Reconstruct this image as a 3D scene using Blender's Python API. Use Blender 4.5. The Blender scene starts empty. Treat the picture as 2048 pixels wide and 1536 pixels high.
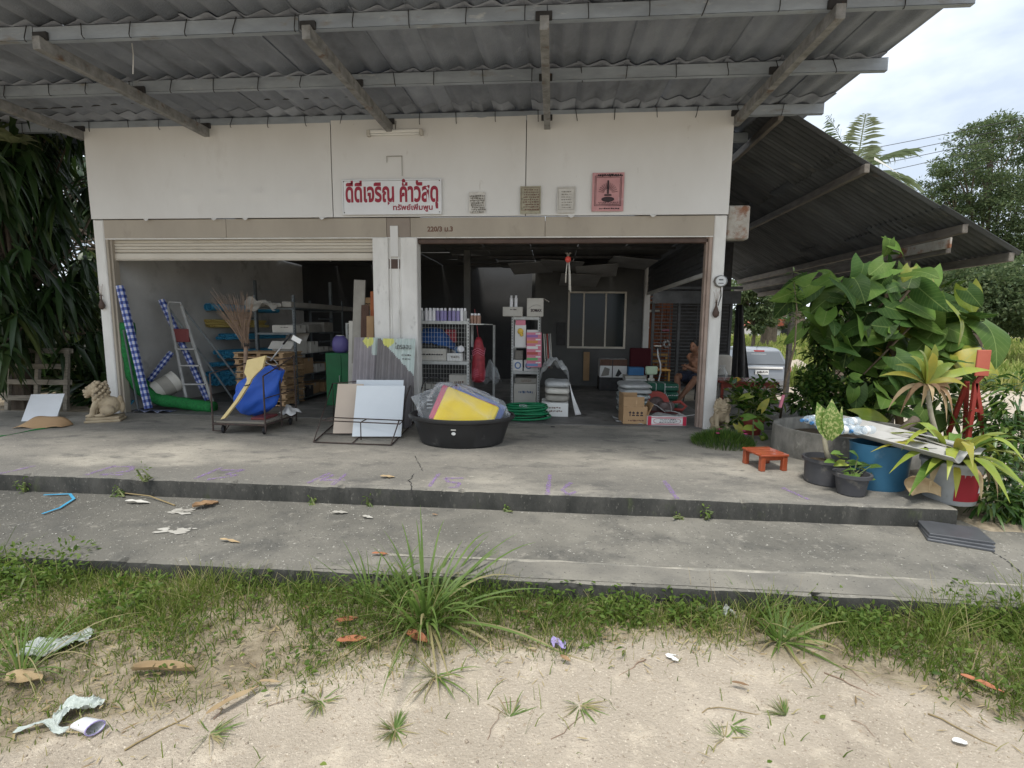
import bpy, math, random
import numpy as np
from mathutils import Vector, Matrix, Euler
R = math.radians
rng = np.random.default_rng(7)
random.seed(7)
scene = bpy.context.scene
COL = scene.collection

# ------------------------------------------------------------------ camera, sky, sun, exposure
FPX, PITCH, ROLL, YAW, CAM = 985.0, R(6.8), R(0.57), R(4.62), np.array([0.0, -7.38, 1.5])
_cp, _sp, _cy, _sy = math.cos(PITCH), math.sin(PITCH), math.cos(YAW), math.sin(YAW)
_fw = np.array([-_sy*_cp, _cy*_cp, -_sp]); _rt = np.array([_cy, _sy, 0.0]); _up = np.cross(_rt, _fw)
_cr, _sr = math.cos(ROLL), math.sin(ROLL)
_rt, _up = _cr*_rt+_sr*_up, -_sr*_rt+_cr*_up
cd = bpy.data.cameras.new('camera'); cam = bpy.data.objects.new('camera', cd); COL.objects.link(cam)
cd.sensor_width = 36; cd.lens = FPX/2048*36; cd.clip_start = .05; cd.clip_end = 3000
cam.matrix_world = Matrix(((_rt[0], _up[0], -_fw[0], CAM[0]), (_rt[1], _up[1], -_fw[1], CAM[1]), (_rt[2], _up[2], -_fw[2], CAM[2]), (0, 0, 0, 1)))
scene.camera = cam

SUN_EL, SUN_AZ = R(66), R(200)          # azimuth: direction the light comes from, clockwise from +Y
w = bpy.data.worlds.new('World'); scene.world = w; w.use_nodes = True
nt = w.node_tree; nt.nodes.clear()
def wn(t, **k):
    n = nt.nodes.new(t)
    for a, v in k.items(): setattr(n, a, v)
    return n
out = wn('ShaderNodeOutputWorld'); bg = wn('ShaderNodeBackground'); bg.inputs[1].default_value = .12
sky = wn('ShaderNodeTexSky', sky_type='NISHITA', sun_disc=False, sun_elevation=SUN_EL, sun_rotation=SUN_AZ)
tc = wn('ShaderNodeTexCoord'); mp = wn('ShaderNodeMapping'); mp.inputs['Scale'].default_value = (1, 1, 2.2)
no = wn('ShaderNodeTexNoise'); no.inputs['Scale'].default_value = 2.6; no.inputs['Detail'].default_value = 6; no.inputs['Roughness'].default_value = .52
rp = wn('ShaderNodeValToRGB'); e = rp.color_ramp.elements
e[0].position = .36; e[0].color = (3.1, 3.55, 4.15, 1); e[1].position = .68; e[1].color = (6.6, 6.95, 7.3, 1)
mx = wn('ShaderNodeMix', data_type='RGBA'); mx.inputs[0].default_value = .95
L = nt.links.new
L(tc.outputs['Generated'], mp.inputs[0]); L(mp.outputs[0], no.inputs[0]); L(no.outputs[0], rp.inputs[0])
L(sky.outputs[0], mx.inputs[6]); L(rp.outputs[0], mx.inputs[7]); L(mx.outputs[2], bg.inputs[0]); L(bg.outputs[0], out.inputs[0])

sd = bpy.data.lights.new('sun', 'SUN'); sd.energy = 1.7; sd.angle = R(13); sd.color = (1, .965, .90)
sun = bpy.data.objects.new('sun', sd); COL.objects.link(sun)
_d = Vector((math.sin(SUN_AZ)*math.cos(SUN_EL), math.cos(SUN_AZ)*math.cos(SUN_EL), math.sin(SUN_EL)))
sun.rotation_euler = _d.to_track_quat('Z', 'Y').to_euler()
sun.location = (0, -20, 30)
vs = scene.view_settings
scene.display_settings.display_device = 'sRGB'
vs.view_transform = 'Standard'; vs.look = 'None'; vs.exposure = 1.0; vs.gamma = 1; vs.use_curve_mapping = False
scene.cycles.max_bounces = 8; scene.cycles.diffuse_bounces = 5; scene.cycles.transparent_max_bounces = 12
scene.cycles.use_denoising = True

# ------------------------------------------------------------------ points of the photograph taken to known planes
def ray(x, y): return _fw+(x-1024)/FPX*_rt-(y-768)/FPX*_up
def gp(x, y, z=0.0):
    d = ray(x, y); return CAM+d*((z-CAM[2])/d[2])
def fp(x, y, Y=0.0):
    d = ray(x, y); return CAM+d*((Y-CAM[1])/d[1])
def xp(x, y, X):
    d = ray(x, y); return CAM+d*((X-CAM[0])/d[0])

# ------------------------------------------------------------------ materials
MATS = {}
def nodes(name):
    m = bpy.data.materials.new(name); m.use_nodes = True
    t = m.node_tree; b = t.nodes['Principled BSDF']
    MATS[name] = m
    return m, t, b
def c3(c): return (c[0], c[1], c[2], 1)
def M(name, c1, c2=None, scale=6, rough=.75, bump=0, bscale=60, metal=0, spec=.35, dirt=None, stretch=(1, 1, 1), vary=0, detail=5, dist=.02, lo=.35, hi=.65, rnd=None, alpha=1, trans=0, coat=0, band=None):
    """dirt: (colour, scale, low, high); vary: per-object brightness; rnd: colour mixed in by the face attribute 'rnd'."""
    m, t, b = nodes(name); N = t.nodes.new; K = t.links.new
    co = N('ShaderNodeTexCoord'); oi = N('ShaderNodeObjectInfo')
    va = N('ShaderNodeVectorMath'); va.operation = 'MULTIPLY_ADD'; va.inputs[1].default_value = (1, 1, 1)
    mu = N('ShaderNodeMath'); mu.operation = 'MULTIPLY'; mu.inputs[1].default_value = 37
    K(oi.outputs['Random'], mu.inputs[0]); K(co.outputs['Object'], va.inputs[0]); K(mu.outputs[0], va.inputs[2])
    mp = N('ShaderNodeMapping'); mp.inputs['Scale'].default_value = stretch; K(va.outputs[0], mp.inputs[0])
    def noise(sc, det=detail, r=.6):
        n = N('ShaderNodeTexNoise'); n.inputs['Scale'].default_value = sc; n.inputs['Detail'].default_value = det; n.inputs['Roughness'].default_value = r
        K(mp.outputs[0], n.inputs[0]); return n
    def ramp(src, a, bb):
        r = N('ShaderNodeMapRange'); r.inputs[1].default_value = a; r.inputs[2].default_value = bb; K(src, r.inputs[0]); return r.outputs[0]
    def mix(f, a, bb, mode='MIX'):
        x = N('ShaderNodeMix'); x.data_type = 'RGBA'; x.blend_type = mode
        for i, v in ((0, f), (6, a), (7, bb)):
            if hasattr(v, 'is_linked'): K(v, x.inputs[i])
            else: x.inputs[i].default_value = v
        return x.outputs[2]
    col = c3(c1)
    if c2 is not None: col = mix(ramp(noise(scale).outputs[0], lo, hi), c3(c1), c3(c2))
    if rnd is not None:
        at = N('ShaderNodeAttribute'); at.attribute_name = 'rnd'
        cr = N('ShaderNodeValToRGB'); el = cr.color_ramp.elements
        for i, c in enumerate(rnd):
            p = i/(len(rnd)-1)
            q = el[0] if i == 0 else (el[-1] if i == len(rnd)-1 else el.new(p))
            q.position = p; q.color = c3(c)
        K(at.outputs['Fac'], cr.inputs[0]); col = cr.outputs[0]
        if c2 is not None: col = mix(ramp(noise(scale).outputs[0], lo, hi), col, mix(.6, col, c3(c2)))
    if band:      # weathering of its own: a stained zone between two values of one object axis, broken up by noise
        sp_ = N('ShaderNodeSeparateXYZ'); K(co.outputs['Object'], sp_.inputs[0]); ad = N('ShaderNodeMath'); ad.operation = 'MULTIPLY_ADD'; K(noise(band[4], 6).outputs[0], ad.inputs[0]); ad.inputs[1].default_value = band[5]; K(sp_.outputs[band[1]], ad.inputs[2])
        col = mix(ramp(ad.outputs[0], band[2], band[3]), col, mix(.75, col, c3(band[0])))
    for dd in (dirt if isinstance(dirt, list) else [dirt] if dirt else []):
        col = mix(ramp(noise(dd[1], 7, .62).outputs[0], dd[2], dd[3]), col, c3(dd[0]))
    if vary:
        hv = N('ShaderNodeHueSaturation'); r = N('ShaderNodeMapRange'); r.inputs[3].default_value = 1-vary; r.inputs[4].default_value = 1+vary
        K(oi.outputs['Random'], r.inputs[0]); K(r.outputs[0], hv.inputs['Value'])
        if hasattr(col, 'is_linked'): K(col, hv.inputs['Color'])
        else: hv.inputs['Color'].default_value = col
        col = hv.outputs[0]
    if hasattr(col, 'is_linked'): K(col, b.inputs['Base Color'])
    else: b.inputs['Base Color'].default_value = col
    b.inputs['Roughness'].default_value = rough; b.inputs['Metallic'].default_value = metal
    b.inputs['Specular IOR Level'].default_value = spec; b.inputs['Coat Weight'].default_value = coat
    b.inputs['Alpha'].default_value = alpha; b.inputs['Transmission Weight'].default_value = trans
    if bump:
        bp = N('ShaderNodeBump'); bp.inputs['Strength'].default_value = bump; bp.inputs['Distance'].default_value = dist
        K(noise(bscale, 6, .65).outputs[0], bp.inputs['Height']); K(bp.outputs[0], b.inputs['Normal'])
    return m
def leafmat(name, cols, rough=.45, spec=.4, trans=.35, c2=None, scale=8):
    m = M(name, cols[0], c2=c2, rnd=cols, rough=rough, spec=spec, scale=scale)
    t = m.node_tree; b = t.nodes['Principled BSDF']; o = t.nodes['Material Output']
    tr = t.nodes.new('ShaderNodeBsdfTranslucent'); ms = t.nodes.new('ShaderNodeMixShader'); ms.inputs[0].default_value = trans
    src = b.inputs['Base Color'].links[0].from_socket
    hs = t.nodes.new('ShaderNodeHueSaturation'); hs.inputs['Value'].default_value = 1.5; hs.inputs['Saturation'].default_value = 1.1
    t.links.new(src, hs.inputs['Color']); t.links.new(hs.outputs[0], tr.inputs[0])
    t.links.new(b.outputs[0], ms.inputs[1]); t.links.new(tr.outputs[0], ms.inputs[2]); t.links.new(ms.outputs[0], o.inputs[0])
    return m
def clearmat(name, tint, opac=.25, rough=.15):
    """thin clear plastic or glass: part glossy skin, part see-through"""
    m, t, b = nodes(name); N = t.nodes.new
    b.inputs['Base Color'].default_value = c3(tint); b.inputs['Roughness'].default_value = rough; b.inputs['Specular IOR Level'].default_value = .6
    tr = N('ShaderNodeBsdfTransparent'); tr.inputs[0].default_value = (.95, .96, .97, 1); ms = N('ShaderNodeMixShader'); lw = N('ShaderNodeLayerWeight'); lw.inputs[0].default_value = .35
    mr = N('ShaderNodeMapRange'); mr.inputs[3].default_value = opac; mr.inputs[4].default_value = min(1, opac+.5)
    K = t.links.new; K(lw.outputs['Facing'], mr.inputs[0]); K(mr.outputs[0], ms.inputs[0]); K(tr.outputs[0], ms.inputs[1]); K(b.outputs[0], ms.inputs[2]); K(ms.outputs[0], t.nodes['Material Output'].inputs[0])
    return m

# ------------------------------------------------------------------ mesh building
class MB:
    def __init__(s): s.v = []; s.f = []; s.n = 0; s.mi = []; s.cur = 0
    def add(s, verts, faces, mi=None):
        b = s.n; s.v.extend([tuple(map(float, q)) for q in verts]); s.n += len(verts)
        s.f.extend([tuple(b+i for i in q) for q in faces]); s.mi.extend([s.cur if mi is None else mi]*len(faces)); return s
    def box(s, x0, x1, y0, y1, z0, z1, bv=0, rot=None, at=None, mi=None):
        """axis box, optionally with chamfered edges, turned by Matrix rot about 'at' (default its centre)"""
        c = np.array([(x0+x1)/2, (y0+y1)/2, (z0+z1)/2]); h = np.array([x1-x0, y1-y0, z1-z0])/2; h = np.abs(h)
        if bv <= 0:
            V = np.array([[i, j, k] for i in (-1, 1) for j in (-1, 1) for k in (-1, 1)], float)*h
            F = [(0, 1, 3, 2), (4, 6, 7, 5), (0, 4, 5, 1), (2, 3, 7, 6), (0, 2, 6, 4), (1, 5, 7, 3)]
        else:
            bv = min(bv, *(h*.49)); V = []; ix = {}
            for i in (-1, 1):
                for j in (-1, 1):
                    for k in (-1, 1):
                        for a in range(3):
                            p = np.array([i, j, k], float)*(h-bv); p[a] = (i, j, k)[a]*h[a]; ix[i, j, k, a] = len(V); V.append(p)
            V = np.array(V); F = []
            for a in range(3):
                b, d = (a+1) % 3, (a+2) % 3
                for sg in (-1, 1):
                    def key(u, w):
                        q = [0, 0, 0]; q[a] = sg; q[b] = u; q[d] = w; return ix[q[0], q[1], q[2], a]
                    q = [key(-1, -1), key(1, -1), key(1, 1), key(-1, 1)]; F.append(q if sg > 0 else q[::-1])
                for u in (-1, 1):
                    for w in (-1, 1):
                        def kk(t, ax):
                            q = [0, 0, 0]; q[a] = t; q[b] = u; q[d] = w; return ix[q[0], q[1], q[2], ax]
                        q = [kk(-1, b), kk(1, b), kk(1, d), kk(-1, d)]; F.append(q if u*w < 0 else q[::-1])
            for i in (-1, 1):
                for j in (-1, 1):
                    for k in (-1, 1):
                        q = [ix[i, j, k, 0], ix[i, j, k, 1], ix[i, j, k, 2]]; F.append(q if i*j*k > 0 else q[::-1])
        if rot is not None:
            o = np.array(at) if at is not None else c
            V = (np.array(rot.to_3x3())@(V+c-o).T).T+o
        else: V = V+c
        return s.add(V, F, mi)
    def bar(s, p, q, w, h=None, up=(0, 0, 1), bv=0, mi=None):
        """rectangular bar from p to q, w wide (sideways), h tall (along up)"""
        p, q = np.array(p, float), np.array(q, float); h = h or w; d = q-p; l = np.linalg.norm(d); d = d/l
        u = np.array(up, float); sd = np.cross(d, u)
        if np.linalg.norm(sd) < 1e-6: sd = np.cross(d, (1, 0, 0))
        sd /= np.linalg.norm(sd); u = np.cross(sd, d)
        t = MB().box(0, l, -w/2, w/2, -h/2, h/2, bv); V = np.array(t.v)
        return s.add(p+V[:, :1]*d+V[:, 1:2]*(-sd)+V[:, 2:]*u, t.f, mi)
    def tube(s, pts, r, n=8, cap=True, mi=None):
        pts = [np.array(p, float) for p in pts]; m = len(pts); rs = r if hasattr(r, '__len__') else [r]*m
        V = []; F = []; prev = None
        for i, p in enumerate(pts):
            d = pts[min(i+1, m-1)]-pts[max(i-1, 0)]; d = d/(np.linalg.norm(d)+1e-12)
            if prev is None:
                a = np.cross(d, (0, 0, 1)) if abs(d[2]) < .9 else np.cross(d, (1, 0, 0))
            else: a = prev-d*np.dot(prev, d)
            a = a/(np.linalg.norm(a)+1e-12); prev = a; b = np.cross(d, a)
            for k in range(n):
                t = 2*math.pi*k/n; V.append(p+rs[i]*(math.cos(t)*a+math.sin(t)*b))
        for i in range(m-1):
            for k in range(n):
                k2 = (k+1) % n; F.append((i*n+k, i*n+k2, (i+1)*n+k2, (i+1)*n+k))
        if cap: F.append(tuple(range(n))[::-1]); F.append(tuple((m-1)*n+k for k in range(n)))
        return s.add(V, F, mi)
    def lathe(s, prof, n=24, c=(0, 0, 0), sx=1, sy=1, rot=None, cap0=True, cap1=False, mi=None, wob=0):
        V = []; F = []; m = len(prof)
        for r, z in prof:
            for k in range(n):
                t = 2*math.pi*k/n; rr = r*(1+wob*math.sin(3*t+z*9)); V.append((rr*math.cos(t)*sx, rr*math.sin(t)*sy, z))
        for i in range(m-1):
            for k in range(n):
                k2 = (k+1) % n; F.append((i*n+k, i*n+k2, (i+1)*n+k2, (i+1)*n+k))
        if cap0: F.append(tuple(range(n))[::-1])
        if cap1: F.append(tuple((m-1)*n+k for k in range(n)))
        V = np.array(V)
        if rot is not None: V = (np.array(rot.to_3x3())@V.T).T
        return s.add(V+np.array(c), F, mi)
    def prism(s, poly, a, b, axis='y', mi=None):
        """polygon of 2-D points pushed from a to b along an axis ('y': points are x,z; 'z': x,y; 'x': y,z)"""
        n = len(poly)
        def P(p, t): return (p[0], t, p[1]) if axis == 'y' else (p[0], p[1], t) if axis == 'z' else (t, p[0], p[1])
        V = [P(p, a) for p in poly]+[P(p, b) for p in poly]
        F = [tuple(range(n)), tuple(range(2*n-1, n-1, -1))]+[(i, i+n, (i+1) % n+n, (i+1) % n) for i in range(n)]
        return s.add(V, F, mi)
    def sheet(s, fn, nu, nv, thick=0, mi=None):
        """surface fn(u,v)->xyz on [0,1]^2; thick pushes a second skin along z of the normal"""
        P = np.array([[fn(i/nu, j/nv) for j in range(nv+1)] for i in range(nu+1)])
        V = P.reshape(-1, 3); k = nv+1
        F = [(i*k+j, (i+1)*k+j, (i+1)*k+j+1, i*k+j+1) for i in range(nu) for j in range(nv)]
        if thick:
            du = np.gradient(P, axis=0); dv = np.gradient(P, axis=1); nn = np.cross(du, dv); nn /= np.linalg.norm(nn, axis=2, keepdims=True)+1e-9
            W = (P-nn*thick).reshape(-1, 3); o = len(V); V = np.vstack([V, W]); F2 = [tuple(o+x for x in f[::-1]) for f in F]
            B = [(i*k, (i+1)*k) for i in range(nu)]+[(nu*k+j, nu*k+j+1) for j in range(nv)]+[((i+1)*k+nv, i*k+nv) for i in range(nu)]+[(j+1, j) for j in range(nv)]
            F = F+F2+[(b, a, a+o, b+o) for a, b in B]
        return s.add(V, F, mi)
    def xf(s, mat):
        A = np.array(mat.to_3x3()); t = np.array(mat.to_translation()); s.v = [tuple(A@np.array(q)+t) for q in s.v]; return s
    def build(s, name, mat, parent=None, smooth=False, w=True, rnd=None):
        """one mesh object; w: verts are world coordinates (parent not turned), else local to the parent"""
        me = bpy.data.meshes.new(name); V = s.v
        org = None
        if parent is not None and w: p = np.array(parent.matrix_basis.to_translation()); q = parent.parent; V = np.array(V)-p-(np.array(q.location) if q else 0)
        elif parent is None and w and len(V):
            V = np.array(V); org = np.array([(V[:, 0].min()+V[:, 0].max())/2, (V[:, 1].min()+V[:, 1].max())/2, V[:, 2].min()]); V = V-org
        me.from_pydata([tuple(x) for x in V], [], s.f)
        for mm in (mat if isinstance(mat, (list, tuple)) else [mat]): me.materials.append(MATS[mm] if isinstance(mm, str) else mm)
        if isinstance(mat, (list, tuple)): me.polygons.foreach_set('material_index', s.mi)
        if smooth: me.polygons.foreach_set('use_smooth', [True]*len(s.f)); 
        if smooth and smooth != 1: me.set_sharp_from_angle(angle=R(smooth))
        if rnd is not None:
            a = me.attributes.new('rnd', 'FLOAT', 'FACE'); a.data.foreach_set('value', rnd)
        me.update()
        o = bpy.data.objects.new(name, me); COL.objects.link(o); o.parent = parent
        if org is not None: o.location = org
        return o
def tag(o, label, cat, group=None):
    o['label'] = label; o['category'] = cat
    if group: o['group'] = group
    return o
def thing(name, label, cat, loc=(0, 0, 0), rz=0, group=None, rot=None):
    o = bpy.data.objects.new(name, None); COL.objects.link(o); o.empty_display_size = .1
    o.location = tuple(float(q) for q in loc); o.rotation_euler = rot if rot else (0, 0, rz)
    return tag(o, label, cat, group)
def struct(o): o['kind'] = 'structure'; return o
def stuff(o): o['kind'] = 'stuff'; return o
def part(parent, name, mat, f, smooth=False, w=False, rnd=None):
    m = MB(); f(m); return m.build(name, mat, parent, smooth, w, rnd)
def dup(root, loc, rz=0, label=None, rot=None):
    r = root.copy(); COL.objects.link(r); r.location = tuple(float(q) for q in loc); r.rotation_euler = rot if rot else (0, 0, rz)
    if label: r['label'] = label
    for ch in list(root.children):
        c = ch.copy(); COL.objects.link(c); c.parent = r
        for g in ch.children:
            d = g.copy(); COL.objects.link(d); d.parent = c
    return r
def textmesh(s, size, extrude=.001, offset=0, sx=1, shear=0):
    cu = bpy.data.curves.new('lettering', 'FONT'); cu.body = s; cu.size = size; cu.extrude = extrude; cu.offset = offset; cu.align_x = 'CENTER'; cu.shear = shear; cu.resolution_u = 3
    o = bpy.data.objects.new('lettering', cu); COL.objects.link(o)
    me = bpy.data.meshes.new_from_object(o.evaluated_get(bpy.context.evaluated_depsgraph_get()))
    bpy.data.objects.remove(o); bpy.data.curves.remove(cu)
    V = [(v.co.x*sx, -v.co.z, v.co.y) for v in me.vertices]; F = [tuple(p.vertices) for p in me.polygons]
    bpy.data.meshes.remove(me)
    return V, F
def text(name, s, size, mat, parent, loc, width=None, offset=0, rz=0, ry=0, rx=0, w=False):
    """lettering that stands upright facing -Y, centred on loc (local to parent)"""
    V, F = textmesh(s, size, .0008, offset); V = np.array(V)
    V[:, 0] -= (V[:, 0].min()+V[:, 0].max())/2; V[:, 2] -= (V[:, 2].min()+V[:, 2].max())/2
    if width: V[:, 0] *= width/(V[:, 0].max()-V[:, 0].min())
    V = (np.array(Euler((rx, ry, rz)).to_matrix())@V.T).T+np.array(loc)
    return MB().add(V, F).build(name, mat, parent, w=w)
def clutter(n, lo, hi): return rng.uniform(lo, hi, n)
# ------------------------------------------------------------------ material list
M('concrete', (.31, .287, .245), (.165, .156, .138), 1.3, .85, .4, 45, dirt=[((.43, .395, .33), .8, .5, .72), ((.12, .115, .105), 3.5, .54, .72), ((.42, .39, .33), 17, .62, .74), ((.09, .085, .078), 30, .61, .74), ((.46, .43, .37), 75, .62, .68), ((.06, .057, .05), 62, .63, .69), ((.14, .13, .115), 9, .6, .72)], stretch=(.7, 1.3, 1), lo=.3, hi=.7, band=((.13, .125, .112), 1, -.1, -1.0, 1.3, 1.1))
M('concrete_dark', (.15, .142, .122), (.265, .248, .21), 1.6, .9, .6, 55, dirt=[((.085, .083, .076), 2.4, .52, .74), ((.30, .28, .24), 9, .6, .75), ((.46, .44, .39), 34, .62, .70), ((.04, .04, .038), 48, .6, .70)], lo=.35, hi=.75, band=((.07, .068, .06), 0, 1.5, -2.5, .9, 2.6))
M('concrete_pale', (.255, .238, .20), (.165, .156, .136), 2.1, .88, .4, 50, dirt=[((.11, .11, .1), 5, .58, .78), ((.34, .315, .265), 1.7, .55, .75), ((.05, .048, .043), 55, .62, .69)])
M('algae_concrete', (.036, .036, .033), (.068, .066, .059), 5, .95, .6, 40, dirt=[((.025, .026, .023), 3, .5, .7), ((.15, .145, .12), 14, .63, .76), ((.12, .115, .10), 50, .62, .68), ((.05, .06, .03), 7, .6, .75)], stretch=(1, 1, .4))
M('ring_concrete', (.27, .255, .225), (.14, .135, .12), 4, .9, .5, 50, dirt=[((.07, .07, .06), 2.2, .52, .72), ((.4, .38, .33), 9, .62, .75)], stretch=(1, 1, .5))
M('shop_floor', (.20, .19, .175), (.10, .097, .092), 1.5, .6, .2, 40, dirt=[((.3, .29, .26), 2.2, .55, .75), ((.06, .06, .055), 6, .58, .75)])
M('seam_cement', (.40, .37, .31), (.25, .235, .2), 5, .9, .6, 60, dirt=((.2, .19, .165), 2.2, .46, .6))
M('fascia_white', (.71, .71, .695), (.62, .612, .59), .7, .6, .05, 20, dirt=[((.50, .48, .45), 1.2, .6, .85), ((.42, .395, .36), 5.5, .66, .84), ((.30, .27, .24), 16, .72, .78)], stretch=(1.2, 1, .6), lo=.3, hi=.72)
M('post_white', (.74, .73, .70), (.62, .61, .58), 4, .55, .1, 30, dirt=[((.45, .44, .42), 9, .62, .75), ((.25, .24, .22), 22, .7, .78)], stretch=(1, 1, .4))
M('beam_beige', (.40, .355, .29), (.34, .30, .245), 1.2, .6, .05, 25, dirt=((.28, .25, .2), 3, .6, .8), stretch=(1, 1, .5))
M('beam_brown', (.30, .255, .21), (.24, .2, .17), 2, .65)
M('dark_brown', (.10, .065, .05), (.07, .045, .035), 6, .6)
M('jamb_pink', (.40, .31, .26), (.3, .23, .19), 5, .7)
M('shutter_cream', (.60, .56, .48), (.5, .46, .39), 2, .45, 0, dirt=((.36, .32, .26), 5, .6, .78), stretch=(.4, 1, 1))
M('inner_wall', (.60, .595, .57), (.48, .475, .455), 1.2, .8, .1, 20, dirt=((.24, .23, .21), 2, .58, .8))
M('back_wall', (.06, .06, .06), (.045, .045, .045), 1.1, .8)  # albedo lowered to put the shade of the deep bay into the colour
M('ceiling_board', (.14, .137, .13), (.1, .098, .094), 2, .8, vary=.25)
M('roof_cement', (.285, .31, .355), (.21, .229, .265), 2.4, .9, .5, 60, dirt=[((.32, .34, .37), 9, .6, .8), ((.12, .128, .145), 1.7, .56, .8), ((.45, .44, .42), 45, .73, .78)], vary=.17, stretch=(1, .7, 1))
M('purlin_paint', (.34, .38, .425), (.245, .275, .31), 5, .55, .15, 40, dirt=[((.22, .2, .17), 8, .6, .75), ((.44, .455, .46), 14, .62, .75)], stretch=(.35, 1, 1))
M('rafter_old', (.30, .30, .295), (.17, .17, .165), 9, .7, .3, 40, dirt=[((.14, .085, .055), 6, .58, .72), ((.05, .05, .05), 22, .64, .74)])
M('dark_metal', (.045, .045, .047), (.03, .028, .027), 9, .6, dirt=((.12, .06, .035), 14, .62, .75))
M('rust_rod', (.075, .05, .04), (.04, .032, .03), 20, .7, dirt=((.16, .08, .045), 35, .6, .72))
M('grille_dark', (.075, .08, .085), (.05, .052, .055), 6, .5)
M('shed_roof', (.13, .138, .145), (.075, .08, .084), 1.4, .85, .3, 40, dirt=[((.17, .165, .155), 3, .58, .78), ((.15, .085, .055), 1.6, .66, .76)], stretch=(.5, 2, 1), vary=.2)
M('shed_beam', (.20, .18, .155), (.12, .108, .095), 6, .8, .2, 40, stretch=(3, .6, 3))
M('rust_plate', (.42, .40, .36), (.30, .27, .23), 6, .7, .3, 40, dirt=[((.22, .10, .055), 4, .54, .66), ((.12, .06, .04), 13, .62, .72)])
M('lamp_white', (.78, .78, .75), rough=.35)
M('sign_white', (.74, .755, .77), (.68, .69, .70), 3, .35)
M('sign_red', (.33, .022, .045), (.27, .02, .04), 12, .45)
M('ink_brown', (.16, .085, .06), rough=.7)
M('ink_dark', (.05, .035, .04), rough=.8)
M('poster_pink', (.55, .30, .30), (.47, .24, .25), 5, .8, dirt=((.62, .42, .42), 9, .6, .75))
M('poster_olive', (.40, .38, .29), (.3, .285, .22), 16, .85, dirt=((.16, .15, .12), 30, .58, .7))
M('poster_grey', (.58, .565, .53), (.5, .485, .45), 12, .85, dirt=((.33, .32, .3), 40, .62, .72))
M('poster_residue', (.64, .625, .59), (.56, .545, .51), 18, .85, dirt=((.2, .19, .17), 35, .6, .7))
M('sand', (.475, .405, .322), (.39, .33, .258), 1.6, .95, 1.0, 70, dirt=[((.64, .55, .43), 6, .52, .75), ((.36, .28, .2), 30, .6, .74), ((.70, .62, .5), 85, .58, .68), ((.26, .2, .14), 130, .62, .72), ((.24, .20, .15), 1.1, .62, .85)], dist=.015)
# ground: sand, dark soil of the verge, meadow earth by the mesh's own 'soil' attribute
_m, _t, _b = MATS['sand'], MATS['sand'].node_tree, MATS['sand'].node_tree.nodes['Principled BSDF']
_at = _t.nodes.new('ShaderNodeAttribute'); _at.attribute_name = 'soil'; _x = _t.nodes.new('ShaderNodeMix'); _x.data_type = 'RGBA'
_n = _t.nodes.new('ShaderNodeTexNoise'); _n.inputs['Scale'].default_value = 9; _n.inputs['Detail'].default_value = 8
_c = _t.nodes.new('ShaderNodeValToRGB'); _c.color_ramp.elements[0].color = (.20, .16, .105, 1); _c.color_ramp.elements[0].position = .35; _c.color_ramp.elements[1].color = (.42, .35, .25, 1); _c.color_ramp.elements[1].position = .7
_co = _t.nodes.new('ShaderNodeTexCoord'); _t.links.new(_co.outputs['Object'], _n.inputs[0]); _t.links.new(_n.outputs[0], _c.inputs[0])
_ad = _t.nodes.new('ShaderNodeMath'); _ad.operation = 'ADD'; _mr = _t.nodes.new('ShaderNodeMapRange'); _mr.inputs[1].default_value = .75; _mr.inputs[2].default_value = 1.15
_t.links.new(_at.outputs['Fac'], _ad.inputs[0]); _t.links.new(_n.outputs[0], _ad.inputs[1]); _t.links.new(_ad.outputs[0], _mr.inputs[0])
_t.links.new(_b.inputs['Base Color'].links[0].from_socket, _x.inputs[6]); _t.links.new(_c.outputs[0], _x.inputs[7]); _t.links.new(_mr.outputs[0], _x.inputs[0]); _t.links.new(_x.outputs[2], _b.inputs['Base Color'])
leafmat('grass_leaf', [(.075, .12, .024), (.135, .19, .042), (.235, .265, .08), (.42, .37, .19)], .6, .2, .5)
leafmat('weed_leaf', [(.055, .105, .018), (.115, .18, .036), (.195, .255, .065)], .55, .25, .45)
leafmat('tuft_leaf', [(.08, .14, .035), (.13, .205, .055), (.20, .27, .085), (.34, .30, .16)], .5, .3, .45)
leafmat('straw', [(.30, .23, .12), (.40, .33, .19), (.22, .15, .08)], .8, .2, .15)
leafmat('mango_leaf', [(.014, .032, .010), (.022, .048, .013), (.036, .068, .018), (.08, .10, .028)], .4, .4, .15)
leafmat('tree_leaf', [(.05, .075, .038), (.075, .11, .05), (.11, .145, .065), (.16, .185, .09)], .6, .25, .4)
leafmat('palm_leaf', [(.09, .125, .06), (.13, .165, .08), (.19, .2, .11)], .45, .35, .3)
leafmat('meadow', [(.13, .19, .045), (.22, .27, .07), (.34, .36, .12), (.42, .38, .17)], .6, .2, .35)
M('bark', (.17, .135, .10), (.09, .07, .055), 8, .9, .6, 30, stretch=(1, 1, .3))
m_ = M('purple_paint', (.30, .17, .46), (.38, .25, .54), 30, .8)
t_ = m_.node_tree; n_ = t_.nodes.new('ShaderNodeTexNoise'); n_.inputs['Scale'].default_value = 55; n_.inputs['Detail'].default_value = 6; c_ = t_.nodes.new('ShaderNodeTexCoord'); r_ = t_.nodes.new('ShaderNodeMapRange'); r_.inputs[1].default_value = .40; r_.inputs[2].default_value = .66; r_.inputs[4].default_value = .75
t_.links.new(c_.outputs['Object'], n_.inputs[0]); t_.links.new(n_.outputs[0], r_.inputs[0]); t_.links.new(r_.outputs[0], t_.nodes['Principled BSDF'].inputs['Alpha'])
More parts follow.
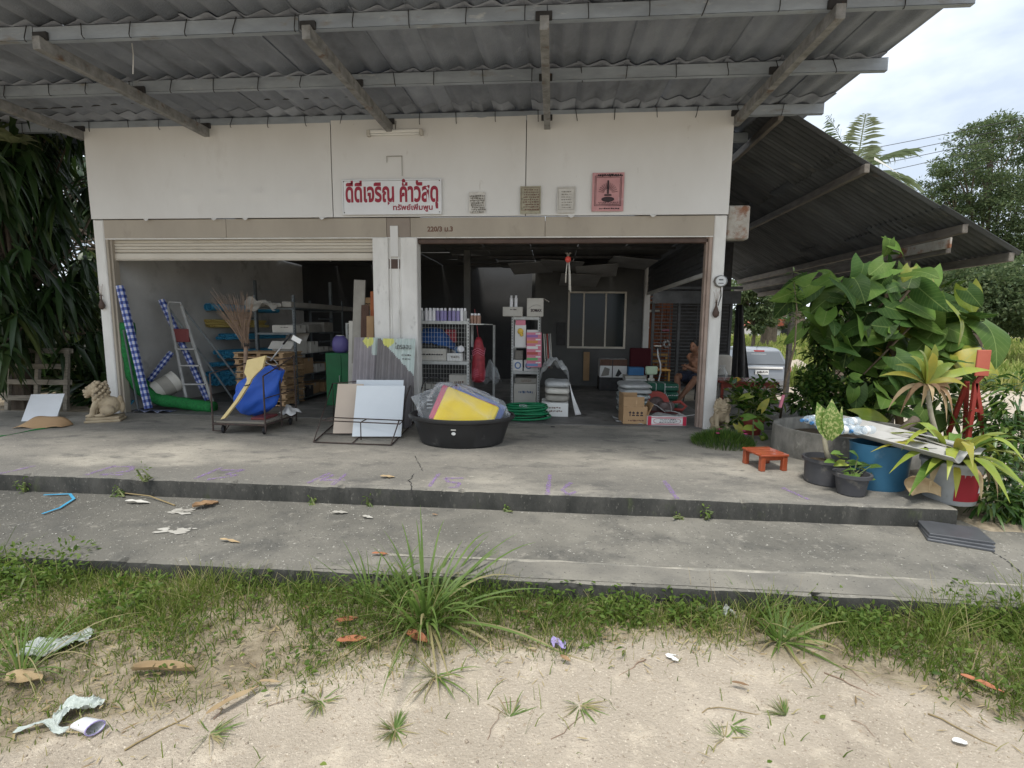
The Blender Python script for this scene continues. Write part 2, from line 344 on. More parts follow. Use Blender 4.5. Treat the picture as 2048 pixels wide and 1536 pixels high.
# ------------------------------------------------------------------ bulk meshes (leaves, blades)
def bulk(name, V, F, mat, rnd=None, parent=None, smooth=False, loc=None):
    """V (n,3) array, F (m,k) array of equal-sized faces, fast; vertices are world coordinates"""
    V = np.asarray(V, np.float32).copy(); F = np.asarray(F, np.int32)
    o0 = np.zeros(3, np.float32)
    if parent is not None: o0 = np.array(parent.matrix_basis.to_translation(), np.float32)
    elif loc is not None: o0 = np.array(loc, np.float32)
    V -= o0
    me = bpy.data.meshes.new(name); m, k = F.shape
    me.vertices.add(len(V)); me.vertices.foreach_set('co', V.ravel())
    me.loops.add(m*k); me.loops.foreach_set('vertex_index', F.ravel())
    me.polygons.add(m); me.polygons.foreach_set('loop_start', np.arange(0, m*k, k, dtype=np.int32))
    if smooth: me.polygons.foreach_set('use_smooth', np.ones(m, bool))
    me.materials.append(MATS[mat])
    if rnd is not None:
        a = me.attributes.new('rnd', 'FLOAT', 'FACE'); a.data.foreach_set('value', np.asarray(rnd, np.float32))
    me.update(calc_edges=True); me.validate()
    o = bpy.data.objects.new(name, me); COL.objects.link(o); o.parent = parent
    if parent is None and loc is not None: o.location = tuple(map(float, loc))
    return o
def unit(a): return a/(np.linalg.norm(a, axis=-1, keepdims=True)+1e-9)
def leaf_cloud(P, D, L, W, droop=.25, fold=.15, side=None, pts=None):
    """one folded leaf per row: base P, direction D, length L, width W -> V, F(quads/tris as quads), leaf index per face.
    each leaf: 8 vertices (base, 3 left, 3 right, tip folded along the midrib) -> 6 faces"""
    n = len(P); D = unit(D)
    up = np.tile([0, 0, 1.0], (n, 1)) if side is None else side
    S = unit(np.cross(D, up+rng.normal(0, .35, (n, 3)))); U = np.cross(S, D)
    t = np.array([0, .3, .65, 1.0]); wd = np.array([.12, 1, .8, .03]) if pts is None else np.array(pts)
    L = np.broadcast_to(L, n)[:, None]; W = np.broadcast_to(W, n)[:, None]
    V = np.zeros((n, 12, 3))
    for i in range(4):
        mid = P+D*L*t[i]+np.array([0, 0, -1.0])*(droop*L*t[i]**2)
        V[:, i*3+1] = mid
        V[:, i*3] = mid-S*W*.5*wd[i]+U*W*fold*wd[i]
        V[:, i*3+2] = mid+S*W*.5*wd[i]+U*W*fold*wd[i]
    q = []
    for i in range(3):
        a = i*3; q += [(a, a+1, a+4, a+3), (a+1, a+2, a+5, a+4)]
    q = np.array(q); F = (np.arange(n)[:, None, None]*12+q[None]).reshape(-1, 4)
    return V.reshape(-1, 3), F, np.repeat(np.arange(n), 6)
def blades(P, D, L, W, bend):
    """grass blades: base P, horizontal lean D (n,2 scaled), length L, width W: 3 segments -> V,F,idx"""
    n = len(P); ang = rng.uniform(0, 2*math.pi, n)
    S = np.stack([np.cos(ang), np.sin(ang), np.zeros(n)], 1)
    V = np.zeros((n, 7, 3)); L = np.broadcast_to(L, n)[:, None]; W = np.broadcast_to(W, n)[:, None]; B = np.broadcast_to(bend, n)[:, None]
    D3 = np.concatenate([D, np.zeros((n, 1))], 1)
    for i, t in enumerate((0, .4, .75)):
        c = P+D3*L*(t*.4+B*t*t)+np.array([0, 0, 1.0])*L*(t*(1-.45*B*t)); ww = W*(1, .85, .5)[i]
        V[:, i*2] = c-S*ww/2; V[:, i*2+1] = c+S*ww/2
    V[:, 6] = P+D3*L*(.4+B)+np.array([0, 0, 1.0])*L*(1-.45*B-.25*B)
    q = np.array([(0, 1, 3, 2), (2, 3, 5, 4), (4, 5, 6, 6)])
    F = (np.arange(n)[:, None, None]*7+q[None]).reshape(-1, 4)
    return V.reshape(-1, 3), F
def tri_fix(F): return F

# ------------------------------------------------------------------ ground
EDGE_Y = -3.11          # front edge of the platform
TREAD_Z, GROUND_Z = -.165, -.30
_vb = [gp(x, y, GROUND_Z) for x, y in ((-300, 1536), (0, 1490), (200, 1440), (420, 1390), (600, 1320), (850, 1300), (1000, 1280), (1250, 1270), (1400, 1275), (1600, 1300), (1800, 1350), (2048, 1440), (2300, 1540))]
VBX = [p[0] for p in _vb]; VBY = [p[1] for p in _vb]
def verge_y(x): return np.interp(x, VBX, VBY)
_t1, _t2 = gp(1078, 1162, TREAD_Z), gp(1848, 1202, TREAD_Z)
_t0 = gp(461, 1134, TREAD_Z)
def tread_y(x): return np.interp(x, [-9, _t0[0], _t1[0], _t2[0], 5], [_t0[1]-.05, _t0[1], _t1[1], _t2[1], _t2[1]-.05])
def sstep(a, b, x): t = np.clip((x-a)/(b-a), 0, 1); return t*t*(3-2*t)
def fbm(x, y, s=1.0):
    return (np.sin(x*1.7*s+y*.9*s+1.3)+np.sin(x*.8*s-y*2.1*s+4.1)+.6*np.sin(x*3.9*s+y*3.1*s+.4)+.5*np.sin(-x*5.3*s+y*6.1*s+2.2)+.35*np.sin(x*11*s-y*9.2*s))/3.4
def ground_z(x, y):
    x = np.asarray(x, float); y = np.asarray(y, float)
    z = GROUND_Z+.014*fbm(x, y, 1.3)+.008*fbm(x, y, 4.1)+.006*fbm(y, x, 7)
    z = z+.13*sstep(-3.0, -5.2, x)*sstep(-6.2, -4.2, y)*(y < 6)+.10*sstep(-7, -8, x)*sstep(-3.5, -2, y)
    z = z+.16*sstep(3.3, 3.7, x)*sstep(-3.6, -3.0, y)*sstep(6, 3.8, x+.25*y)
    z = z-.37*sstep(3.8, 7.5, x)*sstep(-2.5, 7, y)+.9*sstep(14, 55, y)*sstep(2, 6, x)+.05*fbm(x, y, .3)*sstep(6, 12, np.abs(y))
    return z
xs = np.concatenate([[-900, -500, -250, -120, -60, -35, -22, -15], np.arange(-11, 8.01, .09), [8.4, 9, 9.6, 10.4, 11.4, 12.5, 14, 16, 19, 23, 28, 35, 45, 60, 90, 150, 300, 500, 900]])
ys = np.concatenate([[-300, -150, -60, -30, -18, -12, -9], np.arange(-7.6, -2.9, .06), np.arange(-2.9, 4, .35), np.arange(4, 14, .8), [15, 17, 20, 24, 29, 36, 45, 55, 70, 100, 160, 300, 600, 1500]])
X, Y = np.meshgrid(xs, ys, indexing='ij'); Z = ground_z(X, Y)
ni, nj = X.shape; I = np.arange(ni*nj).reshape(ni, nj)
F = np.stack([I[:-1, :-1], I[1:, :-1], I[1:, 1:], I[:-1, 1:]], -1).reshape(-1, 4)
ground = bulk('ground', np.stack([X, Y, Z], -1).reshape(-1, 3), F, 'sand', smooth=True); struct(ground)
soil = sstep(-.25, .12, Y-verge_y(X)-.12*fbm(X, Y, 2.2))*(Y < -2.5)
soil = np.maximum(soil, sstep(12, 15, Y+2*fbm(X, Y, .5))); soil = np.maximum(soil, ((X < -6.5) & (Y > -3))*.9)
soil = np.maximum(soil, sstep(3.2, 3.5, X)*sstep(5.4, 4.4, X)*(Y > -3.6)*(Y < 3))
a = ground.data.attributes.new('soil', 'FLOAT', 'POINT'); a.data.foreach_set('value', soil.ravel().astype(np.float32))

# ------------------------------------------------------------------ platform, step
def slab(name, mats, x0, x1, yf, yb, z0, z1, nx, jit=.006):
    """concrete slab whose front arris is worn: top strip, rounded arris, front face (second material)"""
    m = MB(); xx = np.linspace(x0, x1, nx+1); f = np.array([yf(x) for x in xx])+jit*np.array([fbm(x, 3, 4) for x in xx]); dz = jit*.6*np.array([fbm(x, 8, 6) for x in xx]); ch = np.array([max(0, fbm(x*2.3, 1.7, 3.1)-.42)+max(0, fbm(x*1.1, 5, 1.3)-.6) for x in xx])*.16; dz = dz-ch*.5
    prof = [(yb, z1, 0), (None, 0, 0)]
    rows = [(np.full(nx+1, yb), np.full(nx+1, z1)), (f+.25, np.full(nx+1, z1)), (f+.022+ch*1.2, z1+dz*.15), (f+.005+ch, z1-.006+dz), (f, z1-.022+dz), (f+.004*np.array([fbm(x, 1, 7) for x in xx]), np.full(nx+1, (z0+z1)/2)), (f+.008, np.full(nx+1, z0))]
    V = [(xx[i], r[0][i], r[1][i]) for r in rows for i in range(nx+1)]; k = nx+1
    for r in range(len(rows)-1):
        pass
    m.v = [tuple(map(float, v)) for v in V]; m.n = len(V)
    for r in range(len(rows)-1):
        for i in range(nx):
            m.f.append((r*k+i, (r+1)*k+i, (r+1)*k+i+1, r*k+i+1)); m.mi.append(0 if r < 3 else 1)
    b = m.n; m.add([(x0, yb, z0), (x1, yb, z0), (x0, f[0], z0), (x1, f[-1], z0), (x0, yb, z1), (x1, yb, z1), (x0, f[0], z1-.02), (x1, f[-1], z1-.02)], [(0, 2, 6, 4), (1, 5, 7, 3), (0, 4, 5, 1)], 1)
    return m.build(name, mats, smooth=35)
platform = struct(slab('platform', ['concrete', 'algae_concrete'], -9.2, 3.42, lambda x: EDGE_Y, .05, -.32, 0, 900))
step = struct(slab('step', ['concrete_dark', 'algae_concrete'], -7.4, 4.6, tread_y, EDGE_Y+.2, -.45, TREAD_Z, 800, .010))
def strip_y(x): return tread_y(x)+.27+.02*fbm(x, 0, 2)
m = MB()
m.sheet(lambda u, v: (-1.6+6.1*u, (tread_y(-1.6+6.1*u)+.03)*(1-v)+(tread_y(-1.6+6.1*u)+.03+(strip_y(-1.6+6.1*u)-tread_y(-1.6+6.1*u)-.03)*min(1, .1+4*u))*v, TREAD_Z+.004+.002*fbm(u*9, v, 3)), 120, 3)
struct(m.build('step_repair_strip', 'concrete_pale', smooth=1))
m = MB()
def seam(u, v):
    x = -1.2+4.4*u; wdt = .010+.014*max(-.3, fbm(x, 5, 3)); return (x, strip_y(x)+(v-.5)*wdt*2.2, TREAD_Z+.004+.012*math.sin(math.pi*v)*max(.1, .6+.5*fbm(x, 2, 5)))
m.sheet(seam, 200, 4); struct(m.build('cement_ridge', 'seam_cement', smooth=1))
m = MB(); m.box(-7.25, 2.6, .05, 6.6, -.3, .012); struct(m.build('shop_floor', 'shop_floor'))
m = MB(); m.box(2.6, 4.9, .06, 8.2, -.5, -.04); struct(m.build('yard_floor', 'concrete_dark'))

# spray-painted survey numbers along the platform edge
NUMS = [([(0, 948), (70, 932)], [(-40, 946), (0, 946)]), ([(170, 951), (232, 931)], [(222, 934), (265, 934), (262, 942), (200, 950), (246, 950)]), ([(390, 958), (445, 935)], [(440, 941), (488, 940), (452, 949), (476, 951), (414, 960)]),
        ([(615, 967), (660, 946)], [(668, 950), (640, 961), (690, 960)], [(693, 948), (664, 970)]), ([(858, 974), (878, 948)], [(928, 957), (890, 957), (898, 965), (918, 966), (914, 975), (896, 976)]),
        ([(1095, 990), (1100, 950)], [(1142, 966), (1124, 980), (1136, 990), (1152, 984)]), ([(1328, 962), (1354, 998)],), ([(1565, 976), (1618, 1000)],)]
for ss in NUMS:
    m = MB()
    for st in ss:
        P = [gp(x, y, 0) for x, y in st]
        for a, b in zip(P[:-1], P[1:]):
            n = max(3, int(np.linalg.norm(b-a)/.02)); d = (b-a)/np.linalg.norm(b-a); s = np.array([-d[1], d[0], 0])
            pts = [a+(b-a)*i/n for i in range(n+1)]
            V = []; 
            for i, p in enumerate(pts):
                h = .02*(1+.4*fbm(p[0]*3, p[1]*3, 3)); V += [p+s*h+np.array([0, 0, .004]), p-s*h+np.array([0, 0, .004])]
            m.add(V, [(2*i, 2*i+1, 2*i+3, 2*i+2) for i in range(n)])
    m.build('painted_number', 'purple_paint', platform, w=True)
# ------------------------------------------------------------------ the shop building
XL, XLi, XC0, XC1, XRi, XR = -7.2, -6.99, -2.72, -2.04, 2.2, 2.42
B = thing('shop_building', 'long white fronted open hardware shop with two bays under a corrugated eave', 'shop', (-2.4, 0, 0))
def bp(name, mat, f, smooth=False): m = MB(); f(m); return m.build(name, mat, B, smooth)
# posts
bp('post', 'post_white', lambda m: m.box(XL, XLi-.04, 0, .2, 0, 3.07, .012))
bp('shutter_guide', 'beam_beige', lambda m: (m.box(XLi-.04, XLi, .02, .14, .013, 2.78, .004), m.box(XLi, XLi+.035, .05, .16, .013, 2.78, .004)))
pc = bp('post', 'post_white', lambda m: (m.box(XC0, XC0+.24, 0, .22, 0, 2.785, .01), m.box(XC0+.24, XC0+.43, .03, .2, 0, 2.785, .004), m.box(XC0+.43, XC1, 0, .22, 0, 2.785, .01), m.box(XC0+.262, XC0+.278, .012, .04, .2, 2.78, .003), m.box(XC0+.385, XC0+.40, .012, .04, .2, 2.78, .003)))
bp('patch_plate', 'dark_brown', lambda m: m.box(XC0+.25, XC0+.41, .018, .03, 2.33, 2.47))
bp('post_strip', 'fascia_white', lambda m: m.box(XC0+.28, XC0+.40, -.012, .01, 2.5, 2.95, .004))
bp('post', 'post_white', lambda m: m.box(XRi+.05, XR, 0, .2, -.05, 3.07, .012))
bp('shutter_guide', 'jamb_pink', lambda m: (m.box(XRi, XRi+.05, .025, .15, .013, 2.78, .005), m.box(XRi-.03, XRi, .06, .17, .013, 2.78, .004)))
# header
for a, b, mt in ((XLi-.04, -5.02, 'beam_beige'), (-5.015, XC0+.22, 'beam_beige'), (XC0+.225, -2.14, 'beam_brown'), (-2.135, -.14, 'beam_beige'), (-.135, XRi+.05, 'beam_beige')):
    bp('header_board', mt, lambda m: m.box(a, b, .01, .16, 2.79, 3.07, .004))
bp('header_strip', 'post_white', lambda m: m.box(XLi-.04, XRi+.05, .015, .12, 2.775, 2.789))
bp('shutter_bottom_bar', 'dark_brown', lambda m: m.box(XC1, XRi, .06, .14, 2.70, 2.77, .01))  # dark brown here takes in the shadow strip under the header
# fascia boards
for a, b, z in ((XL+.02, -3.30, 4.41), (-3.285, -.43, 4.44), (-.418, XR+.0, 4.45)):
    def fb(m):
        def f(u, v):
            x = a+(b-a)*u; zz = 3.075+(z-3.075)*v
            return (x, -.035-.008*math.sin(math.pi*v)-.006*fbm(x, zz, 1.1)*math.sin(math.pi*u)-(.022*math.exp(-((zz-3.42)/.06)**2)*max(0, math.sin(x*11)) if -5.8 < x < -3.6 else 0), zz)
        m.sheet(f, 70, 30, thick=.03)
    bp('fascia_board', 'fascia_white', fb, 40)
bp('fascia_backing', 'dark_metal', lambda m: m.box(XL+.03, XR-.03, .02, .1, 3.09, 4.46))
# pencil-thin dirty seams are gaps; peeling scraps of paint below the fascia
for x in (-6.3, -5.2, -4.7, -3.5, .2, 1.35):
    bp('paint_scrap', 'fascia_white', lambda m: m.sheet(lambda u, v: (x+.1*u+.01*math.sin(9*v), -.04-.01*v, 3.075-.02*v*(1+math.sin(5*u))), 4, 2))
# walls
bp('side_wall', 'inner_wall', lambda m: m.box(XL+.01, XL+.13, .2, 6.4, 0, 3.5))
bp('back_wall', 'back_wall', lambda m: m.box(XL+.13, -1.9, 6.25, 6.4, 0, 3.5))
M('ceiling_pale', (.30, .30, .30), (.22, .22, .22), 2, .8, vary=.25); M('rear_shaded', (.12, .12, .115), (.09, .09, .087), 1.5, .8, dirt=((.05, .05, .05), 2, .58, .8))  # rear wall colour darkened to hold the interior shade
WY = 5.05   # rear wall of the right bay, with its window
wx0, wx1, wz0, wz1 = fp(1134, 690, WY)[0], fp(1250, 690, WY)[0], fp(1190, 697, WY)[2], fp(1190, 583, WY)[2]
bp('rear_wall', 'rear_shaded', lambda m: (m.box(-.45, wx0, WY, WY+.12, .012, 3.3), m.box(wx1, 2.2, WY, WY+.12, .012, 3.3), m.box(wx0, wx1, WY, WY+.12, .012, wz0), m.box(wx0, wx1, WY, WY+.12, wz1, 3.3)))
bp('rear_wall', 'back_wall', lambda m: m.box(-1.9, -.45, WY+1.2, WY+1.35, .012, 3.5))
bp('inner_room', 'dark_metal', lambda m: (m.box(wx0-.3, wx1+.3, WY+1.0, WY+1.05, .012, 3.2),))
win = bp('window', 'shutter_cream', lambda m: (m.box(wx0, wx1, WY-.03, WY+.05, wz1-.045, wz1, .006), m.box(wx0, wx1, WY-.035, WY+.05, wz0, wz0+.05, .006), m.box(wx0, wx0+.05, WY-.028, WY+.05, wz0+.05, wz1-.045), m.box(wx1-.05, wx1, WY-.028, WY+.05, wz0+.05, wz1-.045)))
wa, wb = fp(1167, 640, WY)[0], fp(1211, 640, WY)[0]
for x in (wa, wb): MB().box(x-.018, x+.018, WY-.02, WY+.03, wz0+.05, wz1-.045).build('mullion', 'shutter_cream', win, w=True)
M('dark_glass', (.012, .02, .022), rough=.12, spec=.22)
for a, b in ((wx0+.05, wa-.018), (wa+.018, wb-.018), (wb+.018, wx1-.05)): MB().box(a, b, WY+.004, WY+.012, wz0+.05, wz1-.045).build('pane', 'dark_glass', win, w=True)
# inner posts
for x, y, wd in ((-1.80, 3.0, .13), (2.27, 5.0, .14), (-.52, 6.0, .1)):
    bp('inner_post', 'inner_wall' if x > 2 else 'rear_shaded', lambda m: m.box(x-wd/2, x+wd/2, y-wd/2, y+wd/2, .012, 3.2, .008))
# ceiling: dark boards, one row sagging
for i in range(5):
    for j in range(5):
        x = XL+.15+i*1.0*1.0
        bp('ceiling_board', 'ceiling_board', lambda m: m.box(x, x+.985, .3+j*1.2, .3+j*1.2+1.185, 3.12, 3.135, rot=Euler((rng.normal(0, .01), rng.normal(0, .01), 0)).to_matrix()))
for i in range(5):
    for j in range(5):
        x = XC1-.2+i*.9; sag = rng.normal(0, .025)
        bp('ceiling_board', 'ceiling_board', lambda m: m.box(x, x+.885, .3+j*1.1, .3+j*1.1+1.085, 2.98+rng.uniform(0, .05), 3.0+.06, rot=Euler((sag, rng.normal(0, .02), 0)).to_matrix()))
for j in range(4): bp('ceiling_batten', 'dark_metal', lambda m: m.box(XC1, 2.2, .8+j*1.2, .84+j*1.2, 2.90, 2.95))
for x, y, z, rx_, ry_ in ((.15, 3.6, 2.78, -6, 3), (.95, 3.9, 2.70, -9, -4), (1.6, 3.4, 2.82, -4, 5), (.6, 4.4, 2.55, -10, 2), (-.5, 3.8, 2.76, -7, -3)): bp('hanging_board', 'ceiling_pale', lambda m: m.box(x-.45, x+.45, y-.5, y+.5, z, z+.012, rot=Euler((R(rx_), R(ry_), R(ry_))).to_matrix()))
# side shutter rolled half up on the right flank: slats seen from inside
zb = xp(1400, 548, 2.28)[2]
for k in range(9):
    bp('shutter_slat', 'grille_dark', lambda m: m.box(2.26+.006*(k % 2), 2.285+.006*(k % 2), .25, 4.9, zb+.085*k, zb+.085*k+.08, .006))
bp('shutter_bottom_bar', 'inner_wall', lambda m: m.box(2.25, 2.30, .25, 4.9, zb-.07, zb-.004, .008))
# left bay roller shutter: four slats and a bottom rail show under the header
zt = 2.772
for k in range(4):
    def sl(m):
        P = [(.055, 0), (.048, -.018), (.055, -.036), (.075, -.046), (.075, 0)]
        z = zt-.048*k
        m.prism([(q[0]+.05, z+q[1]) for q in P], XLi+.01, XC0-.005, 'x')
    bp('shutter_slat', 'shutter_cream', sl)
bp('shutter_bottom_bar', 'shutter_cream', lambda m: (m.box(XLi+.01, XC0-.005, .09, .135, zt-.295, zt-.197, .012), m.box(XLi+.01, XC0-.005, .085, .14, zt-.31, zt-.296, .004)))
# ---------------- eave roof
RZ = lambda y: 4.50+.022*y           # underside of the purlins' tops
PY = [1.0, -.03, -1.22, -2.42]
def roof_x(k): return -9.3+.56*k
def tile_mesh():
    m = MB(); n = 30; Lh = 1.3
    def f(u, v):
        x = .60*v; a = 2*math.pi*x/.28; return (x, -Lh*u, .023*(math.cos(a)+.2*math.sin(2*a)))
    m.sheet(f, 3, n, thick=-.008); return m
tm = tile_mesh(); tilt = math.atan(.022)
t0 = None
for r, y in enumerate((.0+1.05, -.0+.06, -1.12, -2.32)):
    for k in range(23):
        if t0 is None: t0 = tm.build('roof_tile', 'roof_cement', B, 1, w=False); o = t0
        else: o = t0.copy(); COL.objects.link(o); o.parent = B
        if r == 3 and rng.random() < 0: continue
        o.location = (roof_x(k)+2.4+rng.normal(0, .004), y+rng.normal(0, .015), RZ(y)+.037+.006*(k % 2)+rng.uniform(0, .008)); o.rotation_euler = (tilt+R(.6)+rng.normal(0, .003), rng.normal(0, .006), rng.normal(0, .006))
        o.scale = (1, .82 if r == 3 else 1, 1)
for y, x1 in zip(PY, (3.0, 3.60, 3.66, 3.62)):
    xx = [-9.3, -5.3, -2.5, -.1, x1]
    for a, b in zip(xx[:-1], xx[1:]):
        dz = rng.normal(0, .004)
        bp('purlin', 'purlin_paint', lambda m: (m.box(a, b-.012, y-.003, y+.003, RZ(y)-.125+dz, RZ(y)+.01+dz), m.box(a, b-.012, y-.003, y+.05, RZ(y)-.127+dz, RZ(y)-.121+dz), m.box(a, b-.012, y-.003, y+.05, RZ(y)+.005+dz, RZ(y)+.01+dz)))
for i, x in enumerate((-9.2, -7.22, -5.2, -2.40, -.13, 2.46)):
    bp('rafter', 'rafter_old', lambda m: (m.bar((x, .0, RZ(0)-.19), (x, -2.5, RZ(-2.5)-.185), .085, .125, bv=.004),))
    for y in PY[1:]: bp('purlin_clip', 'dark_metal', lambda m: m.box(x-.085, x+.07, y-.035, y-.004, RZ(y)-.135, RZ(y)-.06, .004))
hk = None
for y in PY[1:]:
    for k in range(1, 23):
        if hk is None: hk = part(B, 'roof_hook', 'dark_metal', lambda m: m.tube([(0, 0, .0), (0, 0, -.13), (0, .015, -.155), (0, .03, -.15)], .005, 5)); o = hk
        else: o = hk.copy(); COL.objects.link(o); o.parent = B
        o.location = (roof_x(k)+2.4+.03+rng.normal(0, .02), y-.012, RZ(y)+.01); o.rotation_euler = (rng.normal(-.2, .15), rng.normal(0, .15), 0)
# ------------------------------------------------------------------ lean-to shed on the right flank
def lz(x): return 4.36-(x-3.2)*.60
Sh = thing('lean_to_shed', 'dark weathered lean-to of corrugated sheets sloping down beside the white shop', 'shed', (3.0, .1, 0))
sm0 = {}
def shed_sheet(x0, x1):
    k = round(x1-x0, 2)
    if k not in sm0:
        m = MB(); nx = 10; sl = math.hypot(1, .60)
        m.sheet(lambda u, v: (k*u, .82*v, -.60*k*u+.022*math.cos(2*math.pi*v*.82/.118)), nx, 56, thick=-.006)
        o = m.build('corrugated_sheet', 'shed_roof', Sh, 1, w=False); sm0[k] = o.data; return o
    o = bpy.data.objects.new('corrugated_sheet', sm0[k]); COL.objects.link(o); o.parent = Sh; return o
for r, (a, b) in enumerate(((2.5, 4.0), (3.9, 5.4), (5.25, 6.32))):
    for j in range(11):
        o = shed_sheet(a, b); dx = rng.normal(0, .03)
        o.location = (a+dx-3.0, .02+j*.77-.1+rng.normal(0, .012)+(rng.normal(0, .04) if j == 0 else 0), lz(a+dx)+.035-.012*r+.006*(j % 2)); o.rotation_euler = (rng.normal(0, .006), rng.normal(0, .008), rng.normal(0, .01))
def sp(name, mat, f, smooth=False): m = MB(); f(m); return m.build(name, mat, Sh, smooth)
for x, d in ((3.05, .02), (4.23, .0), (5.57, .0), (6.2, .0)):
    sp('purlin', 'shed_beam', lambda m: m.box(x-.035, x+.035, .0, 8.3, lz(x)-.13, lz(x)-.01, .006))
sp('beam', 'shed_beam', lambda m: m.box(5.46, 5.53, .15, 8.3, lz(5.5)-.42, lz(5.5)-.26, .008))
sp('rusty_plate', 'rust_plate', lambda m: m.box(5.43, 5.455, .05, 1.5, lz(5.5)-.36, lz(5.5)-.22, .003))['label'] = 'rust streaked flat iron strip under the purlin'
for x, y in ((5.5, 1.0), (5.5, 4.6), (4.55, 8.0)):
    sp('post', 'shed_beam', lambda m: m.box(x-.05, x+.05, y-.05, y+.05, -.5, lz(x)-.2, .008))
sp('metal_flashing', 'lamp_white', lambda m: m.sheet(lambda u, v: (4.25+.35*u, -.1-.02*math.sin(3*u), lz(4.25+.35*u)+.02+.035*v*(1-u)), 8, 2, thick=.004))
# flank of the shop above the side opening
bp('flank_wall', 'dark_metal', lambda m: m.box(2.40, 2.43, .16, 6.4, zb+.8, 4.4))
rb = thing('rusty_light_box', 'blank rusted white metal box fixed beside the post under the lean-to', 'sign box', (2.55, .1, 2.72))
part(rb, 'box', 'rust_plate', lambda m: m.box(-.1, .21, -.02, .16, .03, .50, .02)); part(rb, 'bracket', 'dark_metal', lambda m: m.box(-.13, -.1, .0, .12, .08, .44, .004))
# rear of the lean-to: barred gate
Gt = thing('barred_gate', 'dark barred steel gate closing the back of the lean-to', 'gate', (3.4, 5.05, -.04))
for x in (-.98, .86, -.36): part(Gt, 'gate_post', 'grille_dark', lambda m: m.box(x, x+.06, -.03, .03, 0, 2.2))
gb = None
for k in range(26):
    if gb is None: gb = part(Gt, 'bar', 'grille_dark', lambda m: m.box(-.92, .86, -.012, .012, 0, .022)); o = gb
    else: o = gb.copy(); COL.objects.link(o); o.parent = Gt
    o.location = (0, .0, .06+k*.083)
for x in (-.75, -.55, .1, .5): part(Gt, 'stile', 'grille_dark', lambda m: m.box(x, x+.018, -.02, -.013, 0, 2.2))
part(Gt, 'hood', 'grille_dark', lambda m: (m.box(-1.0, 1.06, -.12, .15, 2.2, 2.26, .01), m.box(-1.0, 1.06, -.13, -.12, 2.1, 2.4), m.box(-1.0, 1.08, -.16, -.14, 2.44, 2.5)))
bp('dark_backdrop', 'dark_metal', lambda m: m.box(2.3, 4.45, 5.6, 5.65, -.1, 3.6))  # added dark sheet standing in for the darkness behind the gate bars
tg = MB().sheet(lambda u, v: (4.42+.42*u*(.35+.65*v)+.02*math.sin(9*u), 5.1+.05*math.sin(14*u+2*v), 2.05-2.1*v*(1-.12*u)), 20, 12, thick=.004)
tag(tg.build('shade_cloth', 'dark_metal', smooth=1), 'black shade cloth hanging off the edge of the barred gate', 'cloth')
# ------------------------------------------------------------------ far setting on the right: meadow, trees, palms, house, wires
def tubes_tree(m, pts): pass
def crown_tree(name, label, base, h, clumps, nleaf, L, W, mat='tree_leaf', group=None, tr=.18, droop=.3, flat=.5, cat='tree', trunk=True, dirw=None):
    """clumps: list of (dx,dy,dz,radius) from the base; leaves spread in layered sprays inside each"""
    t = thing(name, label, cat, base, group=group); b = np.array(base)
    if trunk:
        m = MB(); top = b+np.array([0, 0, h*.55]); m.tube([b-np.array([0, 0, .3]), b+np.array([.05*h*.3, 0, h*.25]), top], [tr, tr*.8, tr*.55], 9)
        m.build('trunk', 'bark', t)
        m = MB()
        for c in clumps:
            q = b+np.array(c[:3]); s = b+np.array([0, 0, h*rng.uniform(.25, .5)])
            m.tube([s, (s+q)/2+rng.normal(0, .12*c[3], 3), q], [tr*.45, tr*.25, tr*.08], 6)
            for _ in range(3): m.tube([(s+2*q)/3, q+unit(rng.normal(0, 1, 3))*c[3]*.7], [tr*.14, tr*.05], 5)
        m.build('limbs', 'bark', t)
    vol = np.array([c[3]**2 for c in clumps]); vol = vol/vol.sum(); Ps = []; Ds = []
    for c, f in zip(clumps, vol):
        n = int(nleaf*f); ns = max(4, n//(n//70+20))
        sc = b+np.array(c[:3])+unit(rng.normal(0, 1, (ns, 3)))*np.array([1, 1, flat+.15])*c[3]*(rng.uniform(.25, 1, (ns, 1))**.6)
        i = rng.integers(0, ns, n); off = rng.normal(0, 1, (n, 3))*np.array([.17, .17, .075])*c[3]*.85
        P = sc[i]+off; d = unit(P-(b+np.array(c[:3])))*.6+rng.normal(0, .55, (n, 3)); d[:, 2] -= droop
        Ps.append(P); Ds.append(d)
    P = np.vstack(Ps); D = np.vstack(Ds); n = len(P)
    D = unit(D); S = unit(np.cross(D, rng.normal(0, 1, (n, 3)))); l = L*rng.uniform(.6, 1.25, (n, 1)); ww = W*rng.uniform(.7, 1.2, (n, 1))
    V = np.stack([P, P+D*l*.5+S*ww*.5, P+D*l, P+D*l*.5-S*ww*.5], 1).reshape(-1, 3); F = np.arange(4*n).reshape(n, 4)
    bulk('crown', V, F, mat, rng.random(n)*.7+.3*rng.random(n), t); return t
def gz(x, y): return float(ground_z(x, y))
def cl(base, pts, Y, k=1): return [tuple(fp(px, py, Y+dy)-np.array(base))+(r*k,) for px, py, dy, r in pts]
b = (float(fp(1985, 400, 27)[0]), 27.0, 0.0)
crown_tree('rain_tree', 'tall airy dark green tree crossed by the power lines beyond the lean-to', b, 9, cl(b, [(1985, 275, 0, 1.25), (2030, 330, 1, 1.5), (1925, 330, -.5, 1.0), (1885, 365, 0, .8), (1960, 380, 0, 1.3), (2030, 420, -.5, 1.4), (1895, 410, 0, .9), (1945, 445, .5, 1.2), (2010, 495, 0, 1.1), (1960, 500, 1, 1.0), (2120, 380, 0, 1.8), (2100, 480, 0, 1.6), (2075, 280, 1, 1.2), (1990, 250, 0, .6)], 27, 1.62), 46000, .23, .085, tr=.35)
b = (19.0, 22.0, gz(19, 22))
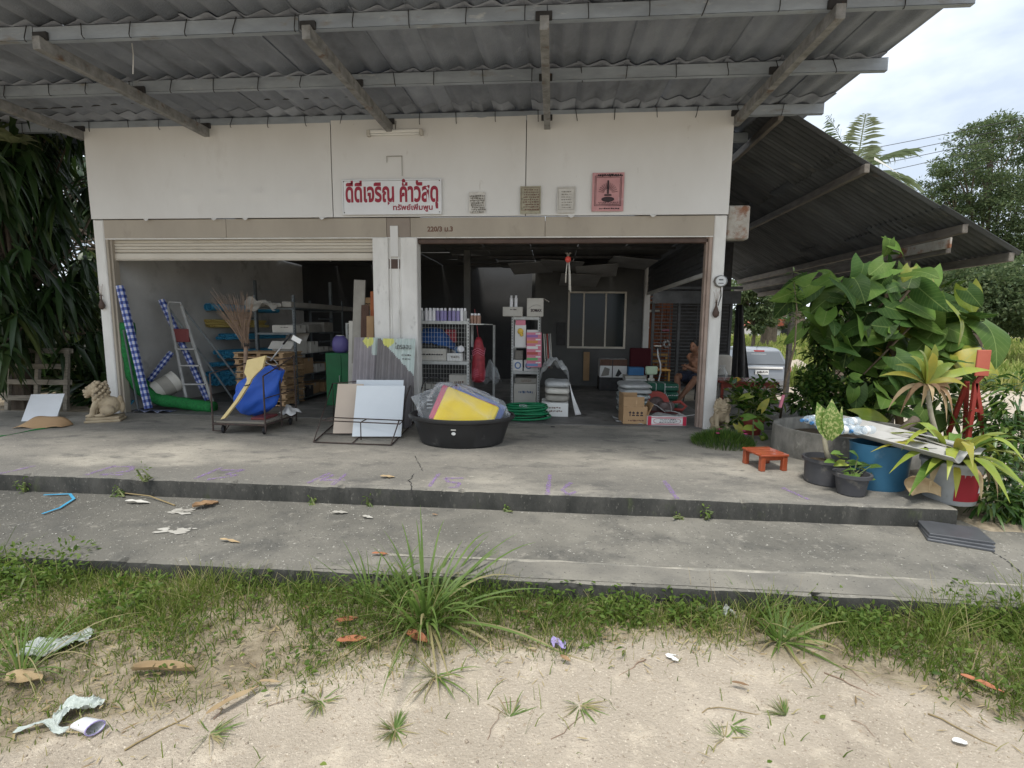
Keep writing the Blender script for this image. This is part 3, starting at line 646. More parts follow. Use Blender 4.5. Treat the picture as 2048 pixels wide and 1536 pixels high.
crown_tree('shade_tree', 'dense dark low tree standing at the meadow edge under the tall airy one', b, 5, cl(b, [(1925, 570, 0, 1.9), (1990, 590, -1, 2.0), (2060, 570, 0, 2.4), (1880, 610, 1, 1.3), (1960, 630, -1, 1.5), (2030, 630, -1, 1.7), (2110, 640, 0, 2)], 0+22), 26000, .24, .11, tr=.2)
b = (24, 36.0, gz(24, 36))
crown_tree('olive_tree', 'paler olive tree filling the gap right of the lean-to eave', b, 7, cl(b, [(1975, 535, 0, 2.6), (1920, 560, 0, 1.8), (2030, 520, 0, 2.8), (1850, 600, 0, 2.2), (1780, 620, 0, 2.4)], 36), 16000, .34, .16, tr=.25)
# palms
def frond(c, d, L, W, droop, nl=34, th=.25):
    """feather frond: rachis from c along d sagging; leaflets hang either side -> V,F"""
    d = unit(np.array(d, float)); t = np.linspace(0, 1, nl); R_ = c+np.outer(t, d)*L; R_[:, 2] -= droop*L*t**2
    T = unit(np.gradient(R_, axis=0)); S = unit(np.cross(T, [0, 0, 1.0])); V = []; F = []
    for sg in (-1, 1):
        D = unit(S*sg*.8+T*.55+np.array([0, 0, -th])+rng.normal(0, .12, (nl, 3))); l = (W*np.sin(math.pi*(.12+.85*t))**.7)[:, None]*rng.uniform(.8, 1.1, (nl, 1)); w2 = T*.008*L/3
        o = len(V)*1; V0 = np.stack([R_-w2, R_+w2, R_+D*l*.6+w2*.7+np.array([0, 0, -.02])*l, R_+D*l+np.array([0, 0, -.25])*l], 1).reshape(-1, 3)
        V.append(V0)
    V.append(np.stack([R_[:-1]+S[:-1]*.02, R_[:-1]-S[:-1]*.02, R_[1:]-S[1:]*.012, R_[1:]+S[1:]*.012], 1).reshape(-1, 3))
    V = np.vstack(V); return V, np.arange(len(V)).reshape(-1, 4)
def palm(label, top, base, fr, mat='palm_leaf', group=None, tr=.14, name='coconut_palm'):
    t = thing(name, label, 'palm', base, group=group); tb = np.array(top); bb = np.array(base)
    m = MB(); m.tube([bb-np.array([0, 0, .3]), bb*.5+tb*.5+np.array([.02*(tb[2]-bb[2]), 0, 0]), tb], [tr*1.2, tr, tr*.8], 9); m.build('trunk', 'bark', t)
    for d, L, W, dr in fr:
        V, F = frond(tb, d, L, W, dr); bulk('frond', V, F, mat, np.repeat(rng.uniform(.1, .95), len(F))*1.0, t)
    return t
tp = fp(1712, 345, 9); rgt = _rt; upv = np.array([0, 0, 1.0])
def img(dx, dy, dz=0): return _rt*dx+upv*dy+np.array([0, 1.0, 0])*dz
palm('coconut palm crown rising behind the lean-to roof against the cloudy sky', tp, (tp[0], 9, gz(tp[0], 9)), [(d_, l_*.86, w_*.85, r_) for d_, l_, w_, r_ in ((img(-.45, 1, .1), 2.5, .75, .12), (img(-.05, 1, -.2), 2.4, .7, .25), (img(.9, .75, -.1), 2.5, .8, .35), (img(1, .25, .1), 2.6, .85, .45), (img(.4, .9, .4), 2.2, .7, .3), (img(-1, .5, .2), 2.2, .8, .4), (img(-.6, .8, .5), 2, .7, .3), (img(1, -.05, -.4), 2.0, .8, .5), (img(-.9, .1, -.3), 2.0, .8, .5), (img(.7, .45, .6), 2.2, .8, .45))])
def farpalm(px, ytop, ybase, Y, label, L=2.2, tr=.16, n=11, trunk_only=False):
    tpt = fp(px, ytop, Y); bs = (tpt[0]+rng.normal(0, .2), Y, gz(tpt[0], Y))
    fr = [(img(math.cos(a), .55+.5*math.sin(a*1.7), math.sin(a)), L*rng.uniform(.85, 1.1), L*.3, rng.uniform(.35, .7)) for a in np.linspace(0, 6.28, n, endpoint=False)]
    palm(label, tpt, bs, fr, group='far palms beyond the meadow', tr=tr)
farpalm(1536, 545, 660, 34, 'far palm with the thickest pale trunk left of the red roof', 2.6, .3)
farpalm(1551, 520, 655, 36, 'far palm with a tall pale trunk rising just behind the red roof', 2.6, .36)
farpalm(1571, 616, 650, 62, 'short bushy far palm right of the red roof', 2.3, .22)
farpalm(1562, 628, 650, 68, 'smallest far palm beside the short bushy one', 1.6, .2)
farpalm(1597, 560, 655, 46, 'far palm with a pale trunk behind the thin sapling', 2.4, .3)
farpalm(1607, 540, 655, 44, 'far palm half hidden by the vine leaves', 2.4, .34)
b = (fp(1507, 655, 30)[0], 30, gz(12, 30))
crown_tree('roadside_tree', 'green leafy tree seen through the shed beside the black shade cloth', b, 5, cl(b, [(1510, 600, 0, 1.5), (1500, 640, 0, 1.3), (1525, 635, 1, 1.1), (1490, 580, 0, 1.3), (1520, 570, 2, 1.0), (1560, 648, 20, .8), (1583, 645, 20, .8)], 30), 9000, .32, .15, tr=.15)
hb = fp(1546, 650, 50); H_ = thing('far_house', 'far house with a red roof showing over the meadow', 'house', (hb[0], 50, gz(hb[0], 50)))
part(H_, 'wall', 'post_white', lambda m: m.box(-2, 2, 0, 5, -1, hb[2]-H_.location[2]-.1)); zz = hb[2]-H_.location[2]-.1
M('red_roof', (.45, .13, .08), (.33, .09, .06), 3, .8)
part(H_, 'roof', 'red_roof', lambda m: m.prism([(-2.4, zz), (2.4, zz), (1.1, zz+.75), (-1.1, zz+.75)], -.3, 5.2, 'y'))
part(H_, 'door', 'dark_brown', lambda m: m.box(-.4, .4, -.04, 0, -.6, 1.3)); part(H_, 'window', 'dark_glass', lambda m: m.box(.9, 1.6, -.03, 0, .3, 1.2))
# a wood behind everything so that the horizon is closed
def wood(name, label, x0, x1, y, h, n, L=1.2):
    P = np.stack([rng.uniform(x0, x1, n), y+rng.normal(0, 3, n), np.zeros(n)], 1); hh = h*(.75+.3*fbm(P[:, 0], P[:, 1]*0, .12)+.15*fbm(P[:, 0], P[:, 1]*0, .5)); P[:, 2] = rng.uniform(0, 1, n)**.8*hh-.3
    D = unit(rng.normal(0, 1, (n, 3))+np.array([0, -.3, -.4])); S = unit(np.cross(D, rng.normal(0, 1, (n, 3)))); l = L*rng.uniform(.5, 1.2, (n, 1))
    V = np.stack([P, P+D*l*.5+S*l*.3, P+D*l, P+D*l*.5-S*l*.3], 1).reshape(-1, 3)
    o = bulk(name, V, np.arange(4*n).reshape(n, 4), 'tree_leaf', rng.random(n)); o['label'] = label; o['category'] = 'wood'; return stuff(o)
wood('far_wood', 'low far wood closing the horizon beyond the meadow', -80, 120, 95, 5.5, 12000, 1.6)
# meadow
n = 42000; yy = 11.5+38*rng.random(n)**1.5; xx = rng.uniform(.30, 1.32, n)*(yy+7.4)*.98; keep = ~((xx < 8.6) & (yy < 14.6)); xx, yy = xx[keep], yy[keep]; n = len(xx)
ln = rng.uniform(.7, 1.35, n)*(.8+.35*fbm(xx, yy, .5)); V, F = blades(np.stack([xx, yy, ground_z(xx, yy)-.02], 1), rng.normal(0, .35, (n, 2)), ln, .03+.0022*yy, rng.uniform(.1, .6, n))
md = bulk('meadow_grass', V, F, 'meadow', np.repeat(np.clip(.45+.3*fbm(xx, yy, .35)+rng.normal(0, .2, n), 0, 1), 3)); md['label'] = 'tall sunlit yellow green grass of the meadow behind the car'; md['category'] = 'grass'; stuff(md)
sp_ = MB(); c = gp(1600, 740, -.55); c = fp(1595, 742, 12.6)
sp_.sheet(lambda u, v: (c[0]-1.5+3*u, 12+1.6*v, gz(c[0], 12)+.95*math.sin(math.pi*u)**1.2*math.sin(math.pi*v)*(1+.15*fbm(u*6, v*6, 1))-.05), 30, 16)
tag(sp_.build('sand_pile', 'sand', smooth=1), 'pale heap of sand behind the parked car', 'sand heap')
# power lines
for i, (a, b_) in enumerate((((1620, 312), (2110, 210)), ((1620, 331), (2110, 224)), ((1620, 348), (2110, 240)), ((1620, 368), (2110, 252)), ((1640, 440), (2110, 268)))):
    p, q = fp(*a, 19), fp(*b_, 13); p = p+(p-q)*.6; q = q+(q-p)*.5
    m = MB(); m.tube([p+(q-p)*t-np.array([0, 0, .25*math.sin(math.pi*t)]) for t in np.linspace(0, 1, 14)], .013, 5)
    tag(m.build('power_line', 'dark_metal'), ['topmost dark wire crossing the sky', 'second dark wire from the top crossing the sky', 'third dark wire from the top crossing the sky', 'fourth dark wire from the top crossing the sky', 'lowest dark wire running down behind the lean-to roof'][i], 'wire', 'power lines over the yard')
LATE = []
# ------------------------------------------------------------------ dark trees at the left end of the shop
def whorl_tree(name, label, base, h, centers, nl, Lr, W, mat='mango_leaf', droop=(.5, 1.3)):
    t = thing(name, label, 'tree', base); b = np.array(base); m = MB()
    m.tube([b-np.array([0, 0, .2]), b+np.array([.1, .1, h*.4]), b+np.array([0, .2, h*.85])], [.16, .13, .07], 9); m.build('trunk', 'bark', t)
    m = MB(); Ps, Ds = [], []
    for c in centers:
        s = b+np.array([.05, .1, h*rng.uniform(.3, .8)]); m.tube([s, (s+c)/2+rng.normal(0, .1, 3), c], [.035, .022, .01], 5)
        n = rng.integers(nl-4, nl+5); a = rng.uniform(0, 2*math.pi, n); d = np.stack([np.cos(a), np.sin(a), rng.uniform(-1.3, .35, n)], 1)
        Ps.append(np.tile(c, (n, 1))+rng.normal(0, .05, (n, 3))); Ds.append(d)
    m.build('limbs', 'bark', t)
    P, D = np.vstack(Ps), np.vstack(Ds); n = len(P)
    V, F, ix = leaf_cloud(P, D, Lr*rng.uniform(.6, 1.15, n), W*rng.uniform(.7, 1.2, n), rng.uniform(*droop), .18, pts=(.15, 1, .8, .03))
    r = np.clip(rng.normal(.4, .25, n), 0, 1); bulk('crown', V, F, mat, r[ix], t, True); return t
def rnd_c(n, x, y, z): return np.stack([rng.uniform(*x, n), rng.uniform(*y, n), rng.uniform(*z, n)], 1)
C1 = np.vstack([rnd_c(85, (-10.2, -8.25), (-.5, 1.6), (1.0, 4.9)), rnd_c(30, (-9.4, -8.0), (-.3, 1.5), (3.4, 5.2)), rnd_c(25, (-9.6, -8.35), (-.7, .4), (.9, 2.6))])
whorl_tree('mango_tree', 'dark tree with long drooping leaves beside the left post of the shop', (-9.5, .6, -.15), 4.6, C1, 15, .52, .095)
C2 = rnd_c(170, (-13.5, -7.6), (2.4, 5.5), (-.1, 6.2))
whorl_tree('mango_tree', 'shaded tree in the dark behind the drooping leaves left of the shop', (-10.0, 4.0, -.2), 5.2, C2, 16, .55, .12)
D_ = np.vstack([rnd_c(34, (-14.5, -8.3), (2.2, 4.8), (.1, 2.4)), rnd_c(10, (-9.4, -7.95), (1.4, 2.4), (-.05, .5))]); C4 = [tuple(q)+(.62,) for q in D_]; LATE.append(C4)
# a bright young rosette at the eave corner
rt_ = thing('bird_nest_fern', 'light green rosette of strap leaves high under the left corner of the eave', 'fern', fp(25, 260, -.4))
for k in range(16):
    a = k*2.4; dd = np.array([math.cos(a), math.sin(a)*.8, .75+.3*math.sin(k)])
    V, F, ix = leaf_cloud(np.array([fp(25, 285, -.4)]), dd[None], np.array([.42]), np.array([.12]), .5, .1, pts=(.35, 1, .85, .1)); bulk('leaf', V, F, 'palm_leaf', np.full(len(F), .8+.2*rng.random()), rt_, True)
# ------------------------------------------------------------------ fixtures on the facade
M('plastic_blue', (.03, .10, .48), (.02, .07, .36), 9, .55)
M('pvc_blue', (.08, .38, .60), (.06, .30, .50), 6, .4)
M('pvc_yellow', (.62, .48, .16), rough=.5)
M('net_green', (.015, .20, .045), (.01, .12, .03), 26, .75, .5, 80)
M('check_white', (.55, .56, .66), rough=.6); M('check_mid', (.12, .17, .42), rough=.6); M('check_dark', (.02, .03, .16), rough=.6)
M('aluminium', (.45, .45, .44), (.33, .33, .32), 8, .4, metal=.25)
M('step_red', (.16, .04, .04), rough=.6)
M('rack_grey', (.14, .16, .17), (.09, .105, .11), 7, .5, dirt=((.3, .3, .29), 40, .66, .75))
M('angle_white', (.55, .56, .54), (.42, .43, .41), 9, .5, dirt=((.2, .19, .17), 16, .62, .75))
M('slot_dark', (.03, .03, .03), rough=.8)
M('card_brown', (.40, .26, .14), (.33, .21, .11), 3, .8, dirt=((.26, .16, .08), 5, .62, .75), vary=.15)
M('card_white', (.56, .54, .49), (.47, .45, .4), 3, .75, vary=.15)
M('card_grey', (.3, .285, .25), (.24, .225, .2), 4, .8, vary=.2)
M('wood_pale', (.44, .30, .17), (.33, .21, .115), 4, .75, .2, 30, stretch=(1, 8, 8), vary=.25)
M('wood_grey', (.31, .28, .23), (.19, .17, .14), 5, .9, .3, 30, stretch=(1, 8, 8), vary=.2)
M('wood_dark', (.12, .065, .045), (.085, .045, .03), 6, .7, stretch=(6, 6, 1), vary=.2)
M('wood_orange', (.42, .14, .05), (.3, .09, .035), 7, .7)
M('twig', (.30, .21, .15), (.2, .135, .095), 12, .85)
M('cabinet_green', (.012, .13, .045), (.01, .1, .035), 3, .45)
M('black_plastic', (.022, .022, .023), (.03, .03, .031), 4, .45, .1, 30, dirt=[((.13, .125, .115), 5, .63, .78), ((.2, .19, .18), 30, .72, .8)])
M('rubber_black', (.02, .02, .022), rough=.6)
M('white_plastic', (.68, .68, .67), (.58, .58, .57), 6, .45)
M('paper_white', (.72, .72, .70), rough=.7)
M('foam_yellow', (.74, .60, .30), (.67, .53, .25), 8, .8)
M('foam_bright', (.90, .66, .02), (.85, .60, .02), 5, .7)
M('foam_pink', (.62, .08, .16), rough=.7); M('foam_lilac', (.33, .28, .5), rough=.7); M('foam_blue', (.1, .16, .42), rough=.7)
M('tile_white', (.70, .74, .77), (.64, .68, .71), 1.5, .15, spec=.5)
M('tile_beige', (.60, .50, .40), (.55, .45, .36), 2, .3)
M('wave_grey', (.215, .20, .20), (.18, .168, .168), 4, .6)
M('wave_lilac', (.31, .285, .30), (.26, .24, .25), 4, .6)
M('wave_label', (.52, .60, .57), (.48, .55, .52), 4, .5); M('wave_heart', (.66, .66, .20), rough=.6)
M('stone_lion', (.50, .41, .28), (.38, .30, .2), 6, .9, .6, 40, dirt=[((.2, .17, .13), 12, .58, .72)])
M('red_bag', (.30, .03, .04), (.2, .015, .025), 20, .5)
M('purple_tin', (.13, .11, .3), rough=.4)
M('can_white', (.72, .72, .74), rough=.3, spec=.6); M('can_violet', (.25, .22, .42), rough=.3); M('can_brown', (.3, .18, .13), rough=.35)
clearmat('clear_film', (.8, .84, .86), .07, .12)
clearmat('clear_bottle', (.62, .74, .84), .09, .08)
clearmat('blue_net', (.02, .11, .55), .82, .6)
def scrib(t, w_, h_, m_, rows, z0, z1, wf=.35, seed=1, th=.007, loc=None):
    r = np.random.default_rng(seed); m = MB()
    for i in range(rows):
        z = z0+(z1-z0)*i/max(1, rows-1); x = -w_*wf*r.uniform(.7, 1)
        while x < w_*wf:
            l = r.uniform(.008, .03); m.box(x, x+l, -.0118, -.0104, z*h_-th/2*r.uniform(.5, 1.6), z*h_+th/2*r.uniform(.5, 1.6)); x += l+r.uniform(.004, .014)
    o = stuff(m.build('printed_lines', m_, t, w=False))
    if loc: o.location = loc
M('print_blue_dull', (.08, .12, .22), rough=.7)
def box_thing(name, label, cat, c, sx, sy, sz, mat, rz=0, group=None, tape='card_grey', open_=False, plain=False):
    """carton standing on c (bottom centre): body, tape strip or lid flaps"""
    t = thing(name, label, cat, c, rz, group)
    if not open_: part(t, 'body', mat, lambda m: m.box(-sx/2, sx/2, -sy/2, sy/2, 0, sz, .006)); part(t, 'tape', tape, lambda m: (m.box(-sx/2-.002, sx/2+.002, -.025, .025, sz-.06, sz+.002))); h_ = (len(bpy.data.objects)*7) % 5
    if not open_ and not plain: scrib(t, sx, sz, ('ink_dark', 'ink_brown', 'card_grey', 'print_blue_dull', 'ink_dark')[h_], 1+h_ % 3, .22-.05*h_, -.12+.03*h_, .18+.05*h_, h_+3, min(.035, sz*.09), loc=(0, -sy/2+.0105, 0+sz/2))
    if open_:
        part(t, 'body', mat, lambda m: (m.box(-sx/2, sx/2, -sy/2, -sy/2+.006, 0, sz), m.box(-sx/2, sx/2, sy/2-.006, sy/2, 0, sz), m.box(-sx/2, -sx/2+.006, -sy/2+.006, sy/2-.006, 0, sz), m.box(sx/2-.006, sx/2, -sy/2+.006, sy/2-.006, 0, sz), m.box(-sx/2+.006, sx/2-.006, -sy/2+.006, sy/2-.006, 0, .006)))
        for sg, ang in ((-1, .6), (1, .9)):
            part(t, 'flap', mat, lambda m: m.box(-sx/2, sx/2, 0, sy*.48, 0, .005, rot=Euler((ang*sg, 0, 0)).to_matrix(), at=(0, 0, 0)).xf(Matrix.Translation((0, sg*sy/2-(sy*.48 if sg < 0 else 0)*math.cos(ang)*0, sz))) if sg > 0 else m.box(-sx/2, sx/2, -sy*.48, 0, 0, .005, rot=Euler((.8, 0, 0)).to_matrix(), at=(0, 0, 0)).xf(Matrix.Translation((0, -sy/2, sz))))
    return t
# lamp
p0, p1 = fp(738, 266, -.06), fp(843, 264, -.06); c = (p0+p1)/2; wd = p1[0]-p0[0]
t = thing('fluorescent_lamp', 'white fluorescent batten lamp fixed high on the fascia', 'lamp', (c[0], -.04, c[2]))
part(t, 'housing', 'lamp_white', lambda m: m.box(-wd/2, wd/2, -.05, 0, -.012, .035, .008)); part(t, 'tube', 'lamp_white', lambda m: m.tube([(-wd/2+.03, -.045, -.03), (wd/2-.03, -.045, -.03)], .014, 10), 1)
for s in (-1, 1): part(t, 'lamp_holder', 'card_white', lambda m: m.box(s*wd/2-.025, s*wd/2+.025, -.065, 0, -.052, .03, .006))
part(t, 'wire', 'dark_metal', lambda m: m.tube([(.0, -.01, .03), (.01, -.012, .16)], .005, 5))
# shop sign
p0, p1 = fp(686, 430, -.075), fp(883, 357, -.075); c = (p0+p1)/2; sw, sh = p1[0]-p0[0], p1[2]-p0[2]
t = thing('shop_sign', 'white sign board with large dark red Thai lettering on the fascia', 'sign', (c[0], -.075, c[2]))
part(t, 'board', 'sign_white', lambda m: m.box(-sw/2, sw/2, -.012, .015, -sh/2, sh/2, .003))
part(t, 'sign_border', 'dark_metal', lambda m: (m.box(-sw/2+.02, sw/2-.02, -.0135, -.012, sh/2-.024, sh/2-.02), m.box(-sw/2+.02, -sw/2+.024, -.0135, -.012, -sh/2+.02, sh/2-.024)))
def U(px, py): q = fp(px, py, -.07); return np.array([q[0]-c[0], -.014, q[2]-c[2]])
text('lettering', 'ดีดีเจริญ', .36, 'sign_red', t, (U(692, 388)+U(789, 388))/2+np.array([0, 0, .0]), U(789, 388)[0]-U(692, 388)[0], .012)
text('lettering', 'ค้าวัสดุ', .36, 'sign_red', t, (U(800, 388)+U(877, 388))/2+np.array([0, 0, .0]), U(877, 388)[0]-U(800, 388)[0], .012)
text('lettering', 'ทรัพย์เพิ่มพูน', .1, 'sign_red', t, (U(787, 416)+U(866, 416))/2, U(866, 416)[0]-U(787, 416)[0], .003)
for x in (-1, 1):
    for z in (-1, 1): part(t, 'screw', 'dark_metal', lambda m: m.lathe([(.008, 0), (.005, .006)], 8, (x*(sw/2-.03), -.012, z*(sh/2-.03)), rot=Euler((R(90), 0, 0)).to_matrix(), cap1=True))
text('house_number', '220/3 ม.3', .1, 'ink_brown', B, np.array(fp(880, 458, .005)), fp(905, 458)[0]-fp(854, 458)[0], .003, w=True)
def poster(name, label, x0, y0, x1, y1, mat, extra=None, Y=-.062, rz=0):
    a, b = fp(x0, y1, Y), fp(x1, y0, Y); c = (a+b)/2; w_, h_ = b[0]-a[0], b[2]-a[2]
    t = thing(name, label, 'poster', (c[0], Y, c[2]))
    part(t, 'sheet', mat, lambda m: m.sheet(lambda u, v: (w_*(u-.5), -.004*math.sin(5*u+3*v)-.004-.01*max(0, u-.9)*(v > .8), h_*(v-.5)), 10, 10, thick=-.0015))
    if extra: extra(t, w_, h_)
    return t
def fr(t, w_, h_, m_, k, th=.006): part(t, 'printed_frame', m_, lambda m: (m.box(-w_*k, w_*k, -.012, -.0105, h_*k-th, h_*k), m.box(-w_*k, w_*k, -.012, -.0105, -h_*k*.86, -h_*k*.86+th), m.box(-w_*k, -w_*k+th, -.012, -.0105, -h_*k*.86+th, h_*k-th), m.box(w_*k-th, w_*k, -.012, -.0105, -h_*k*.86+th, h_*k-th)))
def pk(t, w_, h_):
    fr(t, w_, h_, 'ink_dark', .42); fr(t, w_, h_, 'ink_dark', .38, .004); scrib(t, w_, h_, 'ink_dark', 2, .445, .42, .42, 2, .018); scrib(t, w_, h_, 'ink_dark', 1, -.43, -.43, .36, 3, .014)
    m = MB()   # a temple-like drawing: ring of rays around a tower above an oval seal
    for k in range(13):
        a = math.pi*(k+.5)/13; m.bar((math.cos(a)*w_*.12, -.011, math.sin(a)*h_*.1-.02*h_), (math.cos(a)*w_*.3, -.011, math.sin(a)*h_*.26-.02*h_), .01, .002)
    m.box(-.012, .012, -.012, -.0104, -.05*h_, .3*h_); m.box(-.05, .05, -.012, -.0104, -.1*h_, -.06*h_)
    m.lathe([(.09, 0), (.09, .001)], 20, (0, -.011, -.19*h_), sy=.4, rot=Euler((R(90), 0, 0)).to_matrix(), cap1=True); stuff(m.build('printed_drawing', 'ink_dark', t, w=False))
    scrib(t, w_, h_, 'ink_dark', 2, -.27, -.31, .3, 4)
poster('pink_poster', 'pink printed poster on the fascia, framed black drawing on it', 1183, 345, 1249, 423, 'poster_pink', pk)
poster('faded_poster', 'olive faded poster on the fascia over the middle seam', 1040, 372, 1082, 428, 'poster_olive', lambda t, w_, h_: (fr(t, w_, h_, 'ink_brown', .44, .004), scrib(t, w_, h_, 'ink_brown', 9, .36, -.34, .38, 8, .012)))
poster('worn_paper', 'small bleached paper with a dark edge between the olive and pink posters', 1114, 373, 1151, 426, 'poster_grey', lambda t, w_, h_: (fr(t, w_, h_, 'card_grey', .44, .003), scrib(t, w_, h_, 'card_grey', 7, .3, -.3, .28, 9, .01)))
poster('torn_paper', 'scratched remains of a torn paper right of the shop sign', 938, 384, 970, 426, 'poster_residue', lambda t, w_, h_: scrib(t, w_, h_, 'card_grey', 8, .3, -.46, .45, 10, .02), Y=-.060)
for i, (x0, x1, y) in enumerate(((773, 805, 312),)):
    m = MB(); a, b = fp(x0, 312, -.064), fp(x1, 352, -.064)
    m.box(a[0], b[0], -.066, -.064, a[2]-.008, a[2]); m.box(a[0], a[0]+.008, -.0665, -.064, a[2]-.09, a[2]-.008); m.box(b[0]-.008, b[0], -.0665, -.064, b[2], a[2]-.008)
    tag(m.build('tape_outline', 'card_grey'), 'dark tape outline of a removed notice above the shop sign', 'tape')
def pear(px, py, Y, label):
    q = fp(px, py, Y); t = thing('incense_holder', label, 'ornament', (q[0], Y, q[2]-.1), group='pear shaped wooden holders on the outer posts')
    part(t, 'holder', 'dark_brown', lambda m: m.lathe([(.012, -.01), (.042, .02), (.048, .06), (.03, .11), (.014, .16), (.012, .2), (.02, .215)], 16, sy=.7, cap1=True), 1)
    part(t, 'hook', 'dark_metal', lambda m: m.tube([(0, .04, .2), (0, 0, .24), (0, -.02, .21)], .004, 5))
    for k in range(4): part(t, 'incense_stick', 'twig', lambda m: m.tube([(.004*k-.006, 0, .2), (.03*(k-1.5), .0, .36+.03*(k % 2))], .0025, 4))
pear(203, 605, -.04, 'dark wooden pear shaped holder on the post beside the dark trees'); pear(1432, 620, -.04, 'dark wooden pear shaped holder on the post below the round meter')
q = fp(1439, 563, -.0); t = thing('electric_meter', 'round glass fronted electric meter on the post above the lean-to plants', 'meter', (q[0], .0, q[2]))
rx = Euler((R(90), 0, 0)).to_matrix()
part(t, 'base', 'card_grey', lambda m: m.lathe([(.088, 0), (.088, .05), (.08, .06)], 8, rot=rx, cap1=True)); part(t, 'dial', 'paper_white', lambda m: m.lathe([(.07, .061), (.07, .066)], 24, rot=rx, cap1=True), 30)
part(t, 'register', 'dark_metal', lambda m: (m.box(-.03, .03, -.069, -.066, .01, .028), m.box(-.035, .035, -.069, -.066, -.035, -.025)))
part(t, 'glass_cover', 'clear_film', lambda m: m.lathe([(.078, .06), (.076, .1), (.06, .118), (0.001, .122)], 24, rot=rx, cap0=False), 40); part(t, 'cable', 'dark_metal', lambda m: m.tube([(.02, .0, -.08), (.03, -.01, -.2), (.0, .0, -.34)], .006, 5))
# wire under the eave, two strips of white tape
m = MB(); a, b = fp(-20, 218, -.5), fp(725, 190, -.5); m.tube([a+(b-a)*t-np.array([0, 0, .02*math.sin(9*t)]) for t in np.linspace(0, 1, 20)], .008, 5)
tag(m.build('eave_wire', 'dark_metal'), 'thin dark wire running along under the eave on the tree side', 'wire')
m = MB(); a, b = fp(262, 70, -2.0), fp(266, 148, -2.0); m.tube([a, (a+b)/2+np.array([.015, 0, 0]), b], .006, 5)
tag(m.build('hanging_string', 'white_plastic'), 'white string hanging from the corrugated eave', 'string')
# ------------------------------------------------------------------ left bay
def checked(name, label, p, q, r, n=30, tail=0):
    p, q = np.array(p), np.array(q); m = MB(); k = 12
    m.tube([p+(q-p)*t for t in np.linspace(0, 1, n+1)], [r*(1+.04*math.sin(7*t)) for t in np.linspace(0, 1, n+1)], k)
    for i in range(n):
        for j in range(k): m.mi[i*k+j] = (0, 1, 2)[(i % 2)+((j//1) % 2)]
    return tag(m.build(name, ['check_white', 'check_mid', 'check_dark'], smooth=40), label, 'cloth roll', 'checked cloth rolls in the first bay')
a = gp(297, 817, .1); checked('cloth_roll', 'thick blue and white checked cloth roll leaning by the shutter guide', fp(240, 572, .08), a, .058, 40)
a = fp(416, 800, .85); checked('cloth_roll', 'thinner checked cloth roll standing behind the stepladder', fp(323, 600, .78), a, .055, 40)
a = fp(343, 705, .8); checked('cloth_roll', 'short checked cloth roll slanting above the white bucket', a, fp(298, 762, .5), .05, 14)
m = MB(); P = [fp(254, 645, .16), fp(258, 700, .18), fp(268, 750, .22), fp(288, 782, .3), fp(320, 800, .36), fp(365, 806, .38), fp(400, 812, .38), fp(428, 815, .38)]
Pd = [P[0]]
for u, v in zip(P[:-1], P[1:]): Pd += [u+(v-u)*t for t in (.25, .5, .75, 1)]
m.tube(Pd, [(.10+.03*math.sin(math.pi*min(1, i/14)))*(1+.07*math.sin(i*1.9)) for i in range(len(Pd))], 14)
tag(m.build('net_roll', 'net_green', smooth=1), 'long green net roll bent along the wall and floor', 'net roll')
m = MB(); a = gp(300, 824, .012); m.sheet(lambda u, v: (a[0]-.2+.55*u, a[1]-.12+.28*v, .02+.05*abs(math.sin(8*u+3*v))*(1-v)), 16, 8, thick=.003)
for i in range(len(m.mi)): m.mi[i] = (i+i//8) % 3
tag(m.build('cloth_scrap', ['check_white', 'check_mid', 'check_dark'], smooth=1), 'crumpled end of checked cloth on the floor by the shutter guide', 'cloth')
m = MB(); m.tube([fp(247, 660, .02), gp(278, 824, .012)], .014, 7); tag(m.build('metal_rod', 'rack_grey', smooth=30), 'thin grey rod leaning in front of the green net', 'rod')
m = MB(); a, b = gp(250, 822, .012), fp(266, 800, .3); m.bar(a+np.array([0, 0, .03]), b, .12, .02, bv=.004); tag(m.build('blue_strip', 'pvc_blue'), 'pale blue plastic strip on the floor at the shutter guide', 'strip')
for k, (px, py) in enumerate(((633, 513), (660, 521), (672, 513))):
    q = fp(px, py, .55); m = MB(); m.sheet(lambda u, v: (q[0]+.03*(u-.5)*(1-v), q[1]+.02*v, q[2]-.05*v+.03), 3, 4, thick=.003); m.tube([(q[0], q[1], q[2]+.03), (q[0], q[1], q[2]+.28)], .002, 4)
    tag(m.build('paper_tag', 'paper_white'), ['small white tag hanging under the shutter, nearest the trees', 'small white tag hanging lowest under the shutter', 'small white tag hanging under the shutter, nearest the middle post'][k], 'tag', 'white tags under the shutter')
# oil marks and scuffs on the platform
# stepladder
fl, frr = fp(376, 806, .52), fp(428, 804, .55); fl[2] = frr[2] = .012; tl, tr_ = fp(335, 612, .78), fp(363, 612, .8)
t = thing('stepladder', 'aluminium stepladder with a dark red top platform leaning in the first bay', 'ladder', (fl+frr)/2)
def tp_(name, mat, f, s=False): m = MB(); f(m); return m.build(name, mat, t, s)
tp_('rail', 'aluminium', lambda m: m.bar(fl, tl, .03, .06, bv=.004)); tp_('rail', 'aluminium', lambda m: m.bar(frr, tr_, .03, .06, bv=.004))
for k in (.05, .24, .42, .58): tp_('tread', 'aluminium', lambda m: m.bar(fl+(tl-fl)*k, frr+(tr_-frr)*k, .085, .022, bv=.003))
pl = (fl+(tl-fl)*.76+frr+(tr_-frr)*.76)/2; tp_('platform_step', 'step_red', lambda m: m.box(pl[0]-.15, pl[0]+.15, pl[1]-.02, pl[1]+.03, pl[2]-.2, pl[2]+.03, .01))
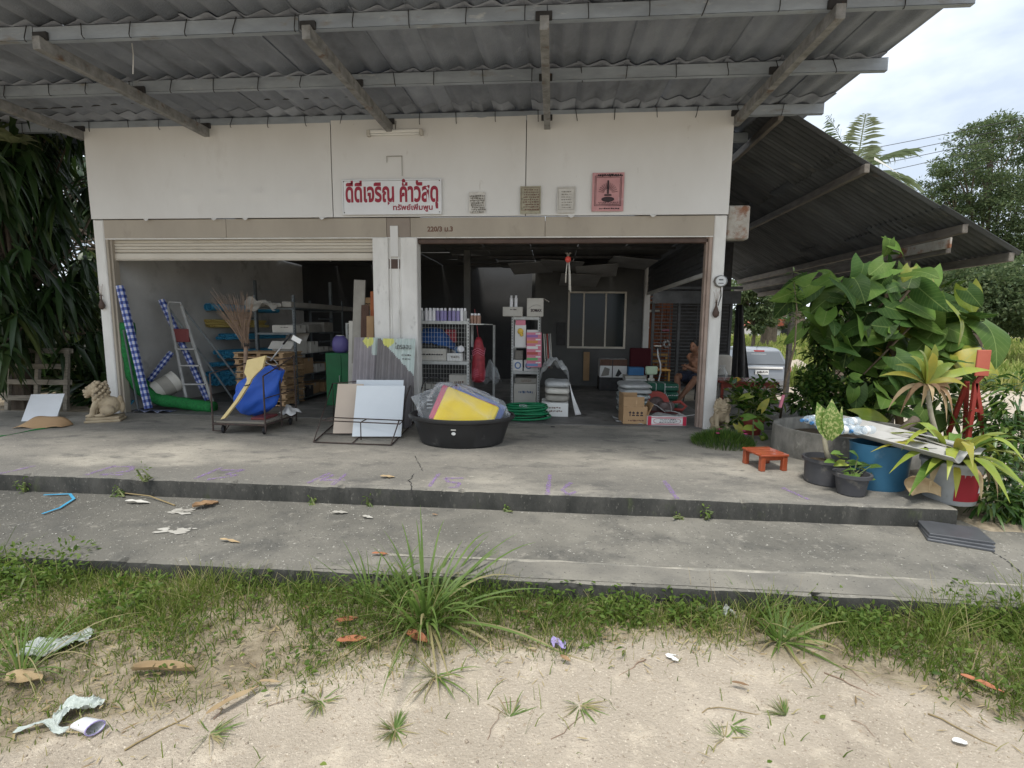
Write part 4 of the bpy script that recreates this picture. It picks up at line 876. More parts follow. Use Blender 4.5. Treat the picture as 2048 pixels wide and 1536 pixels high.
tp_('handle', 'aluminium', lambda m: m.tube([tl, tl+np.array([.02, .02, .07]), tr_+np.array([-.02, .02, .06]), tr_], .014, 8), 1)
bl, br = fl+np.array([.35, .75, 0]), frr+np.array([.3, .75, 0]); tp_('rear_leg', 'rack_grey', lambda m: m.bar(bl, tl, .02, .03)); tp_('rear_leg', 'rack_grey', lambda m: m.bar(br, tr_, .02, .03))
# tipped white bucket
c = fp(331, 773, .55); t = thing('paint_bucket', 'dirty white bucket tipped on its side behind the green net', 'bucket', c, rot=(R(-62), R(18), R(-25)))
part(t, 'body', 'card_white', lambda m: m.lathe([(.16, -.2), (.185, .17), (.195, .17), (.195, .2), (.18, .2), (.15, -.18)], 24), 35); part(t, 'label', 'card_grey', lambda m: m.lathe([(.171, -.09), (.181, .08)], 24, cap0=False), 1); part(t, 'wire_handle', 'dark_metal', lambda m: m.tube([(.19*math.cos(x), .06+.2*math.sin(x)*.6, .16+.05*math.sin(x)) for x in np.linspace(0, math.pi, 12)], .005, 5))
# pallets
pal0 = None
def pallet(label, loc, rz=0, rot=None, mat='wood_pale', grp='pale wooden pallets stacked in the first bay', w_=1.0, d_=.7):
    t = thing('wooden_pallet', label, 'pallet', loc, rz, grp, rot); ms = {}
    def pc(nm, sx, sy, sz, x, y, z):
        k = (round(sx, 3), round(sy, 3), round(sz, 3))
        if k not in ms: o = part(t, nm, mat, lambda m: m.box(-sx/2, sx/2, -sy/2, sy/2, -sz/2, sz/2, .004)); ms[k] = o.data
        else: o = bpy.data.objects.new(nm, ms[k]); COL.objects.link(o); o.parent = t
        o.location = (x, y, z); o.rotation_euler = (0, 0, rng.normal(0, .008))
    for y in np.linspace(-d_/2+.05, d_/2-.05, 5): pc('board', w_, .09, .018, 0, y, .107)
    for x in (-w_/2+.06, 0, w_/2-.06):
        pc('stringer', .07, d_, .06, x, 0, .066)
    for y in (-d_/2+.05, 0, d_/2-.05): pc('slat', w_, .085, .018, 0, y, .027)
    return t
pc_ = gp(530, 812, .012); ORD = ['lowest', 'second', 'third', 'fourth', 'fifth', 'sixth', 'seventh', 'topmost']
for k in range(8): pallet('pale wooden pallet, %s of the stack behind the trolley' % ORD[k], (pc_[0]+rng.normal(0, .015), pc_[1]+.22+rng.normal(0, .015), .012+k*.122), rng.normal(0.02, .02), w_=.92, d_=.7)
# pipes on brackets at the far wall
def pipes(label, px, py, Y, r, n, mat, length=1.9, rows=1, dirv=(.18, .98, .0), grp='pipe bundles on the wall rack'):
    t = thing('pipe_bundle', label, 'pipes', fp(px, py, Y), group=grp); d = unit(np.array(dirv, float)); s = np.array([-d[1], d[0], 0])
    for k in range(n):
        rr = k % rows; cc = k//rows
        o = s*((cc+.5*(rr % 2))*2.08*r)*(-1)+np.array([0, 0, rr*1.8*r])+d*rng.uniform(-.1, .1)
        def pp(m):
            m.tube([o, o+d*length], r, 12, cap=False); m.tube([o, o+d*length], r*.84, 12, cap=False)
            b = 0; nn = 12
            for i in range(nn): m.f.append((b+i, b+2*nn+i, b+2*nn+(i+1) % nn, b+(i+1) % nn)); m.mi.append(0)
        part(t, 'pipe', mat, pp, 40)
pipes('three wide blue pipes on the top bracket behind the broom', 400, 614, 2.2, .075, 3, 'pvc_blue')
pipes('bundle of pale yellow conduit pipes on the wall rack', 396, 652, 2.2, .03, 16, 'pvc_yellow', 1.5, 3)
pipes('thin blue pipes just under the yellow conduit', 430, 676, 2.3, .033, 12, 'pvc_blue', rows=2)
pipes('middle row of blue pipes level with the pallet top', 434, 712, 2.3, .045, 9, 'pvc_blue', rows=2)
pipes('few blue pipes between the middle and the lowest bundle', 416, 729, 2.2, .04, 4, 'pvc_blue', 1.8)
pipes('lowest thick bundle of blue pipes beside the trolley', 414, 765, 2.2, .052, 16, 'pvc_blue', 1.9, 3)
t = thing('pipe_rack', 'dark steel uprights and arms that carry the blue pipes', 'rack', (-6.0, 3.0, .012))
for x, y in ((-6.35, 2.55), (-4.9, 3.0)):
    MB().box(x-.025, x+.025, y+.25, y+.3, .012, 2.4).build('upright', 'rack_grey', t)
    for z in (.32, .62, .85, 1.1, 1.28, 1.58): MB().box(x-.02, x+.02, y-.3, y+.25, z, z+.03).build('arm', 'rack_grey', t)
# shelving racks: slotted angle uprights, shelves
def rack(name, label, x0, x1, y0, y1, levels, top, mat, z0=.012, slots=False, mesh=None, shelf_mat=None, lip=.035):
    t = thing(name, label, 'shelf', ((x0+x1)/2, (y0+y1)/2, z0))
    for x in (x0, x1):
        for y in (y0, y1):
            sx, sy = (1 if x == x0 else -1), (1 if y == y0 else -1)
            u = MB(); u.box(min(x, x+.038*sx), max(x, x+.038*sx), y-.0025, y+.0025, z0, top); u.box(x-.0025, x+.0025, min(y+.0025*sy, y+.038*sy), max(y+.0025*sy, y+.038*sy), z0, top); uo = u.build('upright', mat, t)
            if slots and y == y0:
                s = MB()
                for z in np.arange(z0+.03, top-.03, .05): s.box(x+.012*sx-.006, x+.012*sx+.006+.008*0, y-.0035, y-.0025, z, z+.028)
                s.mi = [0]*len(s.f); so = s.build('slots', 'slot_dark', None); wl = so.location.copy(); so.parent = uo; so.location = wl-t.location; stuff(so)
    for z in levels:
        sh = MB(); sh.box(x0, x1, y0+.003, y1-.003, z-.006, z); sh.box(x0+.04, x1-.04, y0-.002, y0+.003, z-lip, z); sh.box(x0+.04, x1-.04, y1-.003, y1+.002, z-lip, z); sh.build('shelf_board', shelf_mat or mat, t)
    return t
RA = rack('steel_rack', 'tall grey steel rack running into the dark first bay behind the pallets', -5.45, -4.68, 1.3, 3.4, (.08, .52, .92, 1.32, 1.78), 2.0, 'rack_grey', slots=True)
def on(z, x, y): return (x, y, z)
k = 0
for z, row in ((.08, [(1.55, .3, .28, 'card_white'), (1.9, .25, .2, 'black_plastic'), (2.2, .38, .22, 'card_brown'), (2.7, .4, .2, 'card_brown')]), (.52, [(1.55, .3, .18, 'card_brown'), (1.95, .32, .3, 'card_brown'), (2.35, .3, .16, 'card_white'), (2.7, .28, .16, 'card_brown'), (3.05, .3, .15, 'card_white')]), (.92, [(1.65, .4, .24, 'card_white'), (2.1, .3, .22, 'card_white'), (2.5, .4, .1, 'card_white'), (2.95, .35, .08, 'card_grey')]), (1.32, [(1.6, .36, .14, 'card_white'), (2.2, .5, .16, 'card_grey'), (2.8, .45, .2, 'card_grey')])):
    nm = {.08: 'lowest', .52: 'second', .92: 'third', 1.32: 'fourth'}[z]
    for j, (y, d, h, mt) in enumerate(row):
        col = {'card_white': 'white', 'card_brown': 'brown', 'card_grey': 'grey', 'black_plastic': 'black'}[mt]
        box_thing('carton', '%s carton on the %s shelf of the tall grey rack, %s from the pallets' % (col, nm, ['nearest', 'second', 'third', 'fourth', 'fifth'][j]), 'carton', (-4.98+rng.normal(0, .03), y, z+.001), .46, d, h, mt, rng.normal(0, .06), 'cartons on the tall grey rack', open_=(j == 0 and z == .92))
for j in range(4):
    m = MB(); m.box(-5.42+.19*j, -5.25+.19*j, 1.2, 4.0, 1.785, 1.785+.07+.03*(j % 2), .008); tag(m.build('long_carton', 'card_grey'), ['long flat grey carton on top of the rack, nearest the wall', 'second long flat carton on top of the rack', 'third long flat carton on top of the rack', 'long flat carton at the open edge of the rack top'][j], 'carton', 'long cartons on the rack top')
c = np.array([-5.25, 1.12, 1.93]); m = MB(); m.sheet(lambda u, v: (c[0]-.2+.55*u+.02*math.sin(11*v+3*u), c[1]-.02-.05*v+.03*math.sin(5*u+8*v)+.02*math.sin(17*u), c[2]+.02-.24*v*(.6+.4*math.sin(5*u+1))+.03*math.sin(13*u+6*v)-.12*u), 22, 14, thick=.002)
tag(m.build('crumpled_wrapping', 'card_grey'), 'crumpled torn grey wrapping hanging off the long cartons', 'wrapping')
# green cabinet and goods beside the middle post
t = thing('green_cabinet', 'dark green sheet metal cabinet behind the corrugated samples', 'cabinet', (-3.78, 1.45, .012))
part(t, 'body', 'cabinet_green', lambda m: m.box(-.3, .3, -.25, .25, 0, .96, .008)); part(t, 'door', 'cabinet_green', lambda m: (m.box(-.285, -.005, -.262, -.252, .03, .93, .004), m.box(.005, .285, -.262, -.252, .03, .93, .004))); part(t, 'handle', 'aluminium', lambda m: m.box(-.04, -.03, -.28, -.262, .45, .56))
c = (-3.86, 1.35, .974); t = thing('purple_sack', 'shiny purple sack slumped on the green cabinet', 'sack', c); part(t, 'sack_body', 'purple_tin', lambda m: m.lathe([(.1, 0), (.15, .05), (.155, .16), (.13, .25), (.07, .31)], 18, sy=.75, wob=.06, cap1=True), 1); part(t, 'tie', 'white_plastic', lambda m: m.lathe([(.072, .30), (.075, .315)], 14, sy=.75, cap1=True))
t = thing('wire_shelf', 'white wire mesh shelf above the green cabinet', 'shelf', (-3.62, 1.75, .012))
part(t, 'upright', 'angle_white', lambda m: m.box(-.3, -.265, -.002, .002, 0, 1.5)); part(t, 'shelf_board', 'angle_white', lambda m: m.box(-.3, .5, -.0, .4, 1.48, 1.5))
part(t, 'wire_panel', 'angle_white', lambda m: [m.box(-.26+.05*i, -.256+.05*i, .003, .007, 1.0, 1.48) for i in range(15)]+[m.box(-.26, .45, .008, .012, 1.02+.06*i, 1.024+.06*i) for i in range(8)])['kind'] = 'stuff'
box_thing('carton', 'grey brown carton lowest of two on the white wire shelf', 'carton', (-3.4, 1.9, 1.515), .42, .3, .23, 'card_white'); box_thing('carton', 'brown carton topmost on the white wire shelf', 'carton', (-3.42, 1.9, 1.75), .40, .3, .24, 'card_brown')
for (x0, y0, x1, y1, wdt, mt, lb, nm) in ((712, 852, 720, 560, .19, 'card_grey', 'tall grey brown cardboard sleeve leaning beside the middle post', 'card_sleeve'), (727, 850, 731, 610, .13, 'wood_dark', 'dark maroon board between the cardboard sleeve and the post', 'board'), (736, 850, 737, 620, .07, 'card_white', 'narrow pale board behind the maroon one', 'board'), (744, 850, 745, 583, .06, 'wood_orange', 'narrow orange red plank right against the middle post', 'plank'), (741, 852, 741, 632, .12, 'card_brown', 'light brown flat carton leaning at the middle post', 'card_sleeve'), (706, 852, 707, 642, .15, 'card_white', 'pale flat carton leaning in front of the wire shelf', 'card_sleeve')):
    Yb = {'card_grey': .36, 'wood_dark': .30, 'card_white': .34, 'wood_orange': .25, 'card_brown': .17}[mt]
    a = fp(x0, y0, Yb); a[2] = .012; b = fp(x1, y1, Yb+.12); m = MB(); m.bar(a, b, wdt, .035, up=(0, 1, 0), bv=.006); tag(m.build(nm, mt), lb, 'board' if nm != 'card_sleeve' else 'cardboard')
# ------------------------------------------------------------------ trolley with nets
tx0, tx1, ty0, ty1, tz = -4.52, -3.82, -1.18, -.42, .15
t = thing('wire_trolley', 'rusty wire sided trolley on small wheels loaded with a blue net', 'trolley', ((tx0+tx1)/2, (ty0+ty1)/2, 0))
def tt(name, mat, f, s=False): m = MB(); f(m); return m.build(name, mat, t, s)
tt('deck', 'wood_grey', lambda m: m.box(tx0, tx1, ty0, ty1, tz, tz+.025, .004))
tt('deck_frame', 'rust_rod', lambda m: m.tube([(tx0-.02, ty0-.02, tz-.01), (tx1+.02, ty0-.02, tz-.01), (tx1+.02, ty1+.02, tz-.01), (tx0-.02, ty1+.02, tz-.01), (tx0-.02, ty0-.02, tz-.01)], .014, 6))
for x, y, h in ((tx0-.02, ty0-.02, .82), (tx1+.02, ty0-.02, .80), (tx1+.02, ty1+.02, 1.02), (tx0-.02, ty1+.02, .9), (tx1+.02, (ty0+ty1)/2, .9)): tt('upright', 'rust_rod', lambda m: m.tube([(x, y, .04), (x, y, h)], .011, 6))
tt('rail', 'rust_rod', lambda m: m.tube([(tx0-.02, ty1+.02, .9), (tx0-.02, ty0-.02, .82)], .009, 6)); tt('rail', 'rust_rod', lambda m: m.tube([(tx1+.02, ty0-.02, .8), (tx1+.02, (ty0+ty1)/2, .9), (tx1+.02, ty1+.02, 1.02)], .009, 6)); tt('rail', 'rust_rod', lambda m: m.tube([(tx0-.02, ty1+.02, .9), (tx1+.02, ty1+.02, 1.0)], .009, 6))
tt('rail', 'rust_rod', lambda m: m.tube([(tx0-.02, ty1+.02, .52), (tx1+.02, ty1+.02, .52), (tx1+.02, ty0-.02, .5)], .007, 6))
for x, y in ((tx0+.07, ty0+.06), (tx1-.05, ty0+.06), (tx1-.03, ty1-.06), (tx0+.07, ty1-.06)):
    wh = tt('wheel', 'rubber_black', lambda m: m.lathe([(.02, -.016), (.048, -.016), (.052, -.008), (.052, .008), (.048, .016), (.02, .016)], 18, (x, y, .053), rot=Euler((0, R(90), R(20))).to_matrix(), cap1=True), 40)
    tt('caster_fork', 'rust_rod', lambda m: (m.bar((x-.03, y, .05), (x-.02, y+.03, tz-.02), .006, .02), m.bar((x+.03, y, .05), (x+.02, y+.03, tz-.02), .006, .02)))
tt('brace', 'rust_rod', lambda m: m.tube([(tx0-.02, ty0-.02, .05), (tx0+.1, ty0+.05, .03), (tx0+.2, ty0, tz-.02)], .008, 6))
# blue net bag
c = np.array([-4.22, -.78, tz+.03]); m = MB()
def nb(u, v):
    th = 2*math.pi*u; s = v; ax = c+np.array([-.12+.50*s**1.15, .0, .05+.64*s]); rx_ = (.03+.31*math.sin(math.pi*min(1, .14+.8*(1-s)))**.8*(1-.62*s))
    n_ = 1+.14*math.sin(3*th+5*v)+.08*math.sin(7*th-9*v)+.04*math.sin(13*th+11*v)
    return (ax[0]+rx_*n_*math.cos(th)*1.0, ax[1]+rx_*n_*math.sin(th)*.8, max(tz+.028, ax[2]+rx_*n_*math.cos(th)*-.42))
m.sheet(nb, 36, 26)
tag(m.build('blue_net', 'blue_net', smooth=1), 'bright blue fishing net bag heaped in the trolley', 'net')
t = thing('landing_net', 'long handled landing net with a wire hoop lying across the trolley', 'net', fp(540, 725, -.75))
a, b = fp(541, 722, -.75), fp(582, 668, -.7)
MB().tube([a, a+(b-a)*.62], .011, 7).build('handle', 'aluminium', t, 1); MB().tube([a+(b-a)*.62, b], .014, 7).build('grip', 'rubber_black', t, 1)
h = fp(540, 722, -.78); MB().tube([h+np.array([.10*math.cos(x), .05*math.sin(x), -.055*math.cos(x)+.03*math.sin(x)]) for x in np.linspace(0, 2*math.pi, 24)], .006, 6).build('hoop', 'aluminium', t, 1)
m = MB(); q = fp(593, 679, -.72); m.box(-.07, .07, -.004, .004, -.035, .035, .004).xf(Matrix.Translation(q)@Euler((0, R(28), 0)).to_matrix().to_4x4()); tag(m.build('price_tag', 'paper_white'), 'white paper tag tied to the landing net handle', 'tag')
# yellow foam: wide pad bent over the rail and a long tube
m = MB(); A = [fp(449, 837, -1.12), fp(478, 800, -1.1), fp(498, 768, -1.08), fp(510, 740, -1.08), fp(516, 715, -1.08)]
AA = []
for u, v in zip(A[:-1], A[1:]): AA += [u+(v-u)*t_ for t_ in (0, .33, .66)]
AA.append(A[-1]); t = thing('foam_pad', 'pale yellow foam strip, narrow below and wide above, propped in the trolley', 'foam', A[0])
def fpad(m):
    n = len(AA)-1
    m.sheet(lambda u, v: tuple(AA[min(n, int(round(u*n)))]+np.array([1, .05, .25])*(v-.5)*(.06 if u < .62 else .06+.19*min(1, (u-.62)/.12))), n, 6, thick=.045)
mm = MB(); fpad(mm); mm.build('strip', 'foam_yellow', t, 50)
MB().tube([A[2]+np.array([-.03, -.05, -.02]), A[2]+np.array([.05, -.055, .0])], .008, 6).build('band', 'dark_metal', t)
c = gp(565, 835, tz+.02); m = MB(); m.sheet(lambda u, v: (-3.98+.24*u+.02*math.sin(9*v), -.62+.26*v+.02*math.sin(7*u), tz+.03+.11*math.sin(math.pi*u)*math.sin(math.pi*v)**.6+.02*math.sin(12*u+5*v)), 14, 14); tag(m.build('plastic_bag', 'white_plastic', smooth=1), 'crumpled white plastic bag on the trolley deck', 'bag')
m = MB(); m.box(-4.1, -3.9, -1.05, -.72, tz+.027, tz+.06, .006); tag(m.build('maroon_mat', 'step_red'), 'folded maroon mat flat on the trolley deck', 'mat')
# broom of palm ribs standing in the trolley
t = thing('stick_broom', 'bundle of thin brown palm ribs fanning upward behind the trolley', 'broom', (-4.33, -.25, 0)); bs = fp(492, 690, -.2); m = MB()
for k in range(130):
    u = rng.random(); e_ = fp(418+92*u+rng.normal(0, 3), 570+22*u+rng.uniform(0, 45)+8*math.sin(6*u), -.2+rng.normal(0, .08)); s0 = bs+rng.normal(0, .022, 3)
    m.tube([s0, (s0+e_)/2+np.array([(.5-u)*.03, 0, .0]), e_], [.004, .003, .0015], 4, cap=False)
stuff(m.build('ribs', 'twig', t)); MB().tube([fp(490, 780, -.25), bs], .03, 9).build('handle', 'twig', t, 1); MB().lathe([(.042, -.02), (.045, .03)], 14, bs).build('binding', 'dark_metal', t, 1)
# ------------------------------------------------------------------ corrugated samples, tile stand
def wavesheet(label, x0, x1, base, top, n, rule, Y0, Y1):
    """sheet leaning on the post; rule(u,v) gives the printed colour of each face"""
    m = MB(); nu, nv = n*10, 60; w_ = x1-x0
    def f(u, v):
        z = top*v; y = Y0+(Y1-Y0)*v; return (x0+w_*u, y-.02*math.cos(2*math.pi*u*n), .004+z)
    m.sheet(f, nu, nv); 
    for i in range(nu):
        for j in range(nv): m.mi[i*nv+j] = rule((i+.5)/nu, (j+.5)/nv)
    return tag(m.build('corrugated_sample', ['wave_grey', 'wave_lilac', 'wave_label', 'wave_heart', 'paper_white'], smooth=1), label, 'roof sheet', 'corrugated samples leaning on the middle post')
X0, X1 = fp(702, 760, -.35)[0], fp(828, 760, -.35)[0]; TOPZ = fp(760, 676, -.22)[2]
def heart(u, v, cu, cv, su, sv): x, y = (u-cu)/su, (v-cv)/sv; return (x*x+y*y-1)**3-x*x*y*y*y < 0 if abs(x) < 1.4 and abs(y) < 1.4 else False
def rule_a(u, v):
    if heart(u, v, .50, .935, .17, .05): return 3
    if v > .80+.13*0 and u > .62 and v > 1-.24*(u-.30)/.45+.0 and v < 1: return 2 if u < .97 else 4
    return 1
def rule_b(u, v):
    if heart(u, v, .27, .945, .13, .05): return 3
    if v > 1.02-.42*u/.95: return 2
    return 0
Xm = X0+(X1-X0)*.40
wavesheet('lilac grey corrugated sample with a yellow heart, partly behind the other', X0, Xm+.04, .0, TOPZ, 4, rule_a, -.42, -.16)
t_ = wavesheet('dark grey corrugated sample with a pale label and heart at the middle post', Xm, X1, .0, TOPZ-.01, 6, rule_b, -.50, -.22)
q = fp(806, 692, -.29); text('printed_name', 'ไตรลอน', .11, 'ink_dark', t_, q-np.array(t_.location), .24)
scrib(t_, .2, .1, 'ink_dark', 2, .3, -.3, .35, 5, .012, loc=tuple(fp(812, 714, -.30)-np.array(t_.location)))
# tile stand
fl, frr = gp(627, 886, .0), gp(782, 892, .0); bl, br = gp(668, 850, 0), gp(828, 846, 0)
t = thing('tile_stand', 'low black wire stand holding two sample tiles', 'stand', (fl+frr+bl+br)/4)
def ts(name, f): m = MB(); f(m); return m.build(name, 'rust_rod', t, 1)
up_ = np.array([0, 0, 1.0]); e1 = np.array([0, 0, .012])
ts('base_frame', lambda m: m.tube([fl+e1, frr+e1, br+e1, bl+e1, fl+e1], .009, 6)); md_ = (fl+frr)/2; mb_ = (bl+br)/2
ts('cross_rod', lambda m: m.tube([md_+e1, mb_+e1], .008, 6)); ts('cross_rod', lambda m: m.tube([fl*.6+bl*.4+e1*1.8, frr*.6+br*.4+e1*1.8], .008, 6))
tl_, tr2 = bl+up_*.62, br+up_*.72
ts('side_rod', lambda m: m.tube([fl+e1, tl_], .008, 6)); ts('side_rod', lambda m: m.tube([frr+e1, tr2], .008, 6)); ts('back_rod', lambda m: m.tube([bl+e1, tl_, tr2, br+e1], .008, 6))
ml, mr_ = fp(664, 835, -1.22), fp(806, 841, -1.28); ml2, mr2 = fp(644, 841, -1.34), fp(800, 848, -1.40)
ts('rest_rod', lambda m: m.tube([ml2, mr2, mr_], .008, 6)); ts('rest_rod', lambda m: m.tube([mr_, ml, ml2], .008, 6)); mm_ = (ml2+mr2)/2; ts('rest_rod', lambda m: m.tube([mm_, np.array([mm_[0], mm_[1], .02])], .007, 6)); ts('rest_rod', lambda m: m.tube([mm_, (ml+mr_)/2], .007, 6))
dirL = np.array([0, .30, .954])
def tile(label, px0, px1, pyb, mat, off, hgt, nm='sample_tile'):
    a, b = gp(px0, pyb, .03), gp(px1, pyb, .03); d = unit(np.array([0, dirL[1], dirL[2]])); o = np.array([0, off, 0]); th_ = np.cross(b-a, d); th_ = unit(th_)*.012
    V = [a+o, b+o, b+o+d*hgt, a+o+d*hgt]; V = V+[v-th_ for v in V]; m = MB(); m.add(V, [(0, 1, 2, 3), (7, 6, 5, 4), (0, 4, 5, 1), (1, 5, 6, 2), (2, 6, 7, 3), (3, 7, 4, 0)])
    return tag(m.build(nm, mat), label, 'tile', 'sample tiles in the wire stand')
HT = .68
tile('matt beige sample tile in the wire stand', 663, 716, 868, 'tile_beige', .04, HT); tile('glossy white sample tile in front of the beige one', 704, 802, 873, 'tile_white', .0, HT)
tile('white tile edge showing above behind the glossy one', 700, 797, 864, 'tile_white', .06, HT+.04)
# ------------------------------------------------------------------ oval tub with foam in a clear bag
c = np.array([-1.14, -1.22, 0]); t = thing('black_tub', 'large scuffed oval black plastic tub on the platform', 'tub', c)
part(t, 'body', 'black_plastic', lambda m: m.lathe([(.50, 0), (.53, .02), (.60, .24), (.635, .31), (.675, .325), (.685, .35), (.68, .37), (.655, .372), (.62, .35), (.585, .28), (.52, .035), (.001, .03)], 56, sy=.74), 35)
part(t, 'sticker', 'paper_white', lambda m: m.lathe([(.02, 0), (.02, .003)], 12, (-.02, -.435, .20), sx=1.3, rot=Euler((R(100), 0, 0)).to_matrix(), cap1=True)); part(t, 'sticker', 'card_white', lambda m: m.box(-.05, .01, -.45, -.447, .24, .255))
for k, (mt, x, y, z, an, s, nm) in enumerate((('foam_bright', -1.08, -1.44, .31, .62, .70, 'yellow'), ('foam_pink', -1.13, -1.35, .335, .60, .74, 'pink'), ('foam_blue', -.98, -1.25, .33, .66, .66, 'blue'), ('foam_lilac', -1.06, -1.16, .36, .58, .66, 'lilac'))):
    m = MB(); m.box(-s*.5, s*.5, -.035, .035, -.16, .34-.02*k, .02).xf(Matrix.Translation((x, y, z))@Euler((R(-26), an*.62, R(4)), 'XYZ').to_matrix().to_4x4())
    tag(m.build('foam_block', mt), '%s foam block in the clear bag on the black tub' % nm, 'foam', 'foam blocks in the tub')
m = MB()
def bag(u, v):
    th = 2*math.pi*u; r_ = math.sin(math.pi*(.5*v+.0))**.5 if v < 1 else 1; r_ = min(1, 1.25*math.sin(math.pi*.5*(1-v)+.02)**.55)
    n_ = 1+.07*math.sin(5*th+6*v)+.05*math.sin(11*th-8*v); x = r_*.56*n_*math.cos(th); y = r_*.33*n_*math.sin(th); h = .30+.43*v**.8*(1-.35*x)*(1 if x > -.3 else .8)
    return (c[0]+.02+x-.10*v, c[1]-.04+y+.06*v, h+.03*math.sin(9*u*6+7*v))
m.sheet(bag, 44, 18); tag(m.build('clear_bag', 'clear_film', smooth=1), 'clear plastic bag wrapped round the foam blocks', 'bag')
# nested black baskets
q = gp(858, 850, 0); q = np.array([-1.72, -.34, 0])
for k in range(6):
    t = thing('rubber_basket', 'black rubber basket, %s of the nested stack behind the tub' % ['lowest', 'second', 'third', 'fourth', 'fifth', 'topmost'][k], 'basket', q+np.array([0, 0, .055*k]), group='nested black baskets')
    part(t, 'body', 'rubber_black', lambda m: m.lathe([(.15, .0), (.185, .19), (.205, .195), (.207, .22), (.19, .222), (.175, .2), (.14, .01)], 28), 40)
    part(t, 'sticker', 'paper_white', lambda m: m.box(-.05, .03, -.212, -.208, .198, .215))
    if k == 5: part(t, 'handle', 'rubber_black', lambda m: m.tube([(.195*math.cos(x), 0.02, .21+.26*math.sin(x)) for x in np.linspace(0, math.pi, 18)], .008, 7), 1)
# ------------------------------------------------------------------ things at the far left end
def lion(label, loc, rz, s):
    t = thing('stone_lion', label, 'statue', loc, rz, 'guardian lions at the outer posts'); S = lambda v: tuple(s*q for q in v)
    def ell(m, c, r, n=14, wob=0):
        V = []; F = []; k = 10
        for i in range(k+1):
            ph = math.pi*i/k
            for j in range(n):
                th = 2*math.pi*j/n; f_ = 1+wob*math.sin(5*th)*math.sin(4*ph); V.append((s*(c[0]+r[0]*f_*math.sin(ph)*math.cos(th)), s*(c[1]+r[1]*f_*math.sin(ph)*math.sin(th)), s*(c[2]+r[2]*f_*math.cos(ph))))
        for i in range(k):
            for j in range(n): F.append((i*n+j, i*n+(j+1) % n, (i+1)*n+(j+1) % n, (i+1)*n+j))
        m.add(V, F)
    def body(m):
        ell(m, (0, .12, .30), (.15, .17, .17)); ell(m, (0, -.0, .38), (.14, .13, .19)); ell(m, (0, -.06, .42), (.11, .1, .14))
        for sx in (-1, 1): m.tube([S((sx*.10, -.06, .38)), S((sx*.115, -.12, .24)), S((sx*.11, -.14, .13))], [s*.06, s*.05, s*.045], 10); ell(m, (sx*.11, -.17, .125), (.055, .075, .035)); ell(m, (sx*.15, .1, .22), (.07, .12, .1)); ell(m, (sx*.16, .0, .13), (.05, .1, .035))
    o = part(t, 'body', 'stone_lion', body, 1); rm = o.modifiers.new('weld', 'REMESH'); rm.mode = 'VOXEL'; rm.voxel_size = .012*s; rm.use_smooth_shade = True
    def head(m):
        ell(m, (0, -.1, .60), (.135, .13, .13)); ell(m, (0, -.2, .56), (.085, .07, .06)); ell(m, (0, -.19, .515), (.075, .06, .035)); ell(m, (0, -.265, .59), (.035, .025, .025))
        for sx in (-1, 1): ell(m, (sx*.06, -.2, .645), (.035, .03, .03)); ell(m, (sx*.13, -.08, .66), (.035, .03, .045))
        for k in range(64):
            a = k*2.4; f_ = k/64; zz = .38+.37*f_; rr = .165*(1-.5*abs(f_-.45)); yy = -.06+rr*math.sin(a)*(1 if math.sin(a) > 0 else .35); ell(m, (rr*math.cos(a), yy, zz), (.034, .034, .034), 8)
        ell(m, (0, -.235, .515), (.07, .05, .02)); ell(m, (0, -.225, .47), (.06, .045, .022)); ell(m, (.05, -.25, .565), (.03, .02, .02)); ell(m, (-.05, -.25, .565), (.03, .02, .02))
    o = part(t, 'head', 'stone_lion', head, 1); rm = o.modifiers.new('weld', 'REMESH'); rm.mode = 'VOXEL'; rm.voxel_size = .009*s; rm.use_smooth_shade = True
    part(t, 'tail', 'stone_lion', lambda m: (ell(m, (0, .27, .38), (.05, .05, .1)), ell(m, (0, .29, .27), (.04, .05, .12))), 1)
    part(t, 'plinth', 'stone_lion', lambda m: (m.box(-.2*s, .2*s, -.25*s, .3*s, 0, .05*s, .012), m.box(-.18*s, .18*s, -.23*s, .28*s, .05*s, .1*s, .015)))
lq = gp(192, 846, .0); lion('weathered stone lion turned toward the trees at the far post', (lq[0]-.02, lq[1]+.16, 0), R(-62), .80)
lq = gp(1428, 862, 0); lion('pale stone lion facing the road in front of the meter post', (2.46, -.12, 0), R(-5), .64)
g2 = gz(-8.2, .1)
for k, (x, y, z, rx_, rz) in enumerate(((-8.98, .55, -.2, R(82), R(4)), (-10.15, .72, -.2, R(84), R(2)))):
    pallet(['grey weathered pallet standing upright under the trees', 'second grey pallet standing at the picture edge'][k], (x, y, z+.62), rot=(rx_, 0, rz), mat='wood_grey', grp='grey pallets under the trees', w_=1.15, d_=1.2)
m = MB(); a, b = gp(52, 856, 0), gp(112, 842, 0); a = np.array(fp(44, 860, -.75)); b = np.array(fp(112, 840, -.6)); b[2] = a[2] = .0
V = [a, b, b+np.array([-.16, .32, .36]), a+np.array([-.16, .32, .36])]; m.add([v for v in V]+[v+np.array([-.02, .03, -.012]) for v in V], [(0, 1, 2, 3), (7, 6, 5, 4), (0, 4, 5, 1), (1, 5, 6, 2), (2, 6, 7, 3), (3, 7, 4, 0)]); tag(m.build('leaning_board', 'sign_white'), 'white rectangular panel leaning on the upright grey pallet', 'panel')
m = MB(); a = gp(78, 856, .0); m.sheet(lambda u, v: (a[0]-.3+.62*u, a[1]-.1+.18*v+.12*u, .01+.15*math.sin(math.pi*u)**.7*v+.02*math.sin(9*u)), 18, 6, thick=.004); tag(m.build('cardboard_scrap', 'card_brown', smooth=1), 'torn brown cardboard lying before the white panel', 'cardboard')
